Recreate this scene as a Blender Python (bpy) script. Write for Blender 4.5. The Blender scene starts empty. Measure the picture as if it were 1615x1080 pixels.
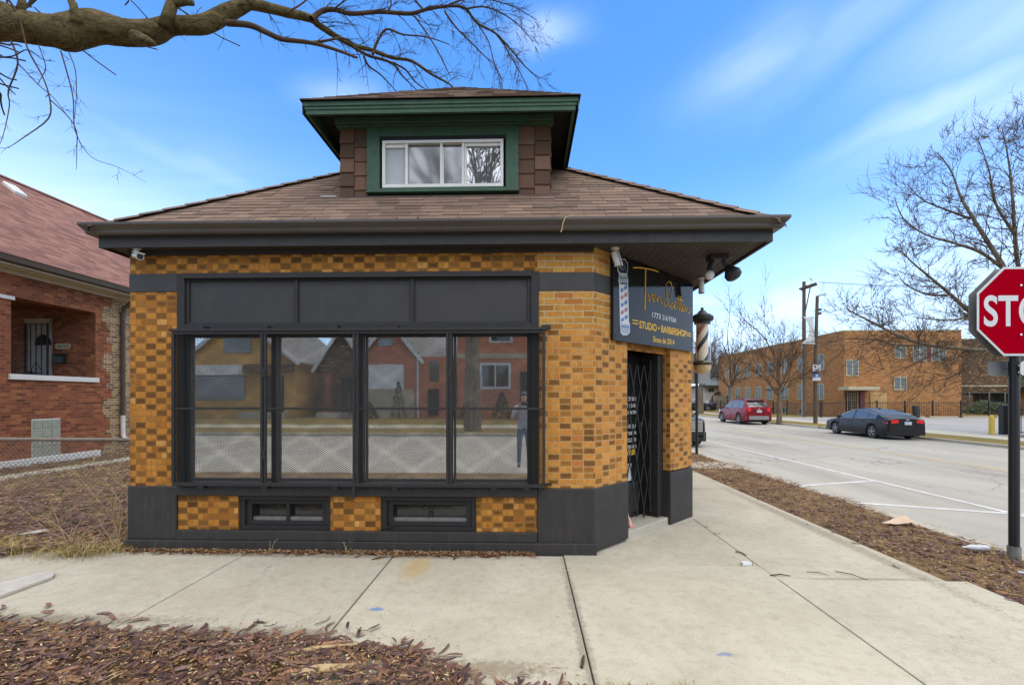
import bpy, bmesh, math, random
import numpy as np
from mathutils import Vector, Matrix

# ------------------------------------------------------------------ camera, sky, sun, exposure
SC = bpy.context.scene
COL = SC.collection
F_PX, CX, HY, YAW, EYE = 725.0, 807.5, 627.0, math.radians(1.6), 1.64
cam_d = bpy.data.cameras.new('camera'); cam = bpy.data.objects.new('camera', cam_d); COL.objects.link(cam)
cam.location = (0, 0, EYE); cam.rotation_euler = (math.radians(90), 0, YAW)
cam_d.sensor_width = 36; cam_d.lens = F_PX / 1615 * 36
cam_d.shift_y = (HY - 540) / 1615
cam_d.clip_start = 0.05; cam_d.clip_end = 3000
SC.camera = cam

SUN_DIR = Vector((0.22, -0.32, 1.25)).normalized()
world = bpy.data.worlds.new('World'); SC.world = world; world.use_nodes = True
sun_d = bpy.data.lights.new('sun', 'SUN'); sun = bpy.data.objects.new('sun', sun_d); COL.objects.link(sun)
sun_d.energy = 2.9; sun_d.angle = math.radians(115); sun_d.color = (1.0, 0.88, 0.60)
sun.rotation_euler = SUN_DIR.to_track_quat('Z', 'Y').to_euler()
SC.view_settings.view_transform = 'Standard'; SC.view_settings.look = 'None'
SC.view_settings.exposure = 0.85; SC.view_settings.gamma = 1.0
SC.cycles.max_bounces = 6; SC.cycles.diffuse_bounces = 3; SC.cycles.glossy_bounces = 4
SC.cycles.transparent_max_bounces = 6; SC.cycles.caustics_reflective = False; SC.cycles.caustics_refractive = False

# ------------------------------------------------------------------ node helper
class NB:
    def __init__(s, tree):
        s.t = tree; s.n = tree.nodes; s.l = tree.links
    def node(s, typ, ins=None, **kw):
        nd = s.n.new(typ)
        for k, v in kw.items(): setattr(nd, k, v)
        for k, v in (ins or {}).items(): s.put(nd.inputs[k], v)
        return nd
    def put(s, sock, v):
        if isinstance(v, bpy.types.NodeSocket): s.l.new(v, sock)
        elif v is not None:
            if isinstance(v, (tuple, list)) and len(v) == 3 and sock.type == 'RGBA': v = (*v, 1)
            sock.default_value = v
    def m(s, op, a, b=None, c=None, clamp=False):
        nd = s.n.new('ShaderNodeMath'); nd.operation = op; nd.use_clamp = clamp
        for i, v in enumerate((a, b, c)):
            if v is not None: s.put(nd.inputs[i], v)
        return nd.outputs[0]
    def vm(s, op, a, b=None):
        nd = s.n.new('ShaderNodeVectorMath'); nd.operation = op
        s.put(nd.inputs[0], a)
        if b is not None: s.put(nd.inputs[1], b)
        return nd.outputs[0]
    def mix(s, f, a, b, blend='MIX'):
        nd = s.n.new('ShaderNodeMix'); nd.data_type = 'RGBA'; nd.blend_type = blend
        s.put(nd.inputs[0], f); s.put(nd.inputs[6], a); s.put(nd.inputs[7], b)
        return nd.outputs[2]
    def noise(s, vec, scale, detail=3, rough=0.55, dist=0.0):
        nd = s.node('ShaderNodeTexNoise', {'Scale': scale, 'Detail': detail, 'Roughness': rough, 'Distortion': dist})
        if vec is not None: s.put(nd.inputs['Vector'], vec)
        return nd.outputs['Fac']
    def white(s, x, y, z=0.0):
        c = s.node('ShaderNodeCombineXYZ', {0: x, 1: y, 2: z})
        w = s.node('ShaderNodeTexWhiteNoise', noise_dimensions='3D'); s.l.new(c.outputs[0], w.inputs['Vector'])
        return w.outputs['Value']
    def ramp(s, f, stops, interp='LINEAR'):
        nd = s.n.new('ShaderNodeValToRGB'); cr = nd.color_ramp; cr.interpolation = interp
        while len(cr.elements) < len(stops): cr.elements.new(0.5)
        for e, (p, c) in zip(cr.elements, stops):
            e.position = p; e.color = (*c, 1) if len(c) == 3 else c
        s.put(nd.inputs[0], f); return nd.outputs[0]
    def rng(s, v, a, b, c=0.0, d=1.0, smooth=False):
        nd = s.n.new('ShaderNodeMapRange'); nd.interpolation_type = 'SMOOTHSTEP' if smooth else 'LINEAR'
        for i, x in enumerate((v, a, b, c, d)): s.put(nd.inputs[i], x)
        return nd.outputs[0]
    def scale(s, vec, sx, sy, sz):
        return s.vm('MULTIPLY', vec, (sx, sy, sz))

# sky: Nishita + procedural thin cloud on the dome
w = NB(world.node_tree); w.n.clear()
wo = w.node('ShaderNodeOutputWorld'); bg = w.node('ShaderNodeBackground', {'Strength': 0.13})
w.l.new(bg.outputs[0], wo.inputs[0])
sky = w.node('ShaderNodeTexSky', sky_type='NISHITA')
sky.sun_disc = False; sky.sun_elevation = math.asin(SUN_DIR.z); sky.sun_rotation = math.atan2(SUN_DIR.x, SUN_DIR.y)
sky.air_density = 1.0; sky.dust_density = 0.6; sky.ozone_density = 2.0; sky.altitude = 100
tc = w.node('ShaderNodeTexCoord'); d = tc.outputs['Generated']
sp = w.node('ShaderNodeSeparateXYZ'); w.l.new(d, sp.inputs[0])
az = w.m('ARCTAN2', sp.outputs[0], sp.outputs[1]); el = w.m('ARCSINE', sp.outputs[2])
warp = w.node('ShaderNodeTexNoise', {'Vector': d, 'Scale': 2.6, 'Detail': 4.0, 'Roughness': 0.55}).outputs['Fac']
warp = w.m('MULTIPLY', w.m('SUBTRACT', warp, 0.5), 0.14)
def wisp(px, py, ax, ay, tilt, st):
    """a thin high cloud: direction of its centre, half-length and half-width in radians, tilt"""
    a0 = math.atan((px - 828) / 725); e0 = math.atan((627 - py) / math.hypot(725, px - 828)); c_, s_ = math.cos(math.radians(tilt)), math.sin(math.radians(tilt))
    da = w.m('SUBTRACT', az, a0); de = w.m('ADD', w.m('SUBTRACT', el, e0), warp)
    p_ = w.m('DIVIDE', w.m('ADD', w.m('MULTIPLY', da, c_), w.m('MULTIPLY', de, s_)), ax)
    q_ = w.m('DIVIDE', w.m('SUBTRACT', w.m('MULTIPLY', de, c_), w.m('MULTIPLY', da, s_)), ay)
    r_ = w.m('ADD', w.m('MULTIPLY', p_, p_), w.m('MULTIPLY', q_, q_))
    return w.m('MULTIPLY', w.m('EXPONENT', w.m('MULTIPLY', r_, -1.3)), st)
cl = None
for a_ in ((1190, 118, .14, .05, 6, .22), (1340, 75, .22, .055, 12, .18), (1640, 20, .22, .07, 10, .30), (1500, 175, .20, .030, 12, .32), (1700, 130, .3, .05, 8, .34),
           (860, 48, .08, .022, 0, .34), (300, 265, .26, .030, -14, .22), (60, 190, .16, .035, -10, .16), (540, 150, .10, .03, 4, .22), (700, 330, .3, .05, 0, .15), (1235, 478, .09, .040, 4, .5), (1160, 505, .08, .035, 0, .42), (1320, 500, .10, .035, 0, .36), (1110, 470, .06, .02, 10, .3),
           (-900, 300, .9, .25, 0, .6), (3500, 260, .8, .2, 0, .6)):
    x_ = wisp(*a_); cl = x_ if cl is None else w.m('MAXIMUM', cl, x_)
fib = w.noise(w.node('ShaderNodeCombineXYZ', {0: w.m('MULTIPLY', w.m('ADD', az, w.m('MULTIPLY', el, -1.2)), 3.0), 1: w.m('MULTIPLY', w.m('ADD', el, w.m('MULTIPLY', az, -.18)), 15.0), 2: 0.0}).outputs[0], 1.3, 5, 0.55, 0.7)
wisps = w.m('MULTIPLY', cl, w.rng(fib, 0.25, 0.72, 0.65, 1.1))
puff = w.noise(w.vm('ADD', w.scale(d, 3.0, 3.0, 6.5), (1.7, 2.2, 0.3)), 1.7, 6, 0.55, 0.3)
low = w.rng(sp.outputs[2], 0.03, 0.30, 1, 0, True)
puff = w.m('MULTIPLY', w.rng(puff, 0.44, 0.68, 0, 0.42, True), low)
cloud = w.m('MAXIMUM', wisps, puff)
sat = w.node('ShaderNodeHueSaturation', {'Hue': 0.504, 'Saturation': 1.32, 'Value': 1.42, 'Color': sky.outputs[0]}).outputs[0]
hz = w.rng(sp.outputs[2], 0.0, 0.42, 0.84, 0.0, True)
sat = w.mix(hz, sat, (3.1, 4.7, 7.2))
w.l.new(w.mix(cloud, sat, (6.3, 7.0, 8.3)), bg.inputs[0])

# ------------------------------------------------------------------ colour + materials
def S(r, g, b, k=1.0):
    f = lambda c: ((c / 255) / 12.92 if c / 255 <= 0.04045 else ((c / 255 + 0.055) / 1.055) ** 2.4)
    return (f(r) * k, f(g) * k, f(b) * k)
def A(r, g, b): return S(r, g, b, 0.74)      # colour as it reads in the open -> base colour

def new_mat(name):
    m = bpy.data.materials.new(name); m.use_nodes = True
    nb = NB(m.node_tree); nb.n.clear()
    out = nb.node('ShaderNodeOutputMaterial'); p = nb.node('ShaderNodeBsdfPrincipled')
    nb.l.new(p.outputs[0], out.inputs[0])
    return m, nb, p
def bump(nb, p, h, strength=0.3, dist=0.01):
    b = nb.node('ShaderNodeBump', {'Height': h, 'Strength': strength, 'Distance': dist})
    nb.l.new(b.outputs[0], p.inputs['Normal'])
def coord(nb, kind='Object'):
    return nb.node('ShaderNodeTexCoord').outputs[kind]

def surf(name, c1, c2=None, scale=8.0, rough=0.7, metal=0.0, bumps=0.0, bscale=60.0, spec=0.5, coat=0.0, grime=0.0, detail=4, scuff=0.0):
    m, nb, p = new_mat(name)
    v = coord(nb)
    if c2 is None: c2 = tuple(x * 0.82 for x in c1)
    f = nb.rng(nb.noise(v, scale, detail, 0.6), 0.3, 0.7)
    c = nb.mix(f, c1, c2)
    if grime:
        g = nb.rng(nb.noise(v, scale * 0.35, 5, 0.7, 0.6), 0.52, 0.72, 0, grime)
        c = nb.mix(g, c, S(74, 60, 46, 0.5))
    if scuff:
        sc_ = nb.noise(nb.scale(v, 5, 5, 13), 2.2, 6, 0.75, 1.2); c = nb.mix(nb.rng(sc_, 0.66, 0.76, 0, scuff), c, S(150, 146, 138, .7))
        dr_ = nb.noise(nb.scale(v, 14, 14, 1.1), 1.6, 5, 0.65, 0.3); c = nb.mix(nb.rng(dr_, 0.52, 0.74, 0, scuff * .55), c, S(104, 98, 90, .6))
    nb.put(p.inputs['Base Color'], c)
    nb.put(p.inputs['Roughness'], nb.rng(nb.noise(v, scale * 2.3, 3), 0.3, 0.7, max(rough - 0.07, 0.02), min(rough + 0.07, 1)))
    p.inputs['Metallic'].default_value = metal; p.inputs['Specular IOR Level'].default_value = spec
    if coat: p.inputs['Coat Weight'].default_value = coat; p.inputs['Coat Roughness'].default_value = 0.05
    if bumps: bump(nb, p, nb.noise(v, bscale, 4, 0.6), bumps, 0.006)
    return m

def vcol(name, rough=0.85, scale=40.0, var=0.25, bumps=0.0, spec=0.3):
    m, nb, p = new_mat(name)
    a = nb.node('ShaderNodeAttribute', attribute_name='Col').outputs['Color']
    v = coord(nb)
    f = nb.rng(nb.noise(v, scale, 3), 0.3, 0.7, 1 - var, 1 + var)
    c = nb.node('ShaderNodeVectorMath', operation='SCALE'); nb.l.new(a, c.inputs[0]); nb.l.new(f, c.inputs['Scale'])
    nb.put(p.inputs['Base Color'], c.outputs[0]); p.inputs['Roughness'].default_value = rough
    p.inputs['Specular IOR Level'].default_value = spec
    if bumps: bump(nb, p, nb.noise(v, scale * 4, 3), bumps, 0.004)
    return m

def brick(name, ch, cw, mw, mortar, light, dark=None, checker=True, flip=0.93, splitp=0.2, rough=0.8, bmp=0.6, stain=0.0, keep=0.0):
    """light / dark: ramps of colours for the bricks; checker = dark stretchers alternating with split light headers"""
    m, nb, p = new_mat(name)
    uv = nb.node('ShaderNodeUVMap', uv_map='UVMap').outputs[0]
    wob = nb.noise(uv, 9.0, 2); wob2 = nb.m('MULTIPLY', nb.m('SUBTRACT', wob, 0.5), 0.006)
    sx = nb.node('ShaderNodeSeparateXYZ'); nb.l.new(uv, sx.inputs[0])
    u = nb.m('ADD', sx.outputs[0], wob2); v = nb.m('ADD', sx.outputs[1], wob2)
    vr = nb.m('DIVIDE', v, ch); row = nb.m('FLOOR', vr); fv = nb.m('FRACT', vr)
    uc = nb.m('DIVIDE', u, cw)
    if not checker: uc = nb.m('ADD', uc, nb.m('MULTIPLY', nb.m('FLOORED_MODULO', row, 2.0), 0.5))
    else: uc = nb.m('ADD', uc, nb.m('MULTIPLY', nb.white(row, 3.7), 0.10))
    col = nb.m('FLOOR', uc); fu = nb.m('FRACT', uc)
    dv = nb.m('MULTIPLY', nb.m('MINIMUM', fv, nb.m('SUBTRACT', 1.0, fv)), ch)
    du = nb.m('MULTIPLY', nb.m('MINIMUM', fu, nb.m('SUBTRACT', 1.0, fu)), cw)
    sub = 0.0; dk = None
    if checker:
        par = nb.m('FLOORED_MODULO', nb.m('ADD', row, col), 2.0)
        fl = nb.m('GREATER_THAN', nb.white(col, row, 5.1), flip)
        dk = nb.m('ABSOLUTE', nb.m('SUBTRACT', par, fl))
        if keep: dk = nb.m('MULTIPLY', dk, nb.m('GREATER_THAN', nb.white(col, row, 3.3), keep))
        spl = nb.m('MULTIPLY', nb.m('SUBTRACT', 1.0, dk), nb.m('GREATER_THAN', nb.white(col, row, 9.3), splitp))
        f2 = nb.m('FRACT', nb.m('MULTIPLY', uc, 2.0))
        du2 = nb.m('MULTIPLY', nb.m('MINIMUM', f2, nb.m('SUBTRACT', 1.0, f2)), cw * 0.5)
        du = nb.m('ADD', nb.m('MULTIPLY', du, nb.m('SUBTRACT', 1.0, spl)), nb.m('MULTIPLY', du2, spl))
        sub = nb.m('MULTIPLY', nb.m('FLOOR', nb.m('MULTIPLY', uc, 2.0)), nb.m('MULTIPLY', spl, 0.377))
    edge = nb.m('MINIMUM', du, dv)
    face = nb.rng(edge, mw * 0.5 - 0.0012, mw * 0.5 + 0.0016, 0, 1, True)
    r1 = nb.white(nb.m('ADD', col, sub), row, 1.9)
    c = nb.ramp(r1, light)
    if checker: c = nb.mix(dk, c, nb.ramp(nb.white(col, row, 7.7), dark))
    comb = nb.noise(nb.scale(uv, 260.0, 26.0, 1), 1.0, 3, 0.6)
    blot = nb.noise(uv, 22.0, 4, 0.65)
    c = nb.mix(nb.rng(comb, 0.42, 0.72, 0, 0.42), c, tuple(x * 0.35 for x in light[0][1]))
    if checker:
        core = nb.rng(nb.m('ADD', edge, nb.m('MULTIPLY', nb.m('SUBTRACT', comb, 0.5), 0.03)), 0.006, 0.026)
        c = nb.mix(nb.m('MULTIPLY', core, nb.m('MULTIPLY', dk, nb.white(col, row, 2.2))), c, tuple(x * 0.62 for x in dark[0][1]))
    c = nb.mix(nb.rng(blot, 0.46, 0.72, 0, 0.42), c, tuple(x * 0.5 for x in light[0][1]))
    mo = nb.mix(nb.rng(nb.noise(uv, 30, 3), 0.35, 0.65), mortar, tuple(x * 0.75 for x in mortar))
    c = nb.mix(face, mo, c)
    if stain:
        st = nb.rng(nb.noise(uv, 1.6, 5, 0.65, 0.4), 0.45, 0.72, 0, stain)
        c = nb.mix(st, c, tuple(x * 0.35 for x in light[0][1]))
    nb.put(p.inputs['Base Color'], c)
    p.inputs['Roughness'].default_value = rough; p.inputs['Specular IOR Level'].default_value = 0.3
    h = nb.m('ADD', nb.m('MULTIPLY', face, 1.0), nb.m('MULTIPLY', comb, 0.25))
    bump(nb, p, h, bmp, 0.005)
    return m

def glassy(name, tint, refl=0.6, rough=0.01, colr=(0.9, 0.93, 0.95)):
    m, nb, p = new_mat(name)
    out = [n for n in nb.n if n.type == 'OUTPUT_MATERIAL'][0]
    nb.n.remove(p)
    dif = nb.node('ShaderNodeBsdfDiffuse', {'Color': tint})
    gl = nb.node('ShaderNodeBsdfGlossy', {'Color': colr, 'Roughness': rough})
    v = coord(nb)
    bp = nb.node('ShaderNodeBump', {'Height': nb.noise(v, 1.6, 2), 'Strength': 0.02, 'Distance': 0.02})
    nb.l.new(bp.outputs[0], gl.inputs['Normal'])
    mx = nb.node('ShaderNodeMixShader', {0: refl}); nb.l.new(dif.outputs[0], mx.inputs[1]); nb.l.new(gl.outputs[0], mx.inputs[2])
    nb.l.new(mx.outputs[0], out.inputs[0])
    return m

def concrete_mat(name, c1, c2, marks=True):
    m, nb, p = new_mat(name)
    v = coord(nb)
    at_ = nb.node('ShaderNodeAttribute', attribute_name='Col').outputs['Color']
    big = nb.noise(v, 1.3, 7, 0.72, 0.5); fine = nb.noise(v, 170, 3, 0.7); mid = nb.noise(v, 11, 5, 0.65)
    c = nb.mix(nb.rng(big, 0.3, 0.7), c1, c2)
    c = nb.mix(nb.rng(mid, 0.48, 0.70, 0, 0.38), c, tuple(x * 0.72 for x in c2))
    c = nb.mix(nb.rng(fine, 0.42, 0.66, 0, 0.42), c, tuple(x * 0.55 for x in c2))
    sp = nb.node('ShaderNodeTexVoronoi', {'Vector': v, 'Scale': 70.0}).outputs['Distance']
    c = nb.mix(nb.rng(sp, 0.10, 0.20, 0.6, 0), c, tuple(min(x * 1.35, 0.85) for x in c1))
    dk = nb.noise(nb.vm('ADD', v, (7, 3, 1)), 55, 2, 0.5)
    c = nb.mix(nb.rng(dk, 0.70, 0.76, 0, 0.5), c, tuple(x * 0.35 for x in c2))
    scr = nb.noise(nb.scale(v, 3, 26, 1), 1.3, 5, 0.7, 0.8)
    c = nb.mix(nb.rng(scr, 0.60, 0.74, 0, 0.28), c, tuple(x * 0.5 for x in c2))
    vo = nb.node('ShaderNodeTexVoronoi', {'Vector': nb.vm('ADD', v, nb.node('ShaderNodeTexNoise', {'Vector': v, 'Scale': 2.5, 'Detail': 5}).outputs['Color']), 'Scale': 0.42}, feature='DISTANCE_TO_EDGE').outputs['Distance']
    c = nb.mix(nb.m('MULTIPLY', nb.rng(vo, 0.0012, 0.0036, 0.3, 0), nb.rng(nb.noise(v, 0.6, 2), 0.46, 0.56)), c, tuple(x * 0.3 for x in c2))
    c = nb.mix(1.0, c, at_, 'MULTIPLY')
    if marks:
        for (x, y, rx, ry, colr, al) in ((-1.15, 3.55, .06, .03, S(70, 120, 190, .7), .7), (1.28, 2.98, .05, .025, S(80, 120, 180, .7), .6),
                                       (1.93, 2.62, .06, .03, S(70, 120, 190, .7), .7), (-1.05, 4.45, .13, .30, S(205, 165, 60, .7), .45),
                                       (-.25, 2.78, .45, .10, S(120, 95, 60, .6), .5), (-2.0, 3.14, .9, .10, S(110, 92, 66, .6), .5), (-3.6, 3.30, 1.2, .10, S(110, 92, 66, .6), .5), (-5.2, 3.42, 1.0, .10, S(110, 92, 66, .6), .5),
                                       (-2.2, 4.72, 2.0, .07, S(104, 90, 70, .6), .45), (-5.0, 4.66, .8, .12, S(116, 100, 70, .6), .45),
                                       (.39, 3.4, .05, 1.4, S(96, 84, 66, .6), .4), (3.62, 6.0, .10, 2.6, S(120, 104, 78, .6), .4), (3.1, 4.25, .7, .03, S(96, 84, 66, .6), .35)):
            dd = nb.vm('SUBTRACT', v, (x, y, 0)); dd = nb.scale(dd, 1 / rx, 1 / ry, 0)
            ln = nb.node('ShaderNodeVectorMath', operation='LENGTH'); nb.l.new(dd, ln.inputs[0])
            nn = nb.m('ADD', ln.outputs['Value'], nb.m('MULTIPLY', nb.m('SUBTRACT', nb.noise(v, 24, 4, 0.7), 0.5), 2.4))
            c = nb.mix(nb.rng(nn, 0.55, 1.15, al, 0), c, colr)
    nb.put(p.inputs['Base Color'], c); p.inputs['Roughness'].default_value = 0.9; p.inputs['Specular IOR Level'].default_value = 0.2
    bump(nb, p, nb.m('ADD', fine, nb.m('MULTIPLY', mid, 0.6)), 0.35, 0.004)
    return m

def asphalt_mat(name, c1, c2):
    m, nb, p = new_mat(name)
    v = coord(nb)
    big = nb.noise(nb.scale(v, 1, 0.18, 1), 0.8, 5, 0.65, 0.4); fine = nb.noise(v, 60, 4, 0.75)
    c = nb.mix(nb.rng(big, 0.32, 0.68), c1, c2)
    c = nb.mix(nb.rng(fine, 0.35, 0.7, 0, 0.3), c, tuple(x * 0.55 for x in c2))
    vo = nb.node('ShaderNodeTexVoronoi', {'Vector': nb.vm('ADD', v, nb.node('ShaderNodeTexNoise', {'Vector': v, 'Scale': 1.5, 'Detail': 4}).outputs['Color']), 'Scale': 0.55}, feature='DISTANCE_TO_EDGE').outputs['Distance']
    gate = nb.rng(nb.noise(v, 0.35, 2), 0.45, 0.6)
    c = nb.mix(nb.m('MULTIPLY', nb.rng(vo, 0.004, 0.014, 0.6, 0), gate), c, tuple(x * 0.3 for x in c2))
    nb.put(p.inputs['Base Color'], c); p.inputs['Roughness'].default_value = 0.9; p.inputs['Specular IOR Level'].default_value = 0.2
    bump(nb, p, fine, 0.35, 0.006)
    return m

def soil_mat(name, c1, c2, c3, sc=1.0):
    m, nb, p = new_mat(name)
    v = coord(nb)
    a = nb.noise(v, 6 * sc, 6, 0.7, 0.4); b = nb.noise(v, 45 * sc, 4, 0.7); e = nb.noise(v, 1.2 * sc, 4, 0.6)
    c = nb.mix(nb.rng(a, 0.35, 0.65), c1, c2); c = nb.mix(nb.rng(e, 0.42, 0.62), c, c3)
    c = nb.mix(nb.rng(b, 0.42, 0.72, 0, 0.65), c, tuple(x * 0.35 for x in c1))
    nb.put(p.inputs['Base Color'], c); p.inputs['Roughness'].default_value = 1.0; p.inputs['Specular IOR Level'].default_value = 0.1
    bump(nb, p, nb.m('ADD', a, b), 0.9, 0.03)
    return m

def shingle_mat(name, cols, row_h, tab_w, bmp=0.8):
    m, nb, p = new_mat(name)
    uv = nb.node('ShaderNodeUVMap', uv_map='UVMap').outputs[0]
    sx = nb.node('ShaderNodeSeparateXYZ'); nb.l.new(uv, sx.inputs[0])
    vr = nb.m('DIVIDE', sx.outputs[1], row_h); row = nb.m('FLOOR', vr); fv = nb.m('FRACT', vr)
    uc = nb.m('ADD', nb.m('DIVIDE', sx.outputs[0], tab_w), nb.m('MULTIPLY', nb.white(row, 0.3), 5.0)); col = nb.m('FLOOR', uc)
    c = nb.ramp(nb.white(col, row), cols)
    c = nb.mix(nb.rng(nb.noise(uv, 120, 3), 0.35, 0.7, 0, 0.4), c, tuple(x * 0.5 for x in cols[0][1]))
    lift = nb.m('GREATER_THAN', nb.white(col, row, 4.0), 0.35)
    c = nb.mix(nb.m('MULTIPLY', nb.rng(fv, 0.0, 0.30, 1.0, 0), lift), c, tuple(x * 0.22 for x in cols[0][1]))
    nb.put(p.inputs['Base Color'], c); p.inputs['Roughness'].default_value = 0.95; p.inputs['Specular IOR Level'].default_value = 0.15
    bump(nb, p, nb.m('SUBTRACT', 1.0, fv), bmp, 0.012)
    return m

def bark_mat(name, c1, c2, sc=1.0, along=2):
    m, nb, p = new_mat(name)
    v = coord(nb)
    a = nb.noise(nb.scale(v, *[(0.45 if i == along else 1.6) * sc for i in range(3)]), 9, 6, 0.7, 0.8); b = nb.noise(v, 3.0 * sc, 4)
    c = nb.mix(nb.rng(a, 0.35, 0.65), c1, c2)
    c = nb.mix(nb.rng(b, 0.45, 0.7, 0, 0.5), c, tuple(x * 0.6 for x in c1))
    c = nb.mix(nb.rng(a, 0.56, 0.66, 0, 0.85), c, tuple(x * 0.2 for x in c1))
    nb.put(p.inputs['Base Color'], c); p.inputs['Roughness'].default_value = 0.95; p.inputs['Specular IOR Level'].default_value = 0.15
    fl = nb.noise(nb.scale(v, *[(0.5 if i == along else 1.5) * sc for i in range(3)]), 26, 5, 0.75, 1.2)
    c = nb.mix(nb.rng(fl, 0.50, 0.64, 0, 0.65), c, tuple(x * 0.35 for x in c2))
    c = nb.mix(nb.rng(fl, 0.30, 0.42, 0.4, 0), c, tuple(min(x * 1.35, .8) for x in c1))
    nb.put(p.inputs['Base Color'], c)
    bump(nb, p, nb.m('ADD', a, nb.m('MULTIPLY', fl, 0.6)), 1.0, 0.045)
    return m

OR = [(0.0, A(172, 102, 34)), (0.2, A(204, 134, 46)), (0.6, A(222, 150, 60)), (0.85, A(206, 134, 48)), (1.0, A(238, 178, 94))]
DK = [(0.0, A(112, 76, 30)), (0.3, A(146, 100, 38)), (0.7, A(166, 114, 46)), (1.0, A(186, 126, 54))]
YL = [(0.0, A(176, 116, 44)), (0.3, A(206, 146, 58)), (0.7, A(222, 162, 74)), (0.88, A(212, 140, 60)), (1.0, A(190, 112, 50))]
M = {}
M['brick_front'] = brick('glazed_checker_brick', .0655, .1135, .006, A(176, 124, 56), OR, DK, True, stain=.25)
M['brick_corner'] = brick('corner_checker_brick', .0655, .124, .008, A(210, 172, 116), [(0, A(204, 132, 50)), (.5, A(224, 152, 64)), (.94, A(230, 162, 76)), (1, A(202, 118, 56))],
                          [(0, A(132, 90, 38)), (.4, A(172, 116, 50)), (1, A(206, 140, 62))], True, flip=.88, splitp=.50, keep=.16, stain=.12)
M['brick_patch'] = brick('replacement_yellow_brick', .0655, .205, .011, A(208, 186, 140), YL, None, False)
M['brick_red'] = brick('red_brick', .073, .215, .014, A(168, 104, 72), [(0, A(104, 66, 48)), (.3, A(136, 82, 56)), (.6, A(156, 94, 64)), (.85, A(170, 106, 70)), (1, A(180, 122, 74))], None, False, stain=.12)
M['brick_common'] = brick('common_brick', .073, .215, .016, A(208, 188, 154), [(0, A(104, 76, 56)), (.4, A(146, 112, 82)), (.75, A(176, 146, 108)), (1, A(196, 160, 110))], None, False)
M['brick_tan'] = brick('tan_brick', .09, .30, .012, A(190, 136, 84), [(0, A(166, 112, 62)), (.5, A(192, 132, 76)), (1, A(208, 150, 92))], None, False, stain=.2)
M['brick_brown'] = brick('brown_brick', .10, .32, .014, A(104, 86, 66), [(0, A(74, 52, 36)), (.5, A(112, 84, 58)), (.9, A(134, 100, 66)), (1, A(200, 160, 96))], None, False)
M['brick_gold'] = brick('gold_brick', .08, .24, .012, A(214, 176, 116), [(0, A(222, 164, 74)), (1, A(244, 190, 98))], None, False)
M['black_paint'] = surf('charcoal_paint', A(53, 48, 43), A(43, 40, 36), 5, .6, bumps=.25, bscale=30, grime=.35, scuff=.5)
M['brick_bright'] = brick('orange_red_brick', .08, .24, .012, A(216, 150, 116), [(0, A(206, 118, 84)), (1, A(224, 140, 100))], None, False)
M['iron'] = surf('painted_iron', A(42, 38, 33), A(32, 29, 26), 20, .65, bumps=.25, bscale=90, grime=.15)
M['panel'] = surf('painted_board', A(60, 56, 51), A(53, 50, 46), 3, .6, bumps=.06, bscale=25, grime=.1, scuff=.22)
M['fascia'] = surf('fascia_paint', A(52, 48, 43), A(43, 40, 36), 6, .65, bumps=.3, bscale=50, grime=.2)
M['soffit'] = surf('soffit_board', A(72, 62, 54), A(58, 50, 44), 4, .7, bumps=.2)
M['gutter'] = surf('brown_aluminium', A(84, 75, 65), A(77, 69, 60), 4, .36, bumps=.02)
M['green'] = surf('green_paint', A(58, 94, 67), A(48, 80, 57), 9, .65, bumps=.5, bscale=30, grime=.35)
M['white'] = surf('white_paint', A(232, 230, 224), A(220, 218, 210), 6, .45)
M['vinyl'] = surf('white_vinyl', A(236, 234, 226), A(226, 222, 212), 5, .35)
M['white_metal'] = surf('white_enamel', A(228, 226, 218), A(212, 208, 200), 9, .35)
M['tabs'] = vcol('roof_shingle', .95, 90, .22, .4, .15)
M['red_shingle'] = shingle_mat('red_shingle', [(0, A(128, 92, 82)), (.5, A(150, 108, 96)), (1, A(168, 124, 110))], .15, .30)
M['glass'] = glassy('shop_glass', (0.50, 0.47, 0.42), .86, .018, colr=(1.0, 1.0, .97))
M['glass_dark'] = glassy('dark_glass', (0.014, 0.014, 0.013), .07, .05)
M['glass_half'] = glassy('clear_glass', (0.11, 0.11, 0.115), .34, .02)
M['screen'] = glassy('insect_screen', (0.10, 0.10, 0.105), .16, .06)
M['glass_far'] = glassy('far_glass', (0.07, 0.07, 0.06), .10, .08)
M['mesh_black'] = surf('mesh_paint', (.014, .013, .012), (.010, .010, .009), 20, .6, spec=.2)
M['curtain'] = surf('net_curtain', A(196, 200, 200), A(176, 182, 184), 3, .8)
M['dark'] = surf('dark_interior', (.012, .011, .010), (.008, .008, .008), 3, .9)
M['concrete'] = concrete_mat('sidewalk_concrete', A(213, 205, 184), A(186, 178, 156))
M['concrete_far'] = concrete_mat('kerb_concrete', A(208, 201, 180), A(186, 179, 158), False)
M['asphalt'] = asphalt_mat('worn_asphalt', A(192, 186, 171), A(164, 158, 145))
M['lot'] = asphalt_mat('lot_asphalt', A(176, 174, 170), A(154, 152, 148))
M['soil'] = soil_mat('litter_soil', A(150, 122, 88), A(122, 96, 76), A(166, 138, 98))
M['yard'] = soil_mat('yard_soil', A(166, 142, 104), A(142, 118, 94), A(186, 168, 110))
M['lawn'] = soil_mat('winter_lawn', A(150, 132, 78), A(126, 122, 66), A(164, 134, 84), .6)
M['litter'] = vcol('leaf_litter', .75, 60, .25, 0, .35)
M['straw'] = vcol('dry_grass', .9, 30, .2)
M['bark'] = bark_mat('overhead_bark', A(140, 124, 82), A(80, 68, 48), along=0)
M['bark_far'] = bark_mat('street_tree_bark', A(156, 140, 118), A(116, 102, 84), .6)
M['twig_far'] = surf('grey_twig', A(116, 98, 80), A(84, 70, 56), 4, .95, spec=.1)
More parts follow.
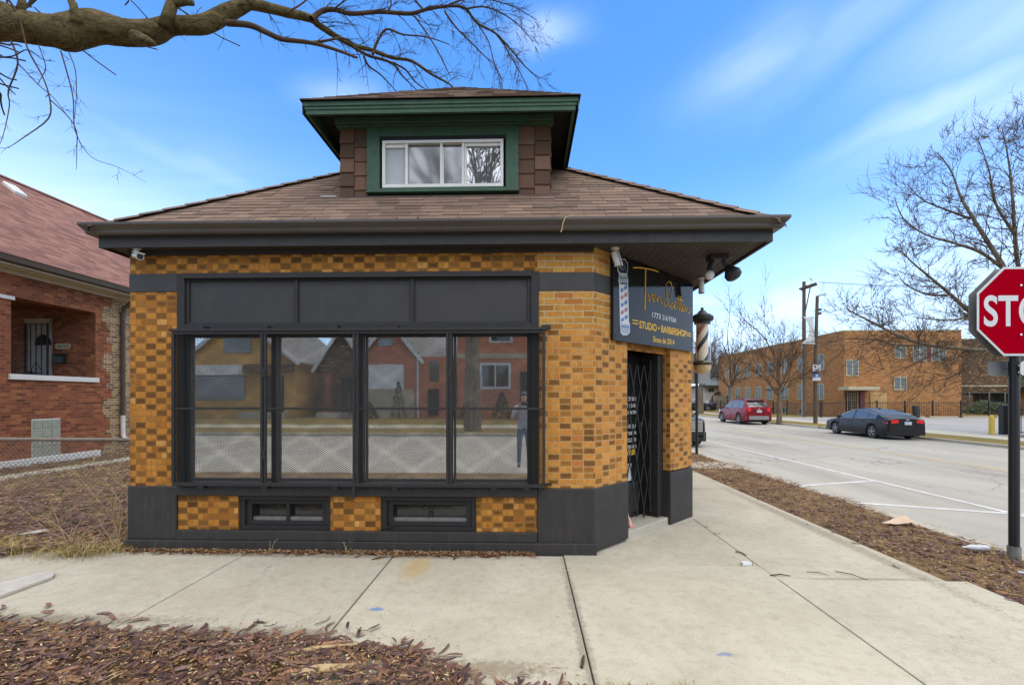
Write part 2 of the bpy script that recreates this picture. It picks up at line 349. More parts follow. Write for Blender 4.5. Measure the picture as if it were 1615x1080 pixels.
M['twig'] = surf('twig', A(98, 80, 62), A(70, 56, 46), 4, .95, spec=.1)
M['sign_black'] = surf('gloss_sign_panel', (.016, .016, .016), (.013, .013, .013), 2, .07, spec=.2)
M['gold'] = surf('gold_lettering', S(240, 192, 84, .95), S(232, 182, 74, .95), 10, .6, spec=.1)
M['ink_white'] = surf('white_lettering', A(226, 226, 222), A(216, 216, 212), 10, .4)
M['ink_blue'] = surf('blue_print', A(66, 104, 176), A(58, 94, 164), 10, .35)
M['ink_navy'] = surf('navy_print', A(30, 48, 66), A(24, 38, 54), 10, .35)
M['ink_red'] = surf('red_print', A(178, 84, 84), A(166, 74, 74), 10, .35)
M['ink_grey'] = surf('grey_print', A(176, 186, 194), A(146, 158, 170), 14, .35)
M['stop_red'] = surf('stop_red', S(190, 2, 34, .62), S(182, 2, 30, .62), 2, .65, spec=.0)
M['sign_back'] = surf('sign_back_aluminium', A(150, 150, 146), A(120, 120, 116), 2.4, .42, metal=.15)
M['black_post'] = surf('black_post', A(26, 26, 27), A(20, 20, 21), 8, .4)
M['galv'] = surf('galvanised', A(158, 156, 150), A(134, 132, 126), 14, .45, metal=.5)
M['rail'] = surf('weathered_rail', A(140, 126, 108), A(118, 106, 90), 16, .6, metal=.2)
M['chrome'] = surf('chrome', (.75, .75, .75), (.7, .7, .7), 3, .12, metal=1)
M['chrome_dull'] = surf('aged_chrome', A(120, 112, 100), A(70, 66, 60), 12, .3, metal=.8)
M['bulb'] = surf('white_bulb', A(240, 238, 230), A(232, 230, 222), 4, .2)
M['amber'] = surf('amber_globe', A(190, 140, 66), A(226, 206, 160), 6, .15)
M['cream'] = surf('cream_drum', A(240, 222, 194), A(230, 208, 176), 5, .3)
M['pole_teal'] = surf('teal_stripe', A(52, 66, 70), A(46, 58, 62), 5, .3)
M['pole_red'] = surf('faded_red_stripe', A(176, 120, 92), A(166, 110, 84), 5, .3)
M['wood_pole'] = bark_mat('weathered_wood', A(132, 114, 94), A(100, 86, 70), .8)
M['plywood'] = surf('plywood', A(204, 166, 104), A(180, 140, 84), 2, .8)
M['red_car'] = surf('red_car_paint', S(140, 4, 28, .7), S(134, 4, 26, .7), 2, .3, spec=.25, coat=.25)
M['grey_car'] = surf('charcoal_car_paint', (.016, .014, .015), (.014, .013, .014), 2, .3, spec=.2, coat=.15)
M['black_car'] = surf('black_car_paint', (.010, .010, .010), (.010, .010, .010), 2, .25, spec=.3, coat=.25)
M['car_glass'] = glassy('car_glass', (0.075, 0.075, 0.07), .18, .03)
M['tyre'] = surf('tyre', (.02, .02, .02), (.028, .027, .026), 12, .85)
M['alloy'] = surf('alloy', A(176, 176, 176), A(150, 150, 150), 6, .3, metal=.7)
M['black_plastic'] = surf('black_plastic', (.018, .018, .018), (.014, .014, .014), 10, .55)
M['silver_plastic'] = surf('silver_trim', A(166, 164, 160), A(150, 148, 144), 6, .35, metal=.4)
M['tail'] = surf('tail_lamp', S(236, 20, 44, .9), S(220, 14, 36, .9), 8, .12, coat=1)
M['headlamp'] = surf('headlamp', A(196, 200, 204), A(150, 156, 160), 8, .1, coat=1)
M['plate'] = surf('number_plate', A(206, 208, 216), A(190, 194, 206), 20, .4)
M['mark_white'] = surf('road_white', A(222, 220, 212), A(186, 183, 176), 5, .8, detail=6)
M['mark_yellow'] = surf('road_yellow', A(206, 180, 126), A(184, 176, 158), 3, .8, detail=6)
M['yellow'] = surf('bollard_yellow', A(224, 190, 60), A(206, 172, 50), 5, .6)
M['shrub'] = vcol('evergreen', .8, 12, .3)
M['glassblock'] = surf('glass_block', A(168, 174, 160), A(146, 154, 140), 5, .2, spec=.8, bumps=.2, bscale=30)
M['cream_wall'] = surf('pale_stucco', A(206, 196, 180), A(190, 182, 166), 1, .9)
M['limestone'] = surf('limestone', A(198, 184, 150), A(180, 166, 134), 4, .85)
M['grey_roof'] = shingle_mat('grey_shingle', [(0, A(120, 118, 116)), (1, A(168, 166, 164))], .15, .35)
M['grille_gold'] = surf('gold_grille', A(176, 140, 84), A(140, 106, 62), 8, .5)
M['door_red'] = surf('red_door', A(120, 36, 28), A(104, 30, 24), 4, .5)
M['pink'] = surf('pink_paper', A(226, 176, 168), A(220, 150, 130), 9, .6)
M['paper'] = surf('kraft_paper', A(222, 196, 168), A(206, 178, 148), 6, .8)
M['plastic_clear'] = surf('cloudy_plastic', A(214, 216, 214), A(196, 198, 196), 20, .12, spec=.8)
M['jeans'] = surf('denim', A(112, 132, 160), A(92, 110, 138), 20, .9)
M['jacket'] = surf('grey_jacket', A(206, 210, 216), A(176, 182, 192), 10, .9)
M['skin'] = surf('skin', A(206, 156, 130), A(196, 144, 118), 10, .6)
M['vine'] = surf('dry_vine', A(196, 170, 124), A(170, 144, 100), 10, .9)

# ------------------------------------------------------------------ mesh builder
class MB:
    def __init__(s): s.v = []; s.f = []; s.c = []
    def add(s, vs, fs, col=(1, 1, 1)):
        o = len(s.v); s.v.extend(vs); s.f.extend([tuple(i + o for i in f) for f in fs]); s.c.extend([col] * len(vs)); return s
    def box(s, x0, x1, y0, y1, z0, z1, col=(1, 1, 1)):
        return s.add([(x0, y0, z0), (x1, y0, z0), (x1, y1, z0), (x0, y1, z0), (x0, y0, z1), (x1, y0, z1), (x1, y1, z1), (x0, y1, z1)],
                     [(0, 3, 2, 1), (4, 5, 6, 7), (0, 1, 5, 4), (1, 2, 6, 5), (2, 3, 7, 6), (3, 0, 4, 7)], col)
    def prism(s, pts, z0, z1, col=(1, 1, 1)):
        n = len(pts)
        return s.add([(x, y, z0) for x, y in pts] + [(x, y, z1) for x, y in pts],
                     [tuple(range(n))[::-1], tuple(range(n, 2 * n))] + [(i, (i + 1) % n, n + (i + 1) % n, n + i) for i in range(n)], col)
    def slab(s, pts, off, col=(1, 1, 1)):
        """polygon (3-D points) thickened by the vector off"""
        n = len(pts); off = Vector(off); P = [Vector(p) for p in pts]
        return s.add([tuple(p) for p in P] + [tuple(p + off) for p in P],
                     [tuple(range(n))[::-1], tuple(range(n, 2 * n))] + [(i, (i + 1) % n, n + (i + 1) % n, n + i) for i in range(n)], col)
    def bar(s, a, b, w, h, up=(0, 0, 1), col=(1, 1, 1)):
        a, b = Vector(a), Vector(b); t = (b - a).normalized(); up = Vector(up)
        if abs(t.dot(up)) > .98: up = Vector((1, 0, 0))
        x = t.cross(up).normalized() * (w / 2); y = x.cross(t).normalized() * (h / 2)
        vs = [tuple(p + sx * x + sy * y) for p in (a, b) for sx, sy in ((-1, -1), (1, -1), (1, 1), (-1, 1))]
        return s.add(vs, [(0, 1, 2, 3), (7, 6, 5, 4), (0, 4, 5, 1), (1, 5, 6, 2), (2, 6, 7, 3), (3, 7, 4, 0)], col)
    def tube(s, pts, rad, n=6, caps=True, col=(1, 1, 1)):
        pts = [Vector(p) for p in pts]; k = len(pts)
        if not hasattr(rad, '__len__'): rad = [rad] * k
        t = (pts[1] - pts[0]).normalized(); ref = Vector((0, 0, 1)) if abs(t.z) < .9 else Vector((1, 0, 0))
        x = t.cross(ref).normalized(); vs = []
        for i, p in enumerate(pts):
            t = (pts[min(i + 1, k - 1)] - pts[max(i - 1, 0)])
            if t.length < 1e-9: t = Vector((0, 0, 1))
            t.normalize(); x = x - t * x.dot(t)
            if x.length < 1e-6: x = t.orthogonal()
            x.normalize(); y = t.cross(x)
            for j in range(n):
                a = 2 * math.pi * j / n
                vs.append(tuple(p + (x * math.cos(a) + y * math.sin(a)) * rad[i]))
        fs = [(i * n + j, i * n + (j + 1) % n, (i + 1) * n + (j + 1) % n, (i + 1) * n + j) for i in range(k - 1) for j in range(n)]
        if caps: fs += [tuple(range(n))[::-1], tuple(range((k - 1) * n, k * n))]
        return s.add(vs, fs, col)
    def loft(s, rings, closed=True, caps=True, col=(1, 1, 1)):
        n = len(rings[0]); k = len(rings); m = n if closed else n - 1
        fs = [(i * n + j, i * n + (j + 1) % n, (i + 1) * n + (j + 1) % n, (i + 1) * n + j) for i in range(k - 1) for j in range(m)]
        if caps: fs += [tuple(range(n))[::-1], tuple(range((k - 1) * n, k * n))]
        return s.add([tuple(p) for r in rings for p in r], fs, col)
    def lathe(s, prof, c=(0, 0, 0), n=20, axis='Z', caps=True, col=(1, 1, 1)):
        rings = []
        for r, h in prof:
            ring = []
            for j in range(n):
                a = 2 * math.pi * j / n; p, q = r * math.cos(a), r * math.sin(a)
                ring.append({'Z': (c[0] + p, c[1] + q, c[2] + h), 'X': (c[0] + h, c[1] + p, c[2] + q), 'Y': (c[0] + q, c[1] + h, c[2] + p)}[axis])
            rings.append(ring)
        return s.loft(rings, True, caps, col)
    def ball(s, c, r, n=12, sq=(1, 1, 1), col=(1, 1, 1)):
        k = max(5, n // 2); prof = []
        rings = [[(c[0] + r * sq[0] * math.sin(math.pi * max(i, .02) / k if i < k else math.pi * .998) * math.cos(2 * math.pi * j / n),
                   c[1] + r * sq[1] * math.sin(math.pi * max(i, .02) / k if i < k else math.pi * .998) * math.sin(2 * math.pi * j / n),
                   c[2] - r * sq[2] * math.cos(math.pi * i / k)) for j in range(n)] for i in range(k + 1)]
        return s.loft(rings, True, True, col)
    def xf(s, mat, start=0):
        for i in range(start, len(s.v)): s.v[i] = tuple(mat @ Vector(s.v[i]))
        return s

def root_loc(o):
    l = Vector((0, 0, 0))
    while o is not None: l += o.location; o = o.parent
    return l

def build(name, mb, mat, parent=None, smooth=None, bevel=0.0, uv=True, recalc=True, label=None, cat=None, group=None, kind=None, base=True):
    V = np.array(mb.v, dtype=np.float64).reshape(-1, 3)
    W = V.copy()
    loc = Vector((0, 0, 0))
    if parent is not None: V = V - np.array(root_loc(parent))
    elif base and kind is None:
        loc = Vector(((V[:, 0].min() + V[:, 0].max()) / 2, (V[:, 1].min() + V[:, 1].max()) / 2, V[:, 2].min())); V = V - np.array(loc)
    me = bpy.data.meshes.new(name)
    me.from_pydata(V.tolist(), [], mb.f)
    if any(c != (1, 1, 1) for c in mb.c[:1]) or len(set(mb.c[:400])) > 1 or (mat in (M['concrete'], M['concrete_far'])):
        at_ = me.color_attributes.new('Col', 'FLOAT_COLOR', 'POINT')
        at_.data.foreach_set('color', np.c_[np.array(mb.c, dtype=np.float32), np.ones(len(mb.c), np.float32)].ravel())
    if recalc and len(mb.f) < 30000:
        bm = bmesh.new(); bm.from_mesh(me); bmesh.ops.recalc_face_normals(bm, faces=bm.faces); bm.to_mesh(me); bm.free()
    me.materials.append(mat)
    if uv and len(me.polygons) < 60000:
        ul = me.uv_layers.new(name='UVMap'); buf = np.zeros((len(me.loops), 2), np.float32)
        for p in me.polygons:
            nx, ny, nz = p.normal; h = math.hypot(nx, ny)
            if h < 0.02: t = (1.0, 0.0, 0.0); b = (0.0, 1.0, 0.0)
            else:
                t = (-ny / h, nx / h, 0.0); b = (-nz * nx / h, -nz * ny / h, h)
            for li in p.loop_indices:
                q = W[me.loops[li].vertex_index]
                buf[li] = (q[0] * t[0] + q[1] * t[1], q[0] * b[0] + q[1] * b[1] + q[2] * b[2])
        ul.data.foreach_set('uv', buf.ravel())
    if smooth is not None:
        me.polygons.foreach_set('use_smooth', [True] * len(me.polygons))
        if smooth < 180: me.set_sharp_from_angle(angle=math.radians(smooth))
    me.update()
    o = bpy.data.objects.new(name, me); COL.objects.link(o); o.location = loc
    if parent is not None: o.parent = parent
    if bevel:
        b = o.modifiers.new('bevel', 'BEVEL'); b.width = bevel; b.segments = 2; b.limit_method = 'ANGLE'; b.angle_limit = math.radians(40)
    tag(o, label, cat, group, kind)
    return o

def tag(o, label=None, cat=None, group=None, kind=None):
    if label: o['label'] = label
    if cat: o['category'] = cat
    if group: o['group'] = group
    if kind: o['kind'] = kind
    return o

def thing(name, label, cat, loc, group=None):
    o = bpy.data.objects.new(name, None); COL.objects.link(o); o.location = loc; o.empty_display_size = .2
    return tag(o, label, cat, group)

def copy_tree(o, parent=None):
    c = o.copy(); COL.objects.link(c)
    if parent is not None: c.parent = parent
    for ch in list(o.children): copy_tree(ch, c)
    return c

RT = Vector((math.cos(YAW), math.sin(YAW), 0)); FW = Vector((-math.sin(YAW), math.cos(YAW), 0))
def at(px, py, axis, val):
    """survey helper: point of the photograph -> point of the place on a known plane"""
    d = (px - CX) / F_PX * RT + FW - (py - HY) / F_PX * Vector((0, 0, 1))
    i = 'XYZ'.index(axis); c = Vector((0, 0, EYE)); t = (val - c[i]) / d[i]
    return c + t * d

def text_mb(txt, x_size=None, height=1.0, bold=0.0, depth=0.004):
    """flat lettering in the local XZ plane, lower-left at the origin, scaled to x_size x height; faces -Y"""
    cu = bpy.data.curves.new('lettering', 'FONT'); cu.body = txt; cu.size = 1.0; cu.offset = bold
    o = bpy.data.objects.new('lettering', cu); COL.objects.link(o)
    dg = bpy.context.evaluated_depsgraph_get(); me = bpy.data.meshes.new_from_object(o.evaluated_get(dg))
    V = np.array([v.co for v in me.vertices]); Fs = [tuple(p.vertices) for p in me.polygons]
    bpy.data.objects.remove(o); bpy.data.curves.remove(cu)
    mn, mx = V.min(0), V.max(0); sy = height / (mx[1] - mn[1]); sx = sy if x_size is None else x_size / (mx[0] - mn[0])
    bpy.data.meshes.remove(me)
    return [((v[0] - mn[0]) * sx, (v[1] - mn[1]) * sy) for v in V], Fs
# ------------------------------------------------------------------ the corner shop
YF = 4.856                                   # front wall plane
XL, XR, XC = -4.27, 2.31, 0.722              # left corner, right side wall, start of the cut corner
R2 = math.sqrt(.5)
def chm(s, z, off=0.0):                      # point on the cut-corner wall: s along it, off outwards
    return Vector((.73 + s * R2 + off * R2, 4.86 + s * R2 - off * R2, z))
def chp(s, off=0.0): p = chm(s, 0, off); return (p.x, p.y)
def ch_at(px, py):                           # photograph -> (s, z) on the cut-corner plane
    d = (px - CX) / F_PX * RT + FW - (py - HY) / F_PX * Vector((0, 0, 1))
    t = -4.13 / (d.x - d.y); p = Vector((0, 0, EYE)) + t * d
    return ((p.x - .73) * R2 + (p.y - 4.86) * R2, p.z)

shop = thing('corner_shop', 'small brick corner shop with hipped brown roof, dormer and checkered orange brickwork', 'shop building', (-1, 8, 0))
Z0, ZB1, ZB2, ZT = .69, 2.78, 2.975, 3.30
pierR = [(.13, YF), (XC, YF), chp(.625), chp(.625, -.32), (.62, 5.2), (.13, 5.2)]
pierC = [chp(1.63), (XR, 6.44), (XR, 7.0), (2.05, 7.0), (2.05, 6.62), chp(1.63, -.35)]
wl = MB()
wl.box(XL, -3.745, YF, 5.16, Z0, ZB1); wl.box(XL, -3.745, YF + .004, 5.16, ZB1, ZB2)
wl.box(XL, .13, YF + .001, 5.16, ZB2, ZT)
wl.box(XL, -4.0, 5.16, 13.8, Z0, ZT); wl.box(-4.0, XR, 13.5, 13.8, Z0, ZT)
for x0, x1 in ((-3.74, -3.084), (-2.078, -1.538), (-.515, .13)): wl.box(x0, x1, YF + .004, 5.1, .2, .6)
wl.prism([chp(.625, -.06), chp(1.63, -.06), chp(1.63, -.3), chp(.625, -.3)], 2.2, ZT)
build('brick_wall', wl, M['brick_front'], shop)
wc = MB().prism(pierR, Z0, 2.358); wc.prism(pierC, Z0, ZT); wc.box(2.05, XR, 7.0, 13.5, Z0, ZT)
build('corner_brickwork', wc, M['brick_corner'], shop)
build('replaced_brickwork', MB().prism(pierR, 2.358, ZT), M['brick_patch'], shop, label='plain yellow replacement brick above the checkered brick')
build('stone_band', MB().box(XL - .004, -3.747, YF - .008, YF + .05, ZB1, ZB2), M['panel'], shop, bevel=.004)
bd = MB()
bd.prism([(.15, YF - .008), (XC + .003, YF - .008), chp(.62, .010), chp(.62, -.04), (XC - .02, YF + .05), (.15, YF + .05)], 2.765, 2.96)
build('stone_band', bd, M['panel'], shop, bevel=.004)
pb = MB()
o_ = .016
pb.box(XL - o_, -3.745, YF - o_, 5.14, .115, Z0); pb.box(XL - o_, -4.02, 5.14, 13.82, .0, Z0 - .002)
pb.prism([(.13, YF - o_), (XC + .007, YF - o_), chp(.635, o_), chp(.635, -.3), (.13, 5.2)], .03, Z0)
pb.prism([chp(1.615, o_), (XR + o_, 6.44 - .004), (XR + o_, 7.0), (2.04, 7.0), chp(1.615, -.16)], -.02, Z0 - .015)
pb.box(2.06, XR + o_, 7.0, 13.82, -.02, Z0 - .016)
build('painted_base', pb, M['black_paint'], shop, bevel=.012)
rl = MB().box(-3.745, .13, YF - .05, 5.1, .598, Z0 - .003); rl.box(-3.745, .13, YF - .03, 5.1, .118, .222)
rl.box(XL - .035, XC + .03, YF - .045, 5.1, -.06, .117)
build('base_rail', rl, M['black_paint'], shop, bevel=.008)
bi = MB().box(-3.98, 2.0, 7.2, 13.4, .05, 3.1)     # dark rooms behind the glass
build('interior', bi, M['dark'], shop)

# ---- shop window: frame, transom panels, panes
sw = build('shop_window', (lambda f: (f.box(-3.745, -3.66, YF - .012, 5.05, Z0 - .003, ZB2 - .002), f.box(.065, .148, YF - .012, 5.05, Z0 - .003, ZB2 - .002),
     f.box(-3.66, .065, YF - .035, 5.05, 2.915, ZB2 - .003), f.box(-3.66, .065, YF - .01, 5.05, 2.335, 2.43), f.box(-3.66, .065, YF, 5.05, Z0 - .003, .735),
     [f.box(x - .024, x + .024, YF + .008, 5.05, .735, 2.335) for x in (-2.70, -1.755, -.79)],
     f.box(-3.66, -3.62, YF + .004, 5.05, .735, 2.335), f.box(.025, .065, YF + .012, 5.05, .735, 2.335), f)[-1])(MB()), M['iron'], shop, bevel=.004)
for x0, x1 in ((-3.62, -2.724), (-2.676, -1.779), (-1.731, -.814), (-.766, .025)):
    build('pane', MB().box(x0, x1, YF + .03, YF + .038, .735, 2.335), M['glass'], sw)
for x0, x1 in ((-3.635, -2.47), (-2.44, -1.215), (-1.185, .04)):
    build('transom_panel', MB().box(x0, x1, YF + .028, YF + .05, 2.445, 2.90), M['panel'], sw, bevel=.003)
tf = MB()
for x in (-2.455, -1.20): tf.box(x - .022, x + .022, YF + .004, YF + .06, 2.43, 2.915)
for z0, z1 in ((2.43, 2.449), (2.896, 2.915)): tf.box(-3.66, .065, YF + .008, YF + .03, z0, z1)
for x0, x1 in ((-3.66, -3.625), (.03, .065)): tf.box(x0, x1, YF + .008, YF + .05, 2.449, 2.896)
build('transom_frame', tf, M['iron'], sw, bevel=.003)

# ---- security cage of expanded metal over the window
cg = thing('security_cage', 'black expanded metal security cage bolted over the large shop window', 'window guard', (-1.77, YF - .1, .70))
YC = YF - .115; CX0, CX1, CZ0, CZ1 = -3.70, .195, .715, 2.335
fr = MB()
fr.box(CX0 - .03, CX1 + .03, YC - .03, YF - .037, 2.335, 2.362)                   # angle-iron shelf on top
fr.box(CX0, CX1, YC - .018, YC + .018, CZ1 - .03, CZ1 - .001); fr.box(CX0, CX1, YC - .022, YC + .022, CZ0, CZ0 + .035)
fr.box(CX0 - .01, CX1 + .01, YC + .023, YF - .051, CZ0, CZ0 + .006)
for x in (CX0, CX1): fr.box(x - .014, x + .014, YC - .014, YC + .014, CZ0 + .035, CZ1 - .03)
for x in (-2.735, -1.76, -.785):
    fr.box(x - .030, x - .004, YC - .016, YC + .016, CZ0 + .035, CZ1 - .03); fr.box(x + .006, x + .030, YC - .013, YC + .013, CZ0 + .035, CZ1 - .03)
for x0, x1 in ((CX0 + .014, -2.765), (-2.705, -1.79), (-1.73, -.815), (-.755, CX1 - .014)): fr.box(x0, x1, YC - .004, YC + .018, 1.515, 1.535)
for x in (CX1, CX0): fr.box(x - .006, x + .006, YC + .014, YF - .004, 1.515, 1.535)
build('cage_frame', fr, M['iron'], cg, bevel=.002)
for bx_ in [(x - .035, x + .035, YC - .02, YF - .036, 2.363, 2.392) for x in (-3.4, -2.72, -1.98, -1.35, -.32, .02)] + [(x - .03, x + .03, YC - .012, YF - .052, .685, .714) for x in (-3.4, -2.72, -1.98, -1.35, -.32, .02)] + \
        [(-1.79, -1.765, YC - .02, YC + .0, .60, .714), (CX1 - .02, CX1 + .075, YF - .05, YF - .001, 2.363, 2.40), (CX1 - .02, CX1 + .085, YF - .05, YF - .001, .722, .742)]:
    build('bracket', MB().box(*bx_), M['iron'], cg)
for x in (-2.72, -1.745, -.77):
    for z in (1.85, 1.0):
        build('hinge', MB().box(x - .012, x + .012, YC - .026, YC - .017, z, z + .10), M['iron'], cg)
def expanded_mesh(O, U, Vv, nu, nv, cw, chh, wd, th):
    """diamond mesh of twisted strands; O origin, U / Vv unit vectors, nu x nv cells"""
    O, U, Vv = np.array(O, float), np.array(U, float), np.array(Vv, float); Nn = np.cross(U, Vv)
    i, j = np.meshgrid(np.arange(nu), np.arange(nv * 2), indexing='ij'); i = i.ravel(); j = j.ravel()
    segs = []
    for a in (0, 1):
        u0 = i * cw + np.where(j % 2 == 0, 0, cw / 2); v0 = j * chh / 2
        u1 = u0 + (cw / 2 if a == 0 else -cw / 2); v1 = v0 + chh / 2
        ok = (u1 >= -1e-6) & (u1 <= nu * cw + 1e-6) & (u0 <= nu * cw)
        segs.append(np.c_[u0, v0, u1, v1][ok])
    Sg = np.concatenate(segs); n = len(Sg)
    du = Sg[:, 2] - Sg[:, 0]; dv = Sg[:, 3] - Sg[:, 1]; L = np.hypot(du, dv)[:, None]
    pu, pv = -dv[:, None] / L, du[:, None] / L
    P = lambda u, v: O + u[:, None] * U + v[:, None] * Vv
    off = (pu * U + pv * Vv) * (wd / 2); tn = Nn * (th / 2)
    a, b = P(Sg[:, 0], Sg[:, 1]), P(Sg[:, 2], Sg[:, 3])
    vs = np.stack([a - off - tn, a + off - tn, a + off + tn, a - off + tn, b - off - tn, b + off - tn, b + off + tn, b - off + tn], 1).reshape(-1, 3)
    base = (np.arange(n) * 8)[:, None]
    fs = np.concatenate([base + np.array(q) for q in ((0, 4, 5, 1), (1, 5, 6, 2), (2, 6, 7, 3), (3, 7, 4, 0))])
    mb = MB(); mb.v = vs.tolist(); mb.f = [tuple(x) for x in fs.tolist()]; mb.c = [(1, 1, 1)] * len(vs)
    return mb
for x0, x1 in ((CX0 + .014, -2.765), (-2.705, -1.79), (-1.73, -.815), (-.755, CX1 - .014)):
    n = round((x1 - x0) / .0335)
    build('mesh_panel', expanded_mesh((x0, YC + .006, CZ0 + .035), (1, 0, 0), (0, 0, 1), n, 70, (x1 - x0) / n, 1.555 / 70, .0028, .0016), M['mesh_black'], cg, uv=False, recalc=False)
for x in (CX0, CX1):
    build('mesh_panel', expanded_mesh((x, YC + .014, CZ0 + .035), (0, 1, 0), (0, 0, 1), 3, 70, .095 / 3, 1.555 / 70, .004, .003), M['iron'], cg, uv=False, recalc=False)

# ---- basement windows
for x0, x1, mid in ((-3.084, -2.078, True), (-1.538, -.515, False)):
    f = MB(); y = YF + .035
    f.box(x0, x1, y - .03, 5.1, .545, .599); f.box(x0, x1, y - .01, 5.1, .222, .262); f.box(x0, x0 + .06, y - .01, 5.1, .262, .545); f.box(x1 - .05, x1, y - .01, 5.1, .262, .545)
    xa, xb = x0 + .09, x1 - .08
    f.box(x0 + .06, xa + .03, y + .02, 5.08, .262, .545); f.box(xb - .03, x1 - .05, y + .02, 5.08, .262, .545); f.box(xa + .03, xb - .03, y + .02, 5.08, .49, .545); f.box(xa + .03, xb - .03, y + .02, 5.08, .262, .305)
    if mid: f.box((xa + xb) / 2 - .02, (xa + xb) / 2 + .02, y + .035, 5.08, .305, .49)
    else: f.box((xa + xb) / 2 - .02, (xa + xb) / 2 + .02, y + .07, 5.08, .305, .40); f.bar((x0 + .02, y - .02, .24), (x0 + .16, y - .03, .285), .012, .012)
    bw = build('basement_window', f, M['iron'], shop, bevel=.003)
    build('pane', MB().box(xa + .03, xb - .03, y + .10, y + .106, .305, .49), M['glass_dark'], bw)
    build('inner_ledge', MB().box(xa + .03, xb - .03, y + .05, y + .098, .305, .345), M['galv'], bw)

# ---- entrance: step, frame, door
build('threshold', MB().prism([chp(.63, -.02), chp(1.62, -.02), chp(1.62, -.5), chp(.63, -.5)], -.03, .09), M['concrete_far'], shop, bevel=.01)
df = MB()
df.prism([chp(1.50, -.10), chp(1.64, -.10), chp(1.64, -.36), chp(1.50, -.36)], .088, 2.2); df.prism([chp(.60, -.12), chp(.70, -.12), chp(.70, -.36), chp(.60, -.36)], .088, 2.2)
df.prism([chp(.60, -.08), chp(1.64, -.08), chp(1.64, -.36), chp(.60, -.36)], 2.2, 2.30)
build('door_frame', df, M['iron'], shop, bevel=.006)
dr = build('door', MB().prism([chp(.70, -.34), chp(1.50, -.34), chp(1.50, -.38), chp(.70, -.38)], .095, 2.19), M['sign_black'], shop)
build('kick_plate', MB().prism([chp(.72, -.325), chp(1.40, -.325), chp(1.40, -.339), chp(.72, -.339)], .16, .55), M['black_plastic'], dr)
build('door_handle', MB().tube([chm(1.40, 1.05, -.335), chm(1.40, 1.05, -.29), chm(1.40, 1.32, -.29), chm(1.40, 1.32, -.335)], .012, 8), M['chrome_dull'], dr)
def ch_text(name, txt, s0, s1, z0, h, mat, off, parent, bold=0.0):
    vs, fs = text_mb(txt, s1 - s0, h, bold)
    mb = MB().add([tuple(chm(s0 + x, z0 + z, off)) for x, z in vs], fs)
    return build(name, mb, mat, parent, uv=False, recalc=False)
for i, (t, w_) in enumerate((('OPEN', .20), ('TUES-FRI', .22), ('10AM-7PM', .22), ('SATURDAY', .22), ('9AM-6PM', .20), ('CLOSED', .2), ('SUN-MON', .2))):
    ch_text('opening_hours', t, 1.36 - w_, 1.36, 1.60 - i * .088 - (.09 if i > 2 else 0), .05, M['ink_white'], -.334, dr, .03)
ch_text('door_lettering', 'BARBER', 1.08, 1.34, .90, .07, M['gold'], -.334, dr, .02)
build('notice', MB().slab([chm(1.14, .58, -.322), chm(1.22, .58, -.322), chm(1.22, .80, -.322), chm(1.14, .80, -.322)], (.001, -.001, 0)), M['ink_white'], dr)
gt = thing('scissor_gate', 'black folding scissor gate pulled across the recessed corner doorway', 'security gate', chm(1.1, .14, -.2))
gb = MB()
n = 5; w0, w1 = .66, 1.49; st = (w1 - w0) / n; zb, zt = .19, 2.05
for k in range(-1, n + 1):
    for sg in (1, -1):
        for q in range(3):
            za, zb_ = zb + q * (zt - zb) / 3, zb + (q + 1) * (zt - zb) / 3
            sa = w0 + (k + .5) * st - sg * st * .5; sb = sa + sg * st
            if min(sa, sb) < w0 - .01 or max(sa, sb) > w1 + .01: continue
            gb.bar(chm(sa, za, -.20 - .006 * sg), chm(sb, zb_, -.20 - .006 * sg), .016, .006, (R2, -R2, 0))
build('lattice', gb, M['iron'], gt)
gp = MB()
for k in range(0, n + 1, 1): gp.tube([chm(w0 + k * st, .11 + .04 * (k % 2), -.20), chm(w0 + k * st, .21, -.20)], .012, 8)
gp.tube([chm(1.48, .15, -.20), chm(1.48, 2.12, -.20)], .012, 8)
build('gate_post', gp, M['iron'], gt)
fl_ = MB()
fl_.slab([chm(.84, .092, -.10), chm(.92, .092, -.11), chm(.895, .20, -.14), chm(.865, .21, -.14)], (.003, -.003, .001))
fl_.slab([chm(.80, .21, -.12), chm(.85, .21, -.12), chm(.845, .33, -.14), chm(.81, .32, -.14)], (.003, -.003, .001))
fl_.slab([chm(.86, .0905, -.07), chm(.94, .0905, -.08), chm(.95, .094, -.14), chm(.87, .094, -.15)], (.0, .0, .003))
build('paper_flyer', fl_, M['pink'], label='pink and orange paper flyers fallen at the gated doorway', cat='flyer', uv=False)

# ---- roof: deck, individual shingles, hips, gutter, fascia, soffit
EX0, EX1, EY0, EY1 = -4.44, 2.475, 4.69, 14.0
RZ, PITCH = 3.405, .772
RX0, RX1, RY0, RY1 = EX0 - .05, EX1 + .05, EY0 - .05, EY1 + .05
hw = (RX1 - RX0) / 2; rcx = (RX0 + RX1) / 2; rz = RZ + PITCH * hw
dk_ = MB().add([(RX0, RY0, RZ), (RX1, RY0, RZ), (RX1, RY1, RZ), (RX0, RY1, RZ), (rcx, RY0 + hw, rz), (rcx, RY1 - hw, rz)],
               [(0, 1, 4), (1, 2, 5, 4), (2, 3, 5), (3, 0, 4, 5), (0, 3, 2, 1)])
SHC = [A(128, 106, 91), A(121, 100, 86), A(134, 111, 95), A(112, 94, 81), A(139, 115, 98), A(128, 105, 88)]
rng = random.Random(7); dk_.c = [A(110, 88, 74)] * len(dk_.v)
roof = build('roof', dk_, M['tabs'], shop)
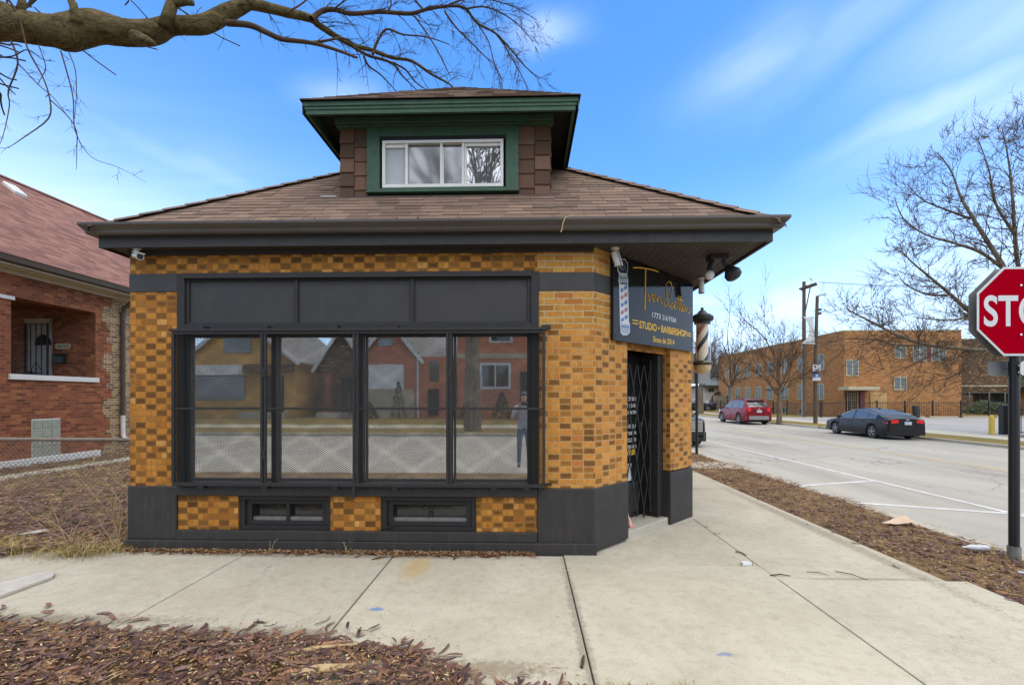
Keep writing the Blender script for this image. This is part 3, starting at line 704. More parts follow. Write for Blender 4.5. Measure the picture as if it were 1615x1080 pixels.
def shingles(mb, O, U, D, N, width, run, inset, ex=.122, tw=(.14, .32), cols=SHC, th=.007):
    """courses of tabs up a slope: O = lower-left, U along the eave, D up the slope, N normal; inset(t) = (left, right) limits"""
    O, U, D, N = map(Vector, (O, U, D, N)); k = 0
    while k * ex < run - .01:
        t0, t1 = k * ex, min((k + 1) * ex + .03, run); l, r = inset(t0); l1, r1 = inset(t1); x = l - rng.uniform(0, .2)
        while x < r:
            wd_ = rng.uniform(*tw); x1 = min(x + wd_, r); x0 = max(x, l)
            if x1 - x0 > .02:
                lift = th + rng.uniform(0, .006); j0, j1 = rng.uniform(-.006, .006), rng.uniform(-.004, .004)
                a0, a1 = max(min(x0, r1), l1), max(min(x1, r1), l1)
                P = [O + U * x0 + D * (t0 + j0), O + U * x1 + D * (t0 + j0 + j1), O + U * a1 + D * t1, O + U * a0 + D * t1]
                c = cols[rng.randrange(len(cols))]; f = rng.uniform(.92, 1.07); c = tuple(q * f for q in c)
                T = [P[0] + N * lift, P[1] + N * lift, P[2] + N * .003, P[3] + N * .003]; B = [P[0] - N * .002, P[1] - N * .002]
                mb.add([tuple(q) for q in T + B], [(0, 1, 2, 3), (4, 5, 1, 0), (4, 0, 3), (1, 5, 2)], c)
            x += wd_ + .004
        k += 1
def hip_slopes(x0, x1, y0, y1, z0, ridge_h, front=True, left=True, right=True):
    mb = MB(); h = (x1 - x0) / 2; Ls = math.hypot(h, ridge_h); c, s_ = h / Ls, ridge_h / Ls
    if front: shingles(mb, (x0, y0, z0), (1, 0, 0), (0, c, s_), (0, -s_, c), x1 - x0, Ls, lambda t: (t * c, x1 - x0 - t * c))
    if left: shingles(mb, (x0, y1, z0), (0, -1, 0), (c, 0, s_), (-s_, 0, c), y1 - y0, Ls, lambda t: (0, y1 - y0 - t * c))
    if right: shingles(mb, (x1, y0, z0), (0, 1, 0), (-c, 0, s_), (s_, 0, c), y1 - y0, Ls, lambda t: (t * c, y1 - y0))
    return mb
build('shingles', hip_slopes(RX0, RX1, RY0, RY0 + 6, RZ + .004, rz - RZ), M['tabs'], roof, uv=False, recalc=False)
def hip_caps(a, b, n, wd_=.13):
    mb = MB(); a, b = Vector(a), Vector(b); t = (b - a) / n; side = t.cross(Vector((0, 0, 1))).normalized()
    for i in range(n):
        p0, p1 = a + t * i - t * .15, a + t * (i + 1); c = SHC[rng.randrange(len(SHC))]
        dn = Vector((0, 0, -.055)); lift = Vector((0, 0, .02)); l2 = Vector((0, 0, .006))
        mb.add([tuple(q) for q in (p0 + side * wd_ + dn + lift, p0 + lift, p0 - side * wd_ + dn + lift, p1 + side * wd_ + dn + l2, p1 + l2, p1 - side * wd_ + dn + l2,
                                   p0 + side * wd_ + dn, p0 - side * wd_ + dn)], [(0, 1, 4, 3), (1, 2, 5, 4), (6, 7, 2, 1, 0)], c)
    return mb
hc = hip_caps((RX0, RY0, RZ + .02), (rcx, RY0 + hw, rz + .02), 24); h2 = hip_caps((RX1, RY0, RZ + .02), (rcx, RY0 + hw, rz + .02), 24); hc.add(h2.v, h2.f); hc.c = hc.c[:len(hc.v) - len(h2.v)] + h2.c
build('hip_cap', hc, M['tabs'], roof, uv=False, recalc=False)
ps = [(.012, 3.318), (.07, 3.318), (.085, 3.335), (.09, 3.36), (.115, 3.385), (.128, 3.405), (.128, 3.428), (.116, 3.428), (.116, 3.41), (.018, 3.41)]
def gutter_loop(prof, x0, x1, y0, y1):
    rings = []
    for cx_, cy_, sx_, sy_ in ((x0, y1, -1, 0), (x0, y0, -1, -1), (x1, y0, 1, -1), (x1, y1, 1, 0)):
        rings.append([(cx_ + sx_ * o, cy_ + sy_ * o, z) for o, z in prof])
    return MB().loft(rings)
build('gutter', gutter_loop(ps, EX0, EX1, EY0, EY1), M['gutter'], shop)
build('fascia_board', gutter_loop([(0, 3.205), (.011, 3.205), (.011, 3.36), (.002, 3.40), (-.02, 3.40), (-.02, 3.205)], EX0, EX1, EY0, EY1), M['fascia'], shop)
so = MB()
x = EX0 + .021
while x < EX1 - .03:
    x1 = min(x + .083, EX1 - .021); so.box(x, x1 - .004, EY0 + .021, EY1, 3.225, 3.245); x = x1
so.box(EX0 + .021, EX1 - .021, EY0 + .021, EY1, 3.246, 3.262)
build('soffit', so, M['soffit'], shop)
fz = MB().box(XL, XC, YF - .03, YF - .001, 3.17, 3.224)
build('frieze_board', fz, M['fascia'], shop)

# ---- dormer
DX0, DX1, DY = -2.215, .30, 5.48
dm = build('dormer', MB().box(DX0 + .02, DX1 - .02, DY + .02, 8.2, 3.95, 4.90), M['dark'], shop)
dcol = [A(110, 84, 68), A(98, 76, 62), A(122, 94, 76)]
for xa, xb in ((DX0, DX0 + .17), (DX0 + .17, DX0 + .335), (DX1 - .375, DX1 - .18), (DX1 - .18, DX1)):
    dc = MB(); edge = xa == DX0 or xb == DX1; n = 5; zt_ = 4.86; hh = .172; zo = 0 if edge else rng.uniform(-.05, .0)
    for k in range(n):
        z1 = zt_ - k * hh + zo * (k > 0); z0 = zt_ - (k + 1) * hh + zo
        f = rng.uniform(.88, 1.1); c = tuple(q * f for q in dcol[rng.randrange(3)])
        d0, d1 = (.028, .012) if edge else (.018, .006); e = .006 if edge else 0
        dc.add([(xa - e * (xa == DX0), DY - d0, z0), (xb + e * (xb == DX1) - .005, DY - d0 - .002, z0 + rng.uniform(-.006, .006)), (xb - .005, DY - d1, z1), (xa, DY - d1, z1), (xa, DY + .02, z0), (xb - .005, DY + .02, z0), (xb - .005, DY + .02, z1), (xa, DY + .02, z1)],
               [(0, 1, 2, 3), (0, 4, 5, 1), (0, 3, 7, 4), (1, 5, 6, 2), (4, 7, 6, 5)], c)
    build('shingle_siding', dc, M['tabs'], dm, uv=False)
for sx in (DX0, DX1):
    k = 0; y = DY + .02; dc = MB()
    while y < 7.9:
        for q in range(6):
            z1 = 4.86 - q * .172; z0 = z1 - .172; f = rng.uniform(.85, 1.1); c = tuple(w_ * f for w_ in dcol[rng.randrange(3)]); sg = -1 if sx == DX0 else 1
            dc.add([(sx + sg * .02, y, z0), (sx + sg * .02, y + .29, z0), (sx + sg * .006, y + .29, z1), (sx + sg * .006, y, z1), (sx - sg * .02, y, z0), (sx - sg * .02, y + .29, z0), (sx - sg * .02, y + .29, z1), (sx - sg * .02, y, z1)],
                   [(0, 1, 2, 3), (0, 4, 5, 1), (0, 3, 7, 4), (1, 5, 6, 2)], c)
        y += .295
    build('shingle_siding', dc, M['tabs'], dm, uv=False)
TX0, TX1, WX0, WX1, WZ0, WZ1 = -1.885, -.075, -1.70, -.255, 4.138, 4.70
gr_ = MB(); yq = DY - .055
gr_.box(TX0, WX0 - .03, yq, DY + .02, 4.10, 4.86); gr_.box(WX1 + .03, TX1, yq, DY + .02, 4.10, 4.86); gr_.box(WX0 - .03, WX1 + .03, yq, DY + .02, WZ1 + .045, 4.86)
gr_.box(TX0 - .01, TX1 + .01, yq - .02, DY + .02, 4.075, 4.099); gr_.box(WX0 - .03, WX1 + .03, yq + .002, DY + .02, 4.10, WZ0 - .004)
gr_.box(DX0 - .04, DX1 + .04, DY - .10, DY + .02, 4.885, 4.96); gr_.box(DX0 - .03, DX1 + .03, DY - .07, DY + .02, 4.861, 4.884)
build('window_surround', gr_, M['green'], dm, bevel=.005)
wn = MB(); yw = DY - .03
for a, b, c, e in ((WX0, WX1, WZ0, WZ0 + .04), (WX0, WX1, WZ1 - .035, WZ1), (WX0, WX0 + .035, WZ0 + .04, WZ1 - .035), (WX1 - .035, WX1, WZ0 + .04, WZ1 - .035)): wn.box(a, b, yw - .02, yw + .06, c, e)
for x, wd_ in ((-1.412, .035), (-.995, .028), (-.735, .03)): wn.box(x - wd_ / 2, x + wd_ / 2, yw - .008, yw + .06, WZ0 + .04, WZ1 - .035)
wn.box(WX0 + .035, -1.43, yw + .004, yw + .06, WZ1 - .075, WZ1 - .035); wn.box(-.72, WX1 - .035, yw + .004, yw + .06, WZ1 - .07, WZ1 - .035); wn.box(-.72, -.695, yw + .006, yw + .06, WZ0 + .04, WZ1 - .07); wn.box(-.985, -.967, yw + .006, yw + .06, WZ0 + .04, WZ1 - .07)
dw = build('dormer_window', wn, M['vinyl'], dm, bevel=.004)
build('pane', MB().box(WX0 + .035, -1.43, yw + .03, yw + .035, WZ0 + .04, WZ1 - .075), M['curtain'], dw)
build('insect_screen', MB().box(-1.394, -1.009, yw + .03, yw + .035, WZ0 + .04, WZ1 - .035), M['screen'], dw)
build('pane', MB().box(-.967, -.75, yw + .034, yw + .038, WZ0 + .04, WZ1 - .04), M['screen'], dw)
build('pane', MB().box(-.695, WX1 - .035, yw + .03, yw + .035, WZ0 + .04, WZ1 - .07), M['glass_half'], dw)
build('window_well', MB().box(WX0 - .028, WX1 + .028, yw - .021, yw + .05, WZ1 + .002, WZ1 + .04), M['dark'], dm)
d0x, d1x, d0y = -2.475, .555, 5.165
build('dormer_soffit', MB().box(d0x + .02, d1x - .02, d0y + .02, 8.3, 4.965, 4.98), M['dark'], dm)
dfx = gutter_loop([(0, 4.853), (.012, 4.853), (.012, 4.90), (.022, 4.902), (.022, 4.935), (.034, 4.937), (.034, 4.985), (-.02, 4.985), (-.02, 4.853)], d0x, d1x, d0y, 6.9)
build('dormer_fascia', dfx, M['green'], dm)
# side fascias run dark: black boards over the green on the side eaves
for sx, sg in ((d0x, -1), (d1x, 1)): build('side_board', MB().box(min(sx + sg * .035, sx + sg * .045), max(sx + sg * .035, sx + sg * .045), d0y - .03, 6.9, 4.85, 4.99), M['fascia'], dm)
h_ = (d1x - d0x) / 2 + .06; dcx = (d0x + d1x) / 2; drz = 4.99 + (PITCH - .03) * h_
dr0 = MB().add([(dcx - h_, d0y - .06, 4.987), (dcx + h_, d0y - .06, 4.987), (dcx + h_, 9.5, 4.987), (dcx - h_, 9.5, 4.987), (dcx, d0y - .06 + h_, drz), (dcx, 9.5, drz)], [(0, 1, 4), (1, 2, 5, 4), (2, 3, 5), (3, 0, 4, 5), (0, 3, 2, 1)])
drf = build('dormer_roof', dr0, M['tabs'], dm)
build('dormer_shingles', hip_slopes(dcx - h_, dcx + h_, d0y - .06, 9.5, 4.992, drz - 4.987), M['tabs'], drf, uv=False, recalc=False)
build('flashing', MB().box(DX0 - .22, DX0 - .04, DY - .06, DY - .02, 4.035, 4.045), M['white_metal'], dm)
build('base_flashing', MB().box(DX0 - .03, DX1 + .12, DY - .05, DY - .028, 4.00, 4.04), M['fascia'], dm)

# ---- sign on the cut corner
sg_ = thing('shop_sign', 'glossy black sign with gold script above the recessed corner doorway', 'shop sign', chm(1.235, 2.265, .03))
build('panel', MB().prism([chp(.285, .045), chp(2.184, .045), chp(2.184, .012), chp(.285, .012)], 2.267, 3.20), M['sign_black'], sg_, bevel=.002)
for s_ in (.33, 2.14):
    for z in (2.32, 3.14): build('screw', MB().ball(chm(s_, z, .046), .009, 8), M['black_plastic'], sg_)
def z2(x, y): return ch_at(1010 + x / 7.444, 410 + y / 7.448)
def z1_(x, y): return ch_at(940 + x / 5.684, 370 + y / 5.684)
def smooth_path(P, sub=5):
    out = []
    for i in range(len(P) - 1):
        p0, p1, p2, p3 = P[max(i - 1, 0)], P[i], P[i + 1], P[min(i + 2, len(P) - 1)]
        for k in range(sub):
            t = k / sub
            out.append(tuple(.5 * ((2 * b) + (-a + c) * t + (2 * a - 5 * b + 4 * c - e) * t * t + (-a + 3 * b - 3 * c + e) * t ** 3) for a, b, c, e in zip(p0, p1, p2, p3)))
    return out + [P[-1]]
scr = MB()
def stroke(P, r, sub=5): scr.tube([chm(s_, z, .0475) for s_, z in smooth_path(P, sub)], r, 6)
stroke([z1_(*p) for p in ((300, 305), (350, 303), (410, 311), (470, 321), (527, 340))], .0080)
stroke([z1_(*p) for p in ((412, 312), (410, 450), (408, 560), (404, 680))], .0085)
for P in (((45, 405), (54, 440), (60, 485), (66, 497), (70, 460), (80, 425), (92, 412), (102, 422)),
          ((96, 478), (118, 462), (130, 432), (122, 408), (108, 418), (101, 455), (110, 492), (132, 490), (150, 462)),
          ((154, 425), (156, 470), (157, 503), (166, 460), (182, 438), (193, 450), (197, 490), (207, 515), (226, 498)),
          ((272, 462), (252, 470), (238, 505), (242, 535), (258, 542), (274, 522), (286, 480), (312, 430), (328, 360), (326, 300), (308, 268), (290, 262), (268, 285), (258, 330), (264, 400), (278, 480), (294, 545), (310, 548), (328, 520)),
          ((326, 505), (340, 535), (338, 565), (324, 576), (315, 566), (332, 570), (352, 548)),
          ((350, 552), (370, 540), (376, 515), (364, 505), (352, 525), (352, 560), (366, 580), (386, 566), (398, 530)),
          ((404, 425), (408, 490), (411, 550), (418, 590), (428, 585)), ((426, 432), (430, 500), (432, 560), (438, 605), (450, 600)), ((375, 458), (410, 466), (440, 478), (466, 490)),
          ((450, 588), (468, 572), (474, 548), (464, 536), (452, 556), (452, 590), (466, 608), (484, 590)),
          ((486, 562), (490, 590), (494, 614), (498, 590), (508, 572), (520, 572)),
          ((530, 560), (536, 574), (543, 600), (538, 622), (526, 630), (520, 620))):
    stroke([z2(*p) for p in P], .0056)
build('script_lettering', scr, M['gold'], sg_, smooth=60, uv=False)
a0, a1 = z1_(357, 838), z1_(780, 925); ch_text('lettering', 'STUDIO • BARBERSHOP', a0[0], a1[0], (a0[1] + a1[1]) / 2, .088, M['gold'], .0465, sg_, .022)
a0, a1 = z1_(480, 965), z1_(672, 992); ch_text('lettering', 'Since de 2014', a0[0], a1[0], (a0[1] + a1[1]) / 2, .07, M['gold'], .0465, sg_, .01)
a0, a1 = z1_(472, 742), z1_(688, 800); pw = a1[0] - a0[0]
for t_, f0, f1 in (('1773', 0, .34), ('216', .40, .64), ('91', .67, .81), ('84', .84, 1)): ch_text('phone_digits', t_, a0[0] + pw * f0, a0[0] + pw * f1, (a0[1] + a1[1]) / 2, .066, M['ink_white'], .0465, sg_, .022)
for pts in (((295, 770), (348, 778)), ((295, 797), (348, 806)), ((783, 885), (822, 891)), ((783, 906), (822, 913))):
    (s0, q0), (s1, q1) = z1_(*pts[0]), z1_(*pts[1]); q0 = q1 = (q0 + q1) / 2
    ba = MB().slab([chm(s0, q0 - .006, .0458), chm(s1, q1 - .006, .0458), chm(s1, q1 + .006, .0458), chm(s0, q0 + .006, .0458)], (R2 * .001, -R2 * .001, 0))
    build('rule', ba, M['gold'], sg_)
def print_shape(pts, off, mat, name='printed_barber_pole', parent=None):
    mb = MB().slab([chm(*z1_(*p), .0452 + off) for p in pts], (R2 * .0005, -R2 * .0005, 0))
    return build(name, mb, mat, parent, uv=False)
outl = [(183, 238), (205, 224), (232, 228), (252, 262), (256, 310), (248, 360), (258, 420), (256, 445), (264, 790), (273, 800), (272, 880), (250, 904), (212, 906), (190, 884), (184, 800), (184, 790), (176, 440), (170, 420), (176, 365), (160, 320), (158, 280)]
pbp = print_shape(outl, 0, M['ink_white'], 'printed_barber_pole', sg_)
for pts, mt in (([(186, 246), (206, 232), (230, 236), (248, 268), (252, 310), (244, 356), (180, 350), (166, 316), (164, 284)], 'ink_navy'),
                ([(190, 250), (210, 240), (226, 256), (230, 300), (212, 336), (184, 320), (174, 286)], 'ink_grey'),
                ([(180, 366), (246, 372), (252, 420), (250, 438), (182, 432), (175, 418)], 'ink_grey'), ([(178, 386), (249, 396), (250, 404), (178, 396)], 'ink_navy'), ([(184, 434), (250, 440), (249, 456), (184, 450)], 'ink_navy'),
                ([(190, 796), (268, 812), (268, 830), (190, 816)], 'ink_grey'), ([(190, 836), (268, 848), (264, 880), (248, 896), (214, 898), (194, 880)], 'ink_grey'), ([(190, 818), (268, 832), (268, 845), (190, 832)], 'ink_blue')):
    print_shape(pts, .0008, M[mt], 'printed_area', pbp)
for k, mt in enumerate(('ink_blue', 'ink_red', 'ink_blue', 'ink_red', 'ink_blue')):
    y = 470 + k * 66; sh = 6 + k
    print_shape([(190 + k, y + 24), (212 + k, y + 12), (214 + k, y + 40), (191 + k, y + 56)], .0008, M[mt], 'printed_stripe', pbp)
    print_shape([(220 + k, y + 4), (246 + k, y - 14), (248 + k, y + 18), (222 + k, y + 34)], .0008, M[mt], 'printed_stripe', pbp)

# ---- things fixed to the shop
def bullet_camera(loc, aim, label):
    t = thing('security_camera', label, 'security camera', loc)
    L = Vector(loc); a = Vector(aim).normalized(); up = Vector((0, 0, 1))
    m = MB().lathe([(.046, 0), (.046, -.012), (.03, -.02), (.02, -.05), (.022, -.07)], L, 16); build('mount', m, M['white_metal'], t, smooth=40)
    c = L + Vector((0, 0, -.085)) - a * .03; q = a.to_track_quat('Z', 'Y').to_matrix().to_4x4()
    b = MB().lathe([(.026, -.02), (.033, -.015), (.033, .12), (.036, .122), (.036, .135), (.030, .135)], (0, 0, 0), 18); b.xf(Matrix.Translation(c) @ q); build('housing', b, M['white_metal'], t, smooth=40)
    l = MB().lathe([(.029, .1352), (.029, .137), (.014, .138), (.012, .142), (.004, .143)], (0, 0, 0), 18); l.xf(Matrix.Translation(c) @ q); build('lens', l, M['black_plastic'], t, smooth=40)
    h = MB().box(-.036, .036, .030, .040, -.01, .15); h.xf(Matrix.Translation(c) @ q)
    build('sun_shield', h, M['white_metal'], t)
bullet_camera((-4.10, 4.745, 3.224), (.75, -.5, -.25), 'white bullet camera under the eave at the shop\'s left corner')
bullet_camera((.955, 4.90, 3.224), (.35, .2, -1), 'white bullet camera pointing down beside the black shop sign')
bullet_camera((2.335, 6.16, 3.224), (.05, .1, -1), 'small white camera under the eave behind the flood light')
fdl = thing('flood_light', 'black twin flood light with one bare white bulb under the shop eave', 'flood light', (2.15, 5.20, 3.2))
hp = MB().box(2.05, 2.25, 5.13, 5.27, 3.17, 3.224); hp.tube([(2.09, 5.2, 3.17), (2.07, 5.19, 3.10), (2.06, 5.185, 3.06)], .034, 10); hp.tube([(2.21, 5.2, 3.17), (2.25, 5.2, 3.11)], .022, 10)
build('bracket', hp, M['black_plastic'], fdl, bevel=.006)
build('bulb', MB().ball((2.058, 5.18, 3.005), .050, 14, (1, 1, 1.1)), M['bulb'], fdl, smooth=180)
fh = MB().lathe([(.025, 0), (.04, .02), (.09, .10), (.085, .15), (.05, .175), (.0, .18)], (0, 0, 0), 18); fh.xf(Matrix.Translation((2.26, 5.20, 3.11)) @ Vector((.45, -.25, -.9)).to_track_quat('Z', 'Y').to_matrix().to_4x4())
build('lamp_head', fh, M['black_plastic'], fdl, smooth=50)
BP = Vector((2.555, 6.70, 0))
bp = thing('barber_pole', 'old striped barber pole with amber globe mounted behind the shop sign', 'barber pole', (BP.x, BP.y, 1.98))
build('top_cap', MB().lathe([(.02, 2.895), (.045, 2.89), (.06, 2.865), (.075, 2.85), (.115, 2.835), (.125, 2.815), (.15, 2.808), (.155, 2.765), (.145, 2.745), (.11, 2.735), (.11, 2.70)][::-1], BP, 28), M['black_plastic'], bp, smooth=40)
build('finial', MB().lathe([(.018, 2.89), (.022, 2.90), (.022, 2.93), (.012, 2.94)], BP, 14), M['chrome_dull'], bp, smooth=40)
build('drum', MB().lathe([(.083, 2.17), (.083, 2.70)], BP, 28), M['cream'], bp, smooth=40)
def helix(z0, turns_h, wz, mat, name):
    mb = MB(); n = 40
    for k in range(n):
        def P(i, e):
            a = math.radians(-200 + 210 * i / n); z = z0 + turns_h * i / n + e
            return z, (BP.x + .0845 * math.cos(a), BP.y + .0845 * math.sin(a), min(max(z, 2.172), 2.698))
        zs = [P(k, 0)[0], P(k + 1, 0)[0], P(k + 1, wz)[0], P(k, wz)[0]]
        if max(zs) < 2.175 or min(zs) > 2.695: continue
        q = [P(k, 0)[1], P(k + 1, 0)[1], P(k + 1, wz)[1], P(k, wz)[1]]
        mb.add(q, [(0, 1, 2, 3)])
    if mb.f: build(name, mb, mat, bp, uv=False)
helix(2.20, .42, .09, M['pole_teal'], 'stripe'); helix(1.88, .42, .09, M['pole_teal'], 'stripe'); helix(2.42, .42, .10, M['pole_red'], 'stripe')
build('rod', MB().tube([(BP.x + .105, BP.y - .03, 2.15), (BP.x + .105, BP.y - .03, 2.72)], .006, 6).tube([(BP.x - .10, BP.y - .05, 2.15), (BP.x - .10, BP.y - .05, 2.72)], .006, 6), M['chrome'], bp)
build('bottom_ring', MB().lathe([(.10, 2.17), (.13, 2.165), (.145, 2.14), (.14, 2.12), (.12, 2.11)][::-1], BP, 28), M['chrome_dull'], bp, smooth=40)
build('globe', MB().lathe([(.002, 1.975), (.05, 1.985), (.09, 2.01), (.118, 2.05), (.125, 2.09), (.12, 2.11)], BP, 24), M['amber'], bp, smooth=180)
build('wall_bracket', MB().box(XR, BP.x - .05, BP.y - .02, BP.y + .02, 2.78, 2.82).box(XR, BP.x - .05, BP.y - .02, BP.y + .02, 2.12, 2.16).box(XR + .001, XR + .02, BP.y - .05, BP.y + .05, 2.05, 2.9), M['chrome_dull'], bp)
cd = MB().tube([(XR + .012, 6.46, 3.2), (XR + .012, 6.46, 2.9), (XR + .014, 6.46, 2.2), (XR + .012, 6.46, 1.9)], .014, 8)
build('conduit', cd, M['grille_gold'], label='thin copper conduit down the shop corner beside the sign', cat='conduit')
vn = MB(); P = [(.49, 4.60, 3.46), (.44, 4.575, 3.435), (.40, 4.555, 3.42), (.375, 4.553, 3.36), (.37, 4.556, 3.31), (.355, 4.556, 3.275)]
vn.tube(P, .006, 5)
build('dry_vine', vn, M['vine'], label='dry pale twig hanging over the gutter', cat='twig', uv=False)
# ------------------------------------------------------------------ ground, street, sidewalks
GZ = -.13
build('ground', MB().box(-400, 700, -300, 1200, GZ - .5, GZ - .03), M['lawn'], kind='structure')
build('road', MB().box(5.30, 16.9, -120, 400, GZ - .02, GZ).box(4.3, 5.30, 15.2, 24, GZ - .02, GZ - .001), M['asphalt'], kind='structure')
build('side_street', MB().box(-150, 5.296, -11.2, -.4, GZ - .02, GZ - .004).box(16.904, 90, -11.2, -.4, GZ - .02, GZ - .004), M['asphalt'], kind='structure')
mk = MB(); mz = GZ + .004
def mark(a, b, wd_): mk.bar((a[0], a[1], mz), (b[0], b[1], mz), wd_, .003)
mark((7.45, 4.0), (7.45, 120), .11); mark((5.36, 9.34), (7.39, 9.98), .11); mark((5.36, 7.98), (7.9, 7.05), .13)
build('road_markings', mk, M['mark_white'], kind='structure')
build('centre_line', MB().box(11.5, 11.62, 2, 150, mz - .001, mz + .002).box(11.78, 11.9, 2, 150, mz - .001, mz + .002), M['mark_yellow'], kind='structure')
sdw = MB(); sr = random.Random(3)
def slabs(xs, ys, top=0.0):
    for i in range(len(xs) - 1):
        for j in range(len(ys) - 1):
            f = sr.uniform(.93, 1.04); g0, g1 = (.003 if x > 2 else .0048 if x == .40 else .0065 for x in (xs[i], xs[i + 1])); sdw.box(xs[i] + g0, xs[i + 1] - g1, ys[j] + .005, ys[j + 1] - .005, -.16, top + sr.uniform(-.004, .004), (f, f * sr.uniform(.985, 1.0), f * sr.uniform(.96, 1.0)))
slabs([-15, -13.5, -12, -10.5, -9, -7.5, -6.0, -4.45, -2.93, -1.365], [3.0, 4.79])
slabs([-1.365, .40], [2.55, 4.79]); slabs([.40, 2.29], [2.55, 4.56]); slabs([.40, 2.29, 4.0, 5.1], [-.3, 2.55]); slabs([2.29, 3.95], [2.55, 4.22])
slabs([2.29, 3.78], [4.22, 6.9, 8.4, 9.9, 11.4, 12.9, 14.4, 15.9, 17.4, 19, 20.6, 22.2, 24, 26, 28, 30, 34, 38, 44, 50])
sdw.prism([(.405, 4.565), (2.285, 4.565), (2.285, 6.9), (1.0, 6.9), (.405, 4.9)], -.16, -.003, (.98, .97, .94))
slabs([3.79, 5.1], [10.9, 12.0], -.01)
sw_o = build('sidewalk', sdw, M['concrete'], kind='structure', bevel=.006)
build('apron', MB().prism([(.40, 4.85), (1.0, 4.83), (1.5, 5.4), (2.29, 6.3), (2.29, 6.95), (1.0, 6.9)], -.1, -.0012), M['concrete'], kind='structure')
kb = MB().box(5.12, 5.30, 1.2, 15.2, -.5, -.035).box(4.3, 5.12, 15.02, 15.2, -.5, -.036).box(4.3, 5.30, 24, 24.2, -.5, -.036).box(5.12, 5.30, 24.2, 120, -.5, -.035).box(4.12, 4.3, 15.02, 24.2, -.5, -.034); kb.box(5.302, 5.62, 1.2, 7.4, -.3, GZ + .004)
kb.box(16.9, 17.06, 0, 22.2, -.5, -.02); kb.box(16.9, 17.06, 27.2, 300, -.5, -.02); kb.box(17.06, 60, .6, .76, -.5, -.02)
build('kerb', kb, M['concrete_far'], kind='structure', bevel=.02)
def blob_sheet(name, poly, z, mat, sub=1):
    build(name, MB().prism(poly, z - .2, z), mat, kind='structure')
blob_sheet('east_parkway', [(3.785, 4.23), (5.118, 1.2), (5.118, 15.02), (4.12, 15.02), (4.12, 24.2), (5.118, 24.2), (5.118, 120), (3.785, 120)], -.022, M['soil'])
blob_sheet('parkway_end', [(3.955, 2.56), (5.117, .9), (5.117, 1.21), (3.955, 4.22)], -.021, M['soil'])
blob_sheet('front_parkway', [(-15, -.4), (.395, -.4), (.395, 2.54), (-1.37, 2.54), (-1.37, 2.99), (-15, 2.99)], -.03, M['soil'])
blob_sheet('yard', [(-11.9, 4.80), (-4.26, 4.80), (-4.26, 40), (-11.9, 40)], -.012, M['yard'])
blob_sheet('building_edge', [(-4.3, 4.80), (.40, 4.80), (.40, 4.86), (-4.3, 4.86)], -.02, M['soil'])
build('yard_path', MB().box(-10.95, -10.4, 3.2, 30, -.1, .004), M['concrete_far'], kind='structure')
# far side of the street
build('far_parkway', MB().box(17.062, 19.0, 27.2, 300, -.3, -.03).box(17.062, 19.0, .76, 22.2, -.3, -.03), M['lawn'], kind='structure')
build('far_sidewalk', MB().box(19.004, 20.6, .76, 300, -.3, -.022), M['concrete_far'], kind='structure')
build('far_lawn', MB().box(20.604, 120, 40.1, 300, -.3, -.03).box(20.604, 27.4, 27.2, 40.09, -.3, -.03), M['lawn'], kind='structure')
build('parking_lot', MB().box(20.604, 70, 20.8, 40.09, -.3, -.026).box(17.064, 19.0, 22.204, 27.196, -.3, -.05), M['lot'], kind='structure')
pk = MB()
for k in range(14): x0 = 28.3 + k * 2.7; pk.box(x0, x0 + 2.3, 39.2, 39.4, -.03, .10)
for k in range(14):
    x0 = 28.3 + k * 2.7
    build('wheel_stop', MB().box(x0, x0 + 2.3, 39.2, 39.38, -.03, .10), M['mark_yellow'], label='pale yellow concrete wheel stop along the black fence by the parking lot', cat='wheel stop', group='wheel stops along the lot fence', bevel=.02)

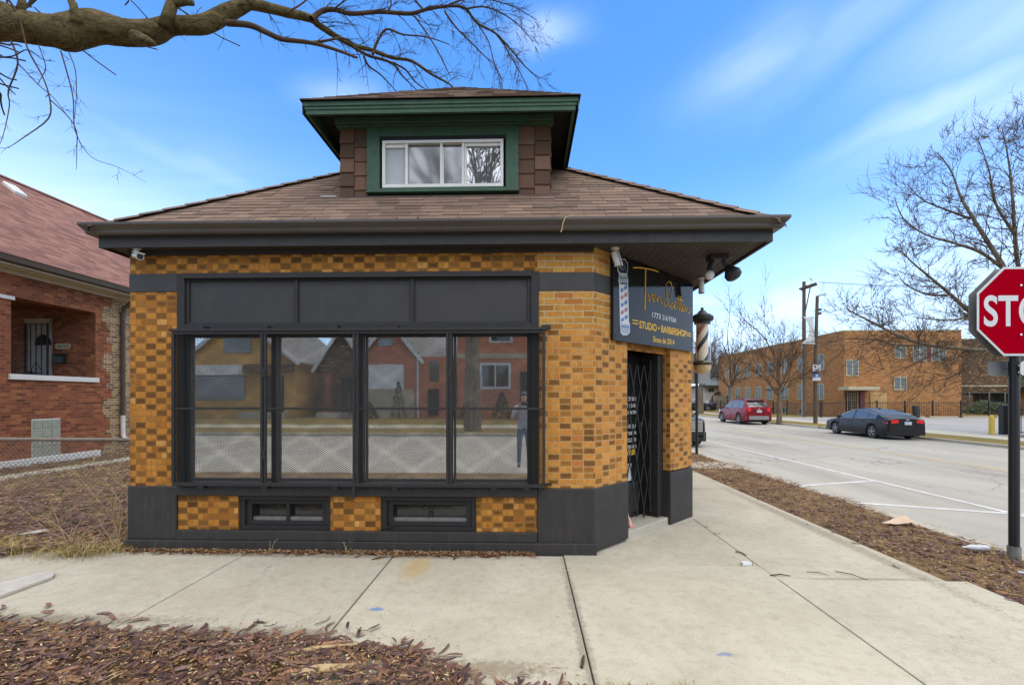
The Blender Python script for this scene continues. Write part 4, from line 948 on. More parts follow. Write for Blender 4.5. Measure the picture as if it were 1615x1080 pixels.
# ------------------------------------------------------------------ litter
def litter(name, region, n_pod, n_chip, seed, zf=lambda x, y: 0.0, podL=(.07, .16), cols=None, chipL=(.01, .036), pile=.03):
    """purple-brown pods and straw chips lying on the ground; region(rng) gives x, y"""
    r = random.Random(seed); mb = MB()
    cols = cols or [A(112, 80, 72), A(96, 68, 62), A(128, 92, 74), A(84, 60, 54), A(144, 104, 72), A(122, 96, 86)]
    chips = [A(180, 140, 88), A(162, 120, 76), A(196, 160, 110), A(140, 102, 68), A(214, 188, 142), A(118, 88, 66)]
    for i in range(n_chip):
        x, y = region(r); a = r.uniform(0, 6.283); L = r.uniform(*chipL) * .5; w_ = L * r.uniform(.10, .34); z = zf(x, y) + r.uniform(.002, pile * 1.05); t = r.uniform(-.4, .4)
        ca, sa = math.cos(a), math.sin(a); c = chips[r.randrange(6)]; f = r.uniform(.6, 1.0)
        if i % 14 == 0: L = r.uniform(.03, .075); w_ = .0018; t = r.uniform(-.12, .12); z += .008; c = tuple(q * f for q in c)
        mb.add([(x - ca * L, y - sa * L, z - L * t), (x - sa * w_, y + ca * w_, z + .004), (x + ca * L, y + sa * L, z + L * t), (x + sa * w_, y - ca * w_, z)], [(0, 1, 2, 3)], c)
    for i in range(n_pod):
        x, y = region(r); a = r.uniform(0, 6.283); L = r.uniform(*podL); w_ = r.uniform(.008, .0145); z = zf(x, y) + r.uniform(.002, pile * .85); k = 6
        curl = r.gauss(0, .75); tw = r.uniform(-2, 2); tw0 = r.gauss(0, .28); tilt = r.uniform(-.10, .16); c = cols[r.randrange(len(cols))]; f = r.uniform(.7, 1.25)
        px_, py_, pz_ = x, y, z; vs = []; cs = []
        for s_ in range(k + 1):
            t = s_ / k; h = a + curl * (t - .5); ww = w_ * (math.sin(math.pi * (.1 + .8 * t)) ** .6)
            rl = tw0 + tw * (t - .5) * .5; ca, sa = math.cos(h), math.sin(h); lx, ly, lz = -sa * math.cos(rl), ca * math.cos(rl), math.sin(rl)
            vs += [(px_ + lx * ww, py_ + ly * ww, pz_ + lz * ww), (px_ - lx * ww, py_ - ly * ww, pz_ - lz * ww)]
            g = f * (.8 + .3 * (s_ % 2)); cs += [tuple(q * g for q in c)] * 2
            px_ += ca * L / k; py_ += sa * L / k; pz_ += (tilt * (1 - 2 * t)) * L / k
        mb.add(vs, [(2 * q, 2 * q + 1, 2 * q + 3, 2 * q + 2) for q in range(k)]); mb.c[-len(cs):] = cs
    return build(name, mb, M['litter'], uv=False, recalc=False, kind='stuff', label=LIT[name][0], cat=LIT[name][1])
LIT = {'pod_litter': ('purple-brown seed pods and straw chips covering the near parkway', 'leaf litter'),
       'roadside_litter': ('brown seed pods and chips along the parkway beside the road', 'leaf litter'),
       'yard_litter': ('brown pods and leaves over the yard behind the fence', 'leaf litter'),
       'wall_litter': ('rusty leaf crumbs gathered along the foot of the shop front', 'leaf litter'),
       'gutter_debris': ('dry leaf crumbs caught along the roof gutter', 'leaf litter')}
def nz(x, s=0.0): return .5 * math.sin(x * 3.1 + s) + .3 * math.sin(x * 7.7 + 1.3 + s) + .2 * math.sin(x * 17.0 + 2.1 + s)
def front_edge(x):                                    # ragged near edge of the sidewalk under the litter
    if x < -1.2: b = 3.30 - .075 * (x + 4.0)
    elif x < -.55: b = 3.08 - (x + 1.2) * .16
    elif x < -.2: b = 2.97 - (x + .55) * .95
    else: b = 2.60 - (x + .2) * .05
    return b + .035 * nz(x)
def reg_front(r):
    while True:
        x = r.uniform(-6.5, .9) if r.random() < .95 else r.uniform(.2, 1.0); y = r.uniform(2.0, 3.5); e = front_edge(x)
        if y < e - abs(r.gauss(0, .05)) or (y < e + .17 and r.random() < .07) or r.random() < .002: 
            if x < .35 or y < 2.62: return x, y
litter('pod_litter', reg_front, 5600, 26000, 11, lambda x, y: -.02 + max(0, min(.06, (front_edge(x) - y) * .3)) if y < front_edge(x) else .002)
def reg_east(r):
    while True:
        y = 2.3 + 30 * r.random() ** 2.0; x = r.uniform(3.6, 5.65)
        l = 3.86 + .06 * nz(y, 1) - .012 * min(y, 12) + (.08 if y < 4.5 else 0); rr = 5.16 + .12 * nz(y, 4) + (.12 if 7 < y < 12 else .0)
        if l + abs(r.gauss(0, .04)) < x < rr - abs(r.gauss(0, .08)) or (r.random() < .02 and x < 5.6): return x, y
litter('roadside_litter', reg_east, 6500, 36000, 12, lambda x, y: -.018 if x < 5.12 else (-.125 if x > 5.31 else -.03), podL=(.04, .11), pile=.04)
def reg_yard(r):
    while True:
        x = r.uniform(-11.8, -4.3); y = 4.62 + 9 * r.random() ** 2.0
        if y > 4.75 + .10 * nz(x, 2) + abs(r.gauss(0, .06)) - (.12 if x < -5.4 else 0) and not (-10.98 < x < -10.38 and r.random() < .85): return x, y
litter('yard_litter', reg_yard, 13000, 26000, 13, lambda x, y: -.008 + .03 * max(0, nz(x * .6, y)), podL=(.10, .22), cols=[A(140, 104, 100), A(116, 84, 84), A(154, 112, 96), A(100, 74, 72), A(176, 136, 98)], pile=.07)
def reg_wall(r):
    while True:
        x = r.uniform(-4.3, .1); y = YF - .05 - abs(r.gauss(0, .035 + .03 * max(0, nz(x, 5))))
        if r.random() < .35 + .65 * max(0, nz(x * .8, 3.5) + (.5 if x > -1.8 else .1)) and y > 4.6: return x, y
litter('wall_litter', reg_wall, 330, 5200, 14, podL=(.04, .10), cols=[A(128, 78, 48), A(106, 64, 46), A(146, 92, 54), A(90, 58, 48)], pile=.035)
def reg_gut(r): return (r.uniform(-3.2, -.2) if r.random() < .8 else r.uniform(-4.2, 2)), RY0 + r.uniform(-.015, .06)
litter('gutter_debris', reg_gut, 30, 420, 15, lambda x, y: RZ + .03, podL=(.03, .07), cols=[A(150, 96, 60), A(120, 76, 50)], pile=.025)

def grass(name, spots, label, seed, cols, h=(.06, .2), n=90, spread=.12, lean=.6, cat='dry grass', wd=.0022):
    r = random.Random(seed); mb = MB()
    for (x, y, sc) in spots:
        for i in range(int(n * sc)):
            a = r.uniform(0, 6.283); q = abs(r.gauss(0, spread)) * sc; bx, by = x + q * math.cos(a) * 1.4, y + q * math.sin(a) * .8; H = r.uniform(*h) * (sc ** .5); b = r.uniform(0, 6.283); ln = r.uniform(.2, lean) * H * 1.6
            c = cols[r.randrange(len(cols))]; f = r.uniform(.8, 1.15); c = tuple(k * f for k in c); w_ = wd * r.uniform(.7, 1.4); dx, dy = math.cos(b), math.sin(b); vs = []
            for s_ in range(4):
                t = s_ / 3; ww = w_ * (1 - t * .8); zz_ = H * (t - .25 * t * t * (ln / H)); ox = bx + dx * ln * t * t; oy = by + dy * ln * t * t
                vs += [(ox - dy * ww, oy + dx * ww, max(zz_, .004) - .005), (ox + dy * ww, oy - dx * ww, max(zz_, .004) - .005)]
            mb.add(vs, [(2 * k, 2 * k + 1, 2 * k + 3, 2 * k + 2) for k in range(3)], c)
    return build(name, mb, M['straw'], uv=False, recalc=False, kind='stuff', label=label, cat=cat)
ST = [A(206, 178, 112), A(188, 158, 92), A(216, 192, 134), A(160, 140, 78)]; GN = [A(120, 132, 60), A(104, 120, 52), A(150, 150, 76)]
gr = random.Random(5)
grass('dry_grass', [(x + gr.uniform(-.16, .16), y + gr.uniform(-.05, .05), q) for x, y, q in ((-6.15, 4.78, 1.2), (-5.95, 4.76, 1.3), (-5.7, 4.78, 1.0), (-5.45, 4.77, 1.3), (-5.2, 4.78, .9), (-4.85, 4.72, 1.2), (-4.62, 4.70, 1.4), (-4.45, 4.74, 1.2), (-4.4, 4.80, .8), (-5.0, 5.05, .9), (-5.9, 5.1, .8)) for _ in range(2)],
      'matted straw-coloured grass along the sidewalk edge of the yard', 21, ST + ST + GN[:1], (.06, .17), 75, .12, 1.4)
grass('green_tuft', [(gr.uniform(3.95, 5.05), gr.uniform(3.2, 12), gr.uniform(.15, .4)) for i in range(26)] + [(gr.uniform(.3, .9), 2.62 + gr.uniform(-.02, .03), .3) for i in range(4)] + [(5.0, 4.72, .7), (2.31, 5.9, .3), (2.3, 5.6, .4), (-6.3, 4.8, .6)] + [(gr.uniform(-11, -5), gr.uniform(6.5, 10), .6) for i in range(50)],
      'scattered green and straw tufts in the parkway and yard', 22, GN + ST[:2], (.03, .09), 60, .09, .8)

def weed(x, y, hgt, label, n=9, group=None, seed=0, spread=.25):
    r = random.Random(seed + int(x * 100)); mb = MB()
    for i in range(n):
        a = r.uniform(0, 6.283); L = hgt * r.uniform(.5, 1.0); p = Vector((x + r.uniform(-.03, .03), y + r.uniform(-.03, .03), -.01)); d_ = Vector((math.cos(a) * spread, math.sin(a) * spread * .6, 1)).normalized(); pts = [p.copy()]
        for k in range(5):
            d_ = (d_ + Vector((r.gauss(0, .16), r.gauss(0, .16), -.08))).normalized(); p = p + d_ * L / 5; pts.append(p.copy())
            if k > 1 and r.random() < .7:
                e = (d_ + Vector((r.gauss(0, .7), r.gauss(0, .7), .1))).normalized(); mb.tube([p, p + e * L * .12, p + e * L * .22 + Vector((0, 0, -.02))], [.0022, .0016, .001], 3, False)
        mb.tube(pts, [.0045 - .0006 * k for k in range(6)], 4, False)
    return build('dry_weed', mb, M['vine'], uv=False, recalc=False, label=label, cat='weed', group=group)
weed(-5.05, 4.98, .62, 'tangled dry yellow weed at the yard edge nearest the shop', 8, seed=1, spread=.75)
weed(-4.55, 5.02, .55, 'thin dry weed against the shop\'s left corner', 9, seed=2, spread=.4)
weed(-4.72, 5.25, .95, 'tall dry shrubby weed between the fence and the shop corner', 12, seed=7, spread=.5)
weed(-5.6, 5.3, .7, 'thin branching dry weed in front of the fence, mid yard', 6, seed=8, spread=.5)
weed(-6.35, 5.0, .85, 'tall dry weed at the far left of the yard edge', 7, seed=3, spread=.35)
weed(-2.70, 4.79, .20, 'single thin weed stalk before the base below the left brick panel', 2, seed=4, spread=.2)
weed(-1.88, 4.79, .17, 'small curled weed at the base below the middle brick panel', 4, seed=5, spread=.5)
vb = MB(); r = random.Random(9)
for i in range(9):
    x = r.uniform(-5.2, -4.35); p = Vector((x, 5.57 + r.uniform(-.03, .03), 0)); pts = [p.copy()]; d_ = Vector((r.uniform(-.4, .4), 0, 1))
    for k in range(7):
        d_ = (d_ + Vector((r.gauss(0, .45), r.gauss(0, .08), -.05))).normalized(); p = p + d_ * .14; pts.append(p.copy())
    vb.tube(pts, .004, 4, False)
    for q in pts[2:]:
        if r.random() < .6: vb.add([(q.x, q.y, q.z), (q.x + .03, q.y - .01, q.z + .01), (q.x + .045, q.y, q.z + .04), (q.x + .01, q.y, q.z + .03)], [(0, 1, 2, 3)])
build('dry_creeper', vb, M['vine'], uv=False, recalc=False, label='dry yellow creeper winding through the chain-link fence', cat='creeper')

def stick(a, b, rad, label, mat='twig', cat='stick'):
    a, b = Vector(a), Vector(b); m = (a + b) / 2 + Vector((0, 0, .012)); build('stick', MB().tube([a, m, b], [rad, rad * 1.1, rad * .6], 7), M[mat], uv=False, label=label, cat=cat, smooth=60)
stick((-1.55, 2.82, .035), (-1.08, 2.93, .055), .013, 'pale bare stick lying in the pod litter', 'vine')
stick((2.26, 4.30, .006), (2.44, 4.29, .006), .0055, 'short dark stick where the sidewalk joints meet')
stick((2.93, 4.42, .005), (3.08, 4.22, .005), .0035, 'thin dark twig lying on the right sidewalk')
stick((2.65, 4.40, .005), (2.80, 4.32, .005), .003, 'thin curved twig on the sidewalk cross joint')
stick((-1.55, 4.60, .005), (-1.42, 4.68, .005), .006, 'small dark twig on the sidewalk below the shop window')
stick((2.24, 4.95, .006), (2.30, 4.84, .006), .006, 'curled dark pod in the sidewalk joint by the corner')
stick((.345, 2.80, .006), (.375, 2.93, .006), .009, 'dark crumpled pod in the middle sidewalk joint')
bt = MB()
bt.slab([(-1.42, 2.60, .03), (-1.2, 2.62, .045), (-1.03, 2.67, .04), (-1.01, 2.71, .05), (-1.22, 2.68, .06)], (0, 0, .015))
build('bark_piece', bt, M['vine'], label='pale broken piece of bark at the bottom edge of the litter', cat='bark piece', bevel=.006)
eb = [tuple(at(px, py, 'Z', .004)) for px, py in ((-160, 990), (0, 944), (83, 913), (87, 908), (78, 903), (0, 923), (-160, 962))]
build('edging_board', MB().slab(eb, (0, 0, .03)), surf('pale_board', A(206, 200, 186), A(186, 180, 166), 9, .7), label='flat pale board lying across the left end of the sidewalk', cat='board', bevel=.006)
build('paper_scrap', MB().slab([(-6.0, 5.22, .02), (-5.72, 5.28, .05), (-5.70, 5.36, .06), (-5.95, 5.36, .03)], (0, 0, .008)), M['white_metal'], label='white scrap of paper in the yard litter at far left', cat='paper scrap')
pkx = MB(); c0 = Vector((2.17, 4.57, .001)); pkx.slab([c0 + Vector((-.05, -.035, 0)), c0 + Vector((.05, -.02, 0)), c0 + Vector((.045, .04, .0)), c0 + Vector((-.04, .035, 0))], (0.004, .006, .026))
pko = build('cigarette_packet', pkx, M['white_metal'], label='crushed white and red packet on the sidewalk by the corner', cat='packet', bevel=.004)
build('red_end', MB().slab([c0 + Vector((.0505, -.02, 0.002)), c0 + Vector((.0465, .04, .002)), c0 + Vector((.0505, .045, .026)), c0 + Vector((.0545, -.015, .026))], (.004, 0, 0)), M['ink_red'], pko)
def bottle(p, ang, label):
    L = .24; m = MB().lathe([(.012, 0), (.013, .02), (.012, .03), (.016, .045), (.032, .08), (.033, .12), (.030, .14), (.033, .16), (.033, .225), (.028, .24), (.004, .236)], (0, 0, 0), 16)
    m.xf(Matrix.Translation(p) @ Matrix.Rotation(ang, 4, 'Z') @ Matrix.Rotation(math.radians(90), 4, 'X')); build('bottle', m, M['plastic_clear'], smooth=40, label=label, cat='bottle', group='plastic bottles in the parkway litter')
bottle((4.72, 5.10, .03), math.radians(80), 'empty plastic bottle in the litter left of the stop sign post, farther from the camera'); bottle((4.56, 4.38, .03), math.radians(48), 'empty plastic bottle in the litter nearest the camera, below the other bottle')
bgm = MB(); bp0 = at(1425, 826, 'Z', 0)
bgm.add([tuple(bp0 + Vector(v)) for v in ((-.30, -.02, .02), (-.14, -.07, .015), (.08, -.06, .04), (.15, .03, .03), (.12, .12, .05), (.02, .12, .08), (-.13, .06, .03), (.06, .03, .105))], [(0, 1, 7, 6), (1, 2, 7), (2, 3, 4, 7), (4, 5, 7), (5, 6, 7)])
build('paper_bag', bgm, M['paper'], uv=False, label='crumpled brown paper bag in the roadside litter', cat='paper bag')

# ------------------------------------------------------------------ chain-link fence in the side yard
cf = thing('chain_link_fence', 'weathered chain-link fence across the yard left of the shop', 'fence', (-8, 5.6, 0))
build('top_rail', MB().tube([(-11.3, 5.6, 1.125), (-4.29, 5.6, 1.115)], .024, 10), M['rail'], cf, smooth=60)
build('wire_mesh', expanded_mesh((-11.3, 5.6, .02), (1, 0, 0), (0, 0, 1), 112, 18, 7.0 / 112, 1.12 / 18, .003, .003), M['rail'], cf, uv=False, recalc=False)
for x in (-11.2, -8.8, -7.0): build('fence_post', MB().tube([(x, 5.62, -.1), (x, 5.62, 1.14)], .028, 10), M['rail'], cf, smooth=60)

# ------------------------------------------------------------------ neighbouring bungalow
NX = -11.9
nh = thing('neighbour_house', 'red brick bungalow with reddish shingle roof left of the shop', 'house', (-16, 15, 0))
YP0, YP1 = 10.32, 12.42
w_ = MB()
w_.box(NX - .3, NX, 8.4, 12.6, -.1, 2.06)                     # wall below the porch opening
w_.box(NX - .45, NX, 9.85, YP0, 2.06, 3.99)                   # porch pier
w_.box(NX - .3, NX + .001, 8.4, 12.6, 3.99, 4.62)              # beam
w_.box(NX - .3, NX, YP1, 12.6, 2.06, 3.99)
w_.box(-20.4, NX - .301, 12.46, 12.75, -.1, 4.6)              # front wall inside the porch
w_.box(-20.4, NX - .301, 8.4, 8.7, -.1, 2.06); w_.box(-20.4, -20.1, 8.7, 12.4, -.1, 2.06); w_.box(-20.4, -19.9, 8.4, 8.9, 2.06, 4.6); w_.box(NX - .45, NX - .302, 8.4, 8.9, 2.06, 4.6)
w_.box(-20.4, NX - .31, 8.39, 8.72, 3.99, 4.61)
build('brick_wall', w_, M['brick_red'], nh)
tm = MB()
for k in range(32):                                           # toothed end of the face brick
    z0 = k * .146; w2 = (0, .12, .24, .12, .3, .05)[(k * 5 + k // 3) % 6]
    tm.box(NX - .05, NX + .002, 12.6, 12.62 + w2, z0, min(z0 + .146, 4.6))
build('toothed_brick', tm, M['brick_red'], nh)
build('side_wall', MB().box(NX - .3, NX - .0, 12.602, 26, -.1, 4.6).box(-20.4, -20.1, 12.76, 26, -.1, 4.6).box(-20.1, NX - .301, 25.7, 26, -.1, 4.6), M['brick_common'], nh, label='pale common brick side wall')
build('porch_floor', MB().box(-20.1, NX - .302, 8.702, 12.458, .6, 1.3), M['dark'], nh); build('porch_ceiling', MB().box(-20.1, NX - .302, 8.73, 12.458, 4.10, 4.16), M['brick_red'], nh)
lg = MB().box(NX - .2, NX + .06, YP0 - .06, YP1 + .06, 2.062, 2.19); build('porch_ledge', lg, M['white'], nh, bevel=.01)
build('pier_cap', MB().box(NX - .5, NX + .05, 9.8, YP0 + .05, 3.90, 3.988), M['white'], nh, bevel=.01)
build('water_table', MB().box(NX + .001, NX + .09, 8.3, 12.50, .0, .19), M['white'], nh, bevel=.015)
gbw = MB().box(NX + .001, NX + .012, 10.76, 11.44, .19, 1.12)
gb_o = build('glass_block_window', gbw, M['white_metal'], nh)
gg = MB()
for i in range(3):
    for j in range(4): gg.box(NX + .0125, NX + .03, 10.775 + i * .221, 10.775 + i * .221 + .205, .20 + j * .228, .20 + j * .228 + .212)
build('glass_block', gg, M['glassblock'], gb_o, bevel=.02)
fx0, fx1 = -13.84, -13.17; yd = 12.458
nd = build('front_door', MB().box(fx0, fx1, yd - .03, yd - .001, 1.3, 3.72), surf('pale_door', A(176, 164, 152), A(168, 156, 144), 3, .6), nh)
build('door_lintel', MB().box(fx0 - .05, fx1 + .02, yd - .08, yd - .001, 3.722, 3.83), M['limestone'], nh)
fan = MB(); cxx, cz = (fx0 + fx1) / 2 + .1, 3.10
fan.slab([(cxx + .24 * math.cos(math.pi * i / 10), yd - .031, cz + .3 * math.sin(math.pi * i / 10)) for i in range(11)], (0, -.006, 0)); build('fan_light', fan, M['dark'], nd)
gl = MB()
for x in [fx0 + .02 + i * .155 for i in range(5)]: gl.bar((x, yd - .12, 1.32), (x, yd - .12, 3.68), .016, .016)
for z in (3.66, 2.28, 1.5): gl.bar((fx0, yd - .12, z), (fx1 + .02, yd - .12, z), .02, .016)
gl.bar((fx0 + .01, yd - .12, 1.3), (fx0 + .01, yd - .12, 3.7), .035, .03); gl.bar((fx1 - .01, yd - .12, 1.3), (fx1 - .01, yd - .12, 3.7), .03, .03)
for sg in (-1, 1):
    gl.tube([(fx0 + .33 + sg * .16 * math.sin(t * math.pi), yd - .12, 2.0 + .62 * t) for t in [i / 8 for i in range(9)]], .008, 5)
    gl.tube([(fx0 + .33 + sg * (.05 + .05 * math.cos(t * 5)), yd - .12, 2.28 + .06 * math.sin(t * 5)) for t in [i / 8 for i in range(9)]], .007, 5)
gl.box(fx0 + .01, fx0 + .20, yd - .15, yd - .10, 2.18, 2.38)
build('door_grille', gl, M['iron'], nh)
pl_ = build('house_number', MB().slab([(-13.07 + .05, yd - .02, 2.99), (-12.64 - .05, yd - .02, 2.99), (-12.64, yd - .02, 3.03), (-12.64, yd - .02, 3.11), (-12.69, yd - .02, 3.15), (-13.02, yd - .02, 3.15), (-13.07, yd - .02, 3.11), (-13.07, yd - .02, 3.03)], (0, .018, 0)), M['limestone'], nh)
vs, fs = text_mb('8653', .32, .10, .01); build('numerals', MB().add([(-13.015 + x, yd - .0205, 3.02 + z) for x, z in vs], fs), M['ink_navy'], pl_, uv=False)
build('mailbox', MB().box(-13.05, -12.75, yd - .12, yd - .001, 2.60, 2.78).slab([(-13.06, yd - .13, 2.78), (-12.74, yd - .13, 2.78), (-12.74, yd - .001, 2.86), (-13.06, yd - .001, 2.86)], (0, 0, .012)), M['black_plastic'], nh, bevel=.006)
nrf = MB(); ex = NX + .5; rx = -16.15; rzz = 8.45
nrf.add([(ex, 8.0, 4.76), (ex, 26.5, 4.76), (rx, 26.5 - 4.7, rzz), (rx, 8.0 + 1.2, rzz), (2 * rx - ex, 8.0, 4.76), (2 * rx - ex, 26.5, 4.76)], [(0, 1, 2, 3), (4, 3, 2, 5), (0, 3, 4), (1, 5, 2), (0, 4, 5, 1)])
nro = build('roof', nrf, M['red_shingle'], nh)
build('ridge_cap', MB().tube([(rx, 9.2, rzz + .01), (rx, 21.8, rzz + .01)], .06, 6), M['red_shingle'], nro)
rv = Vector((-15.45, 13.45, 8.0)); vm_ = MB().slab([rv + Vector((-.2, -.18, -.1)), rv + Vector((.2, -.18, -.42)), rv + Vector((.2, .18, -.42)), rv + Vector((-.2, .18, -.1))], (.09, 0, .22)); build('roof_vent', vm_, M['white_metal'], nro, bevel=.03)
ng = MB()
prof = [(NX + .47, 4.62), (NX + .56, 4.66), (NX + .58, 4.76), (NX + .60, 4.79), (NX + .45, 4.79), (NX + .45, 4.62)]
ng.loft([[(x, 7.9, z) for x, z in prof], [(x, 26.4, z) for x, z in prof]]); build('gutter', ng, M['gutter'], nh)
build('eave_board', MB().box(NX + .004, NX + .468, 7.95, 26.3, 4.60, 4.625).box(NX + .003, NX + .05, 8.4, 26.2, 4.50, 4.599).box(NX + .43, NX + .449, 7.95, 26.3, 4.626, 4.79), surf('cream_paint', A(214, 204, 186), A(200, 190, 170), 5, .6), nh)
dsp = build('downspout', MB().tube([(NX + .47, 13.2, 4.63), (NX + .40, 13.2, 4.5), (NX + .12, 13.2, 4.25), (NX + .08, 13.2, 4.1), (NX + .08, 13.2, 1.12)], .055, 8), M['gutter'], nh, smooth=50)
build('downspout_shoe', MB().tube([(NX + .08, 13.2, 1.12), (NX + .08, 13.2, .55), (NX + .12, 13.2, .45), (NX + .32, 13.2, .38)], .06, 8), M['white_metal'], dsp, smooth=50)

# ------------------------------------------------------------------ stop sign
ssx, ssy, ssz = 5.063, 4.82, 2.518
st_ = thing('stop_sign', 'red octagonal stop sign on a black post at the corner', 'stop sign', (5.035, 4.87, -.02))
def octa(r_, y, cx_=ssx, cz_=ssz): return [(cx_ + r_ / math.cos(math.pi / 8) * math.cos(math.pi / 8 + k * math.pi / 4), y, cz_ + r_ / math.cos(math.pi / 8) * math.sin(math.pi / 8 + k * math.pi / 4)) for k in range(8)]
so_ = build('sign_plate', MB().slab(octa(.452, ssy), (0, .004, 0)), M['ink_white'], st_)
build('red_field', MB().slab(octa(.430, ssy - .002), (0, .0018, 0)), M['stop_red'], so_)
vs, fs = text_mb('STOP', .775, .32, .02); build('stop_lettering', MB().add([(ssx - .3875 + x, ssy - .0035, ssz - .155 + z) for x, z in vs], fs), M['ink_white'], so_, uv=False)
bl = MB()
for z in (ssz + .26, ssz - .24): bl.ball((ssx - .025, ssy - .006, z), .013, 10)
build('bolt', bl, M['chrome'], so_, smooth=180)
build('back_plate', MB().slab(octa(.452, ssy + .085, ssx + .0), (0, .006, 0)), M['sign_back'], st_, label='back of a second octagonal sign behind the post')
po = MB().tube([(5.035, 4.875, .11), (5.035, 4.875, 2.94)], .043, 14); pst = build('post', po, M['black_post'], st_, smooth=50)
build('base_sleeve', MB().tube([(5.035, 4.875, -.1), (5.035, 4.875, .115)], .054, 14), M['galv'], pst, smooth=50)
def plate_back(x0, x1, z0, z1, y):
    rr = .035; pts = []
    for cx_, cz_, a0 in ((x1 - rr, z1 - rr, 0), (x0 + rr, z1 - rr, 90), (x0 + rr, z0 + rr, 180), (x1 - rr, z0 + rr, 270)):
        for k in range(5): a = math.radians(a0 + k * 22.5); pts.append((cx_ + rr * math.cos(a), y, cz_ + rr * math.sin(a)))
    return MB().slab(pts, (0, .004, 0))
build('small_plate', plate_back(4.845, 5.15, 1.87, 2.02, 4.95).bar((5.05, 4.94, 1.95), (5.05, 4.90, 1.95), .03, .02), M['sign_back'], st_)
build('small_plate', plate_back(5.02, 5.36, 1.865, 2.01, 4.80).box(5.03, 5.06, 4.8041, 4.84, 1.96, 1.98).box(5.03, 5.06, 4.8041, 4.84, 1.89, 1.91), M['white_metal'], st_)
# black post with a grey sign back behind the shop corner
sp_ = thing('street_sign', 'thin black sign post with a grey sign back behind the barber pole', 'street sign', (5.05, 13.66, 0))
build('post', MB().tube([(5.05, 13.66, -.1), (5.05, 13.66, 3.3)], .04, 10), M['black_post'], sp_, smooth=50)
build('sign_back', plate_back(4.86, 5.47, 2.05, 2.95, 13.72), M['sign_back'], sp_)

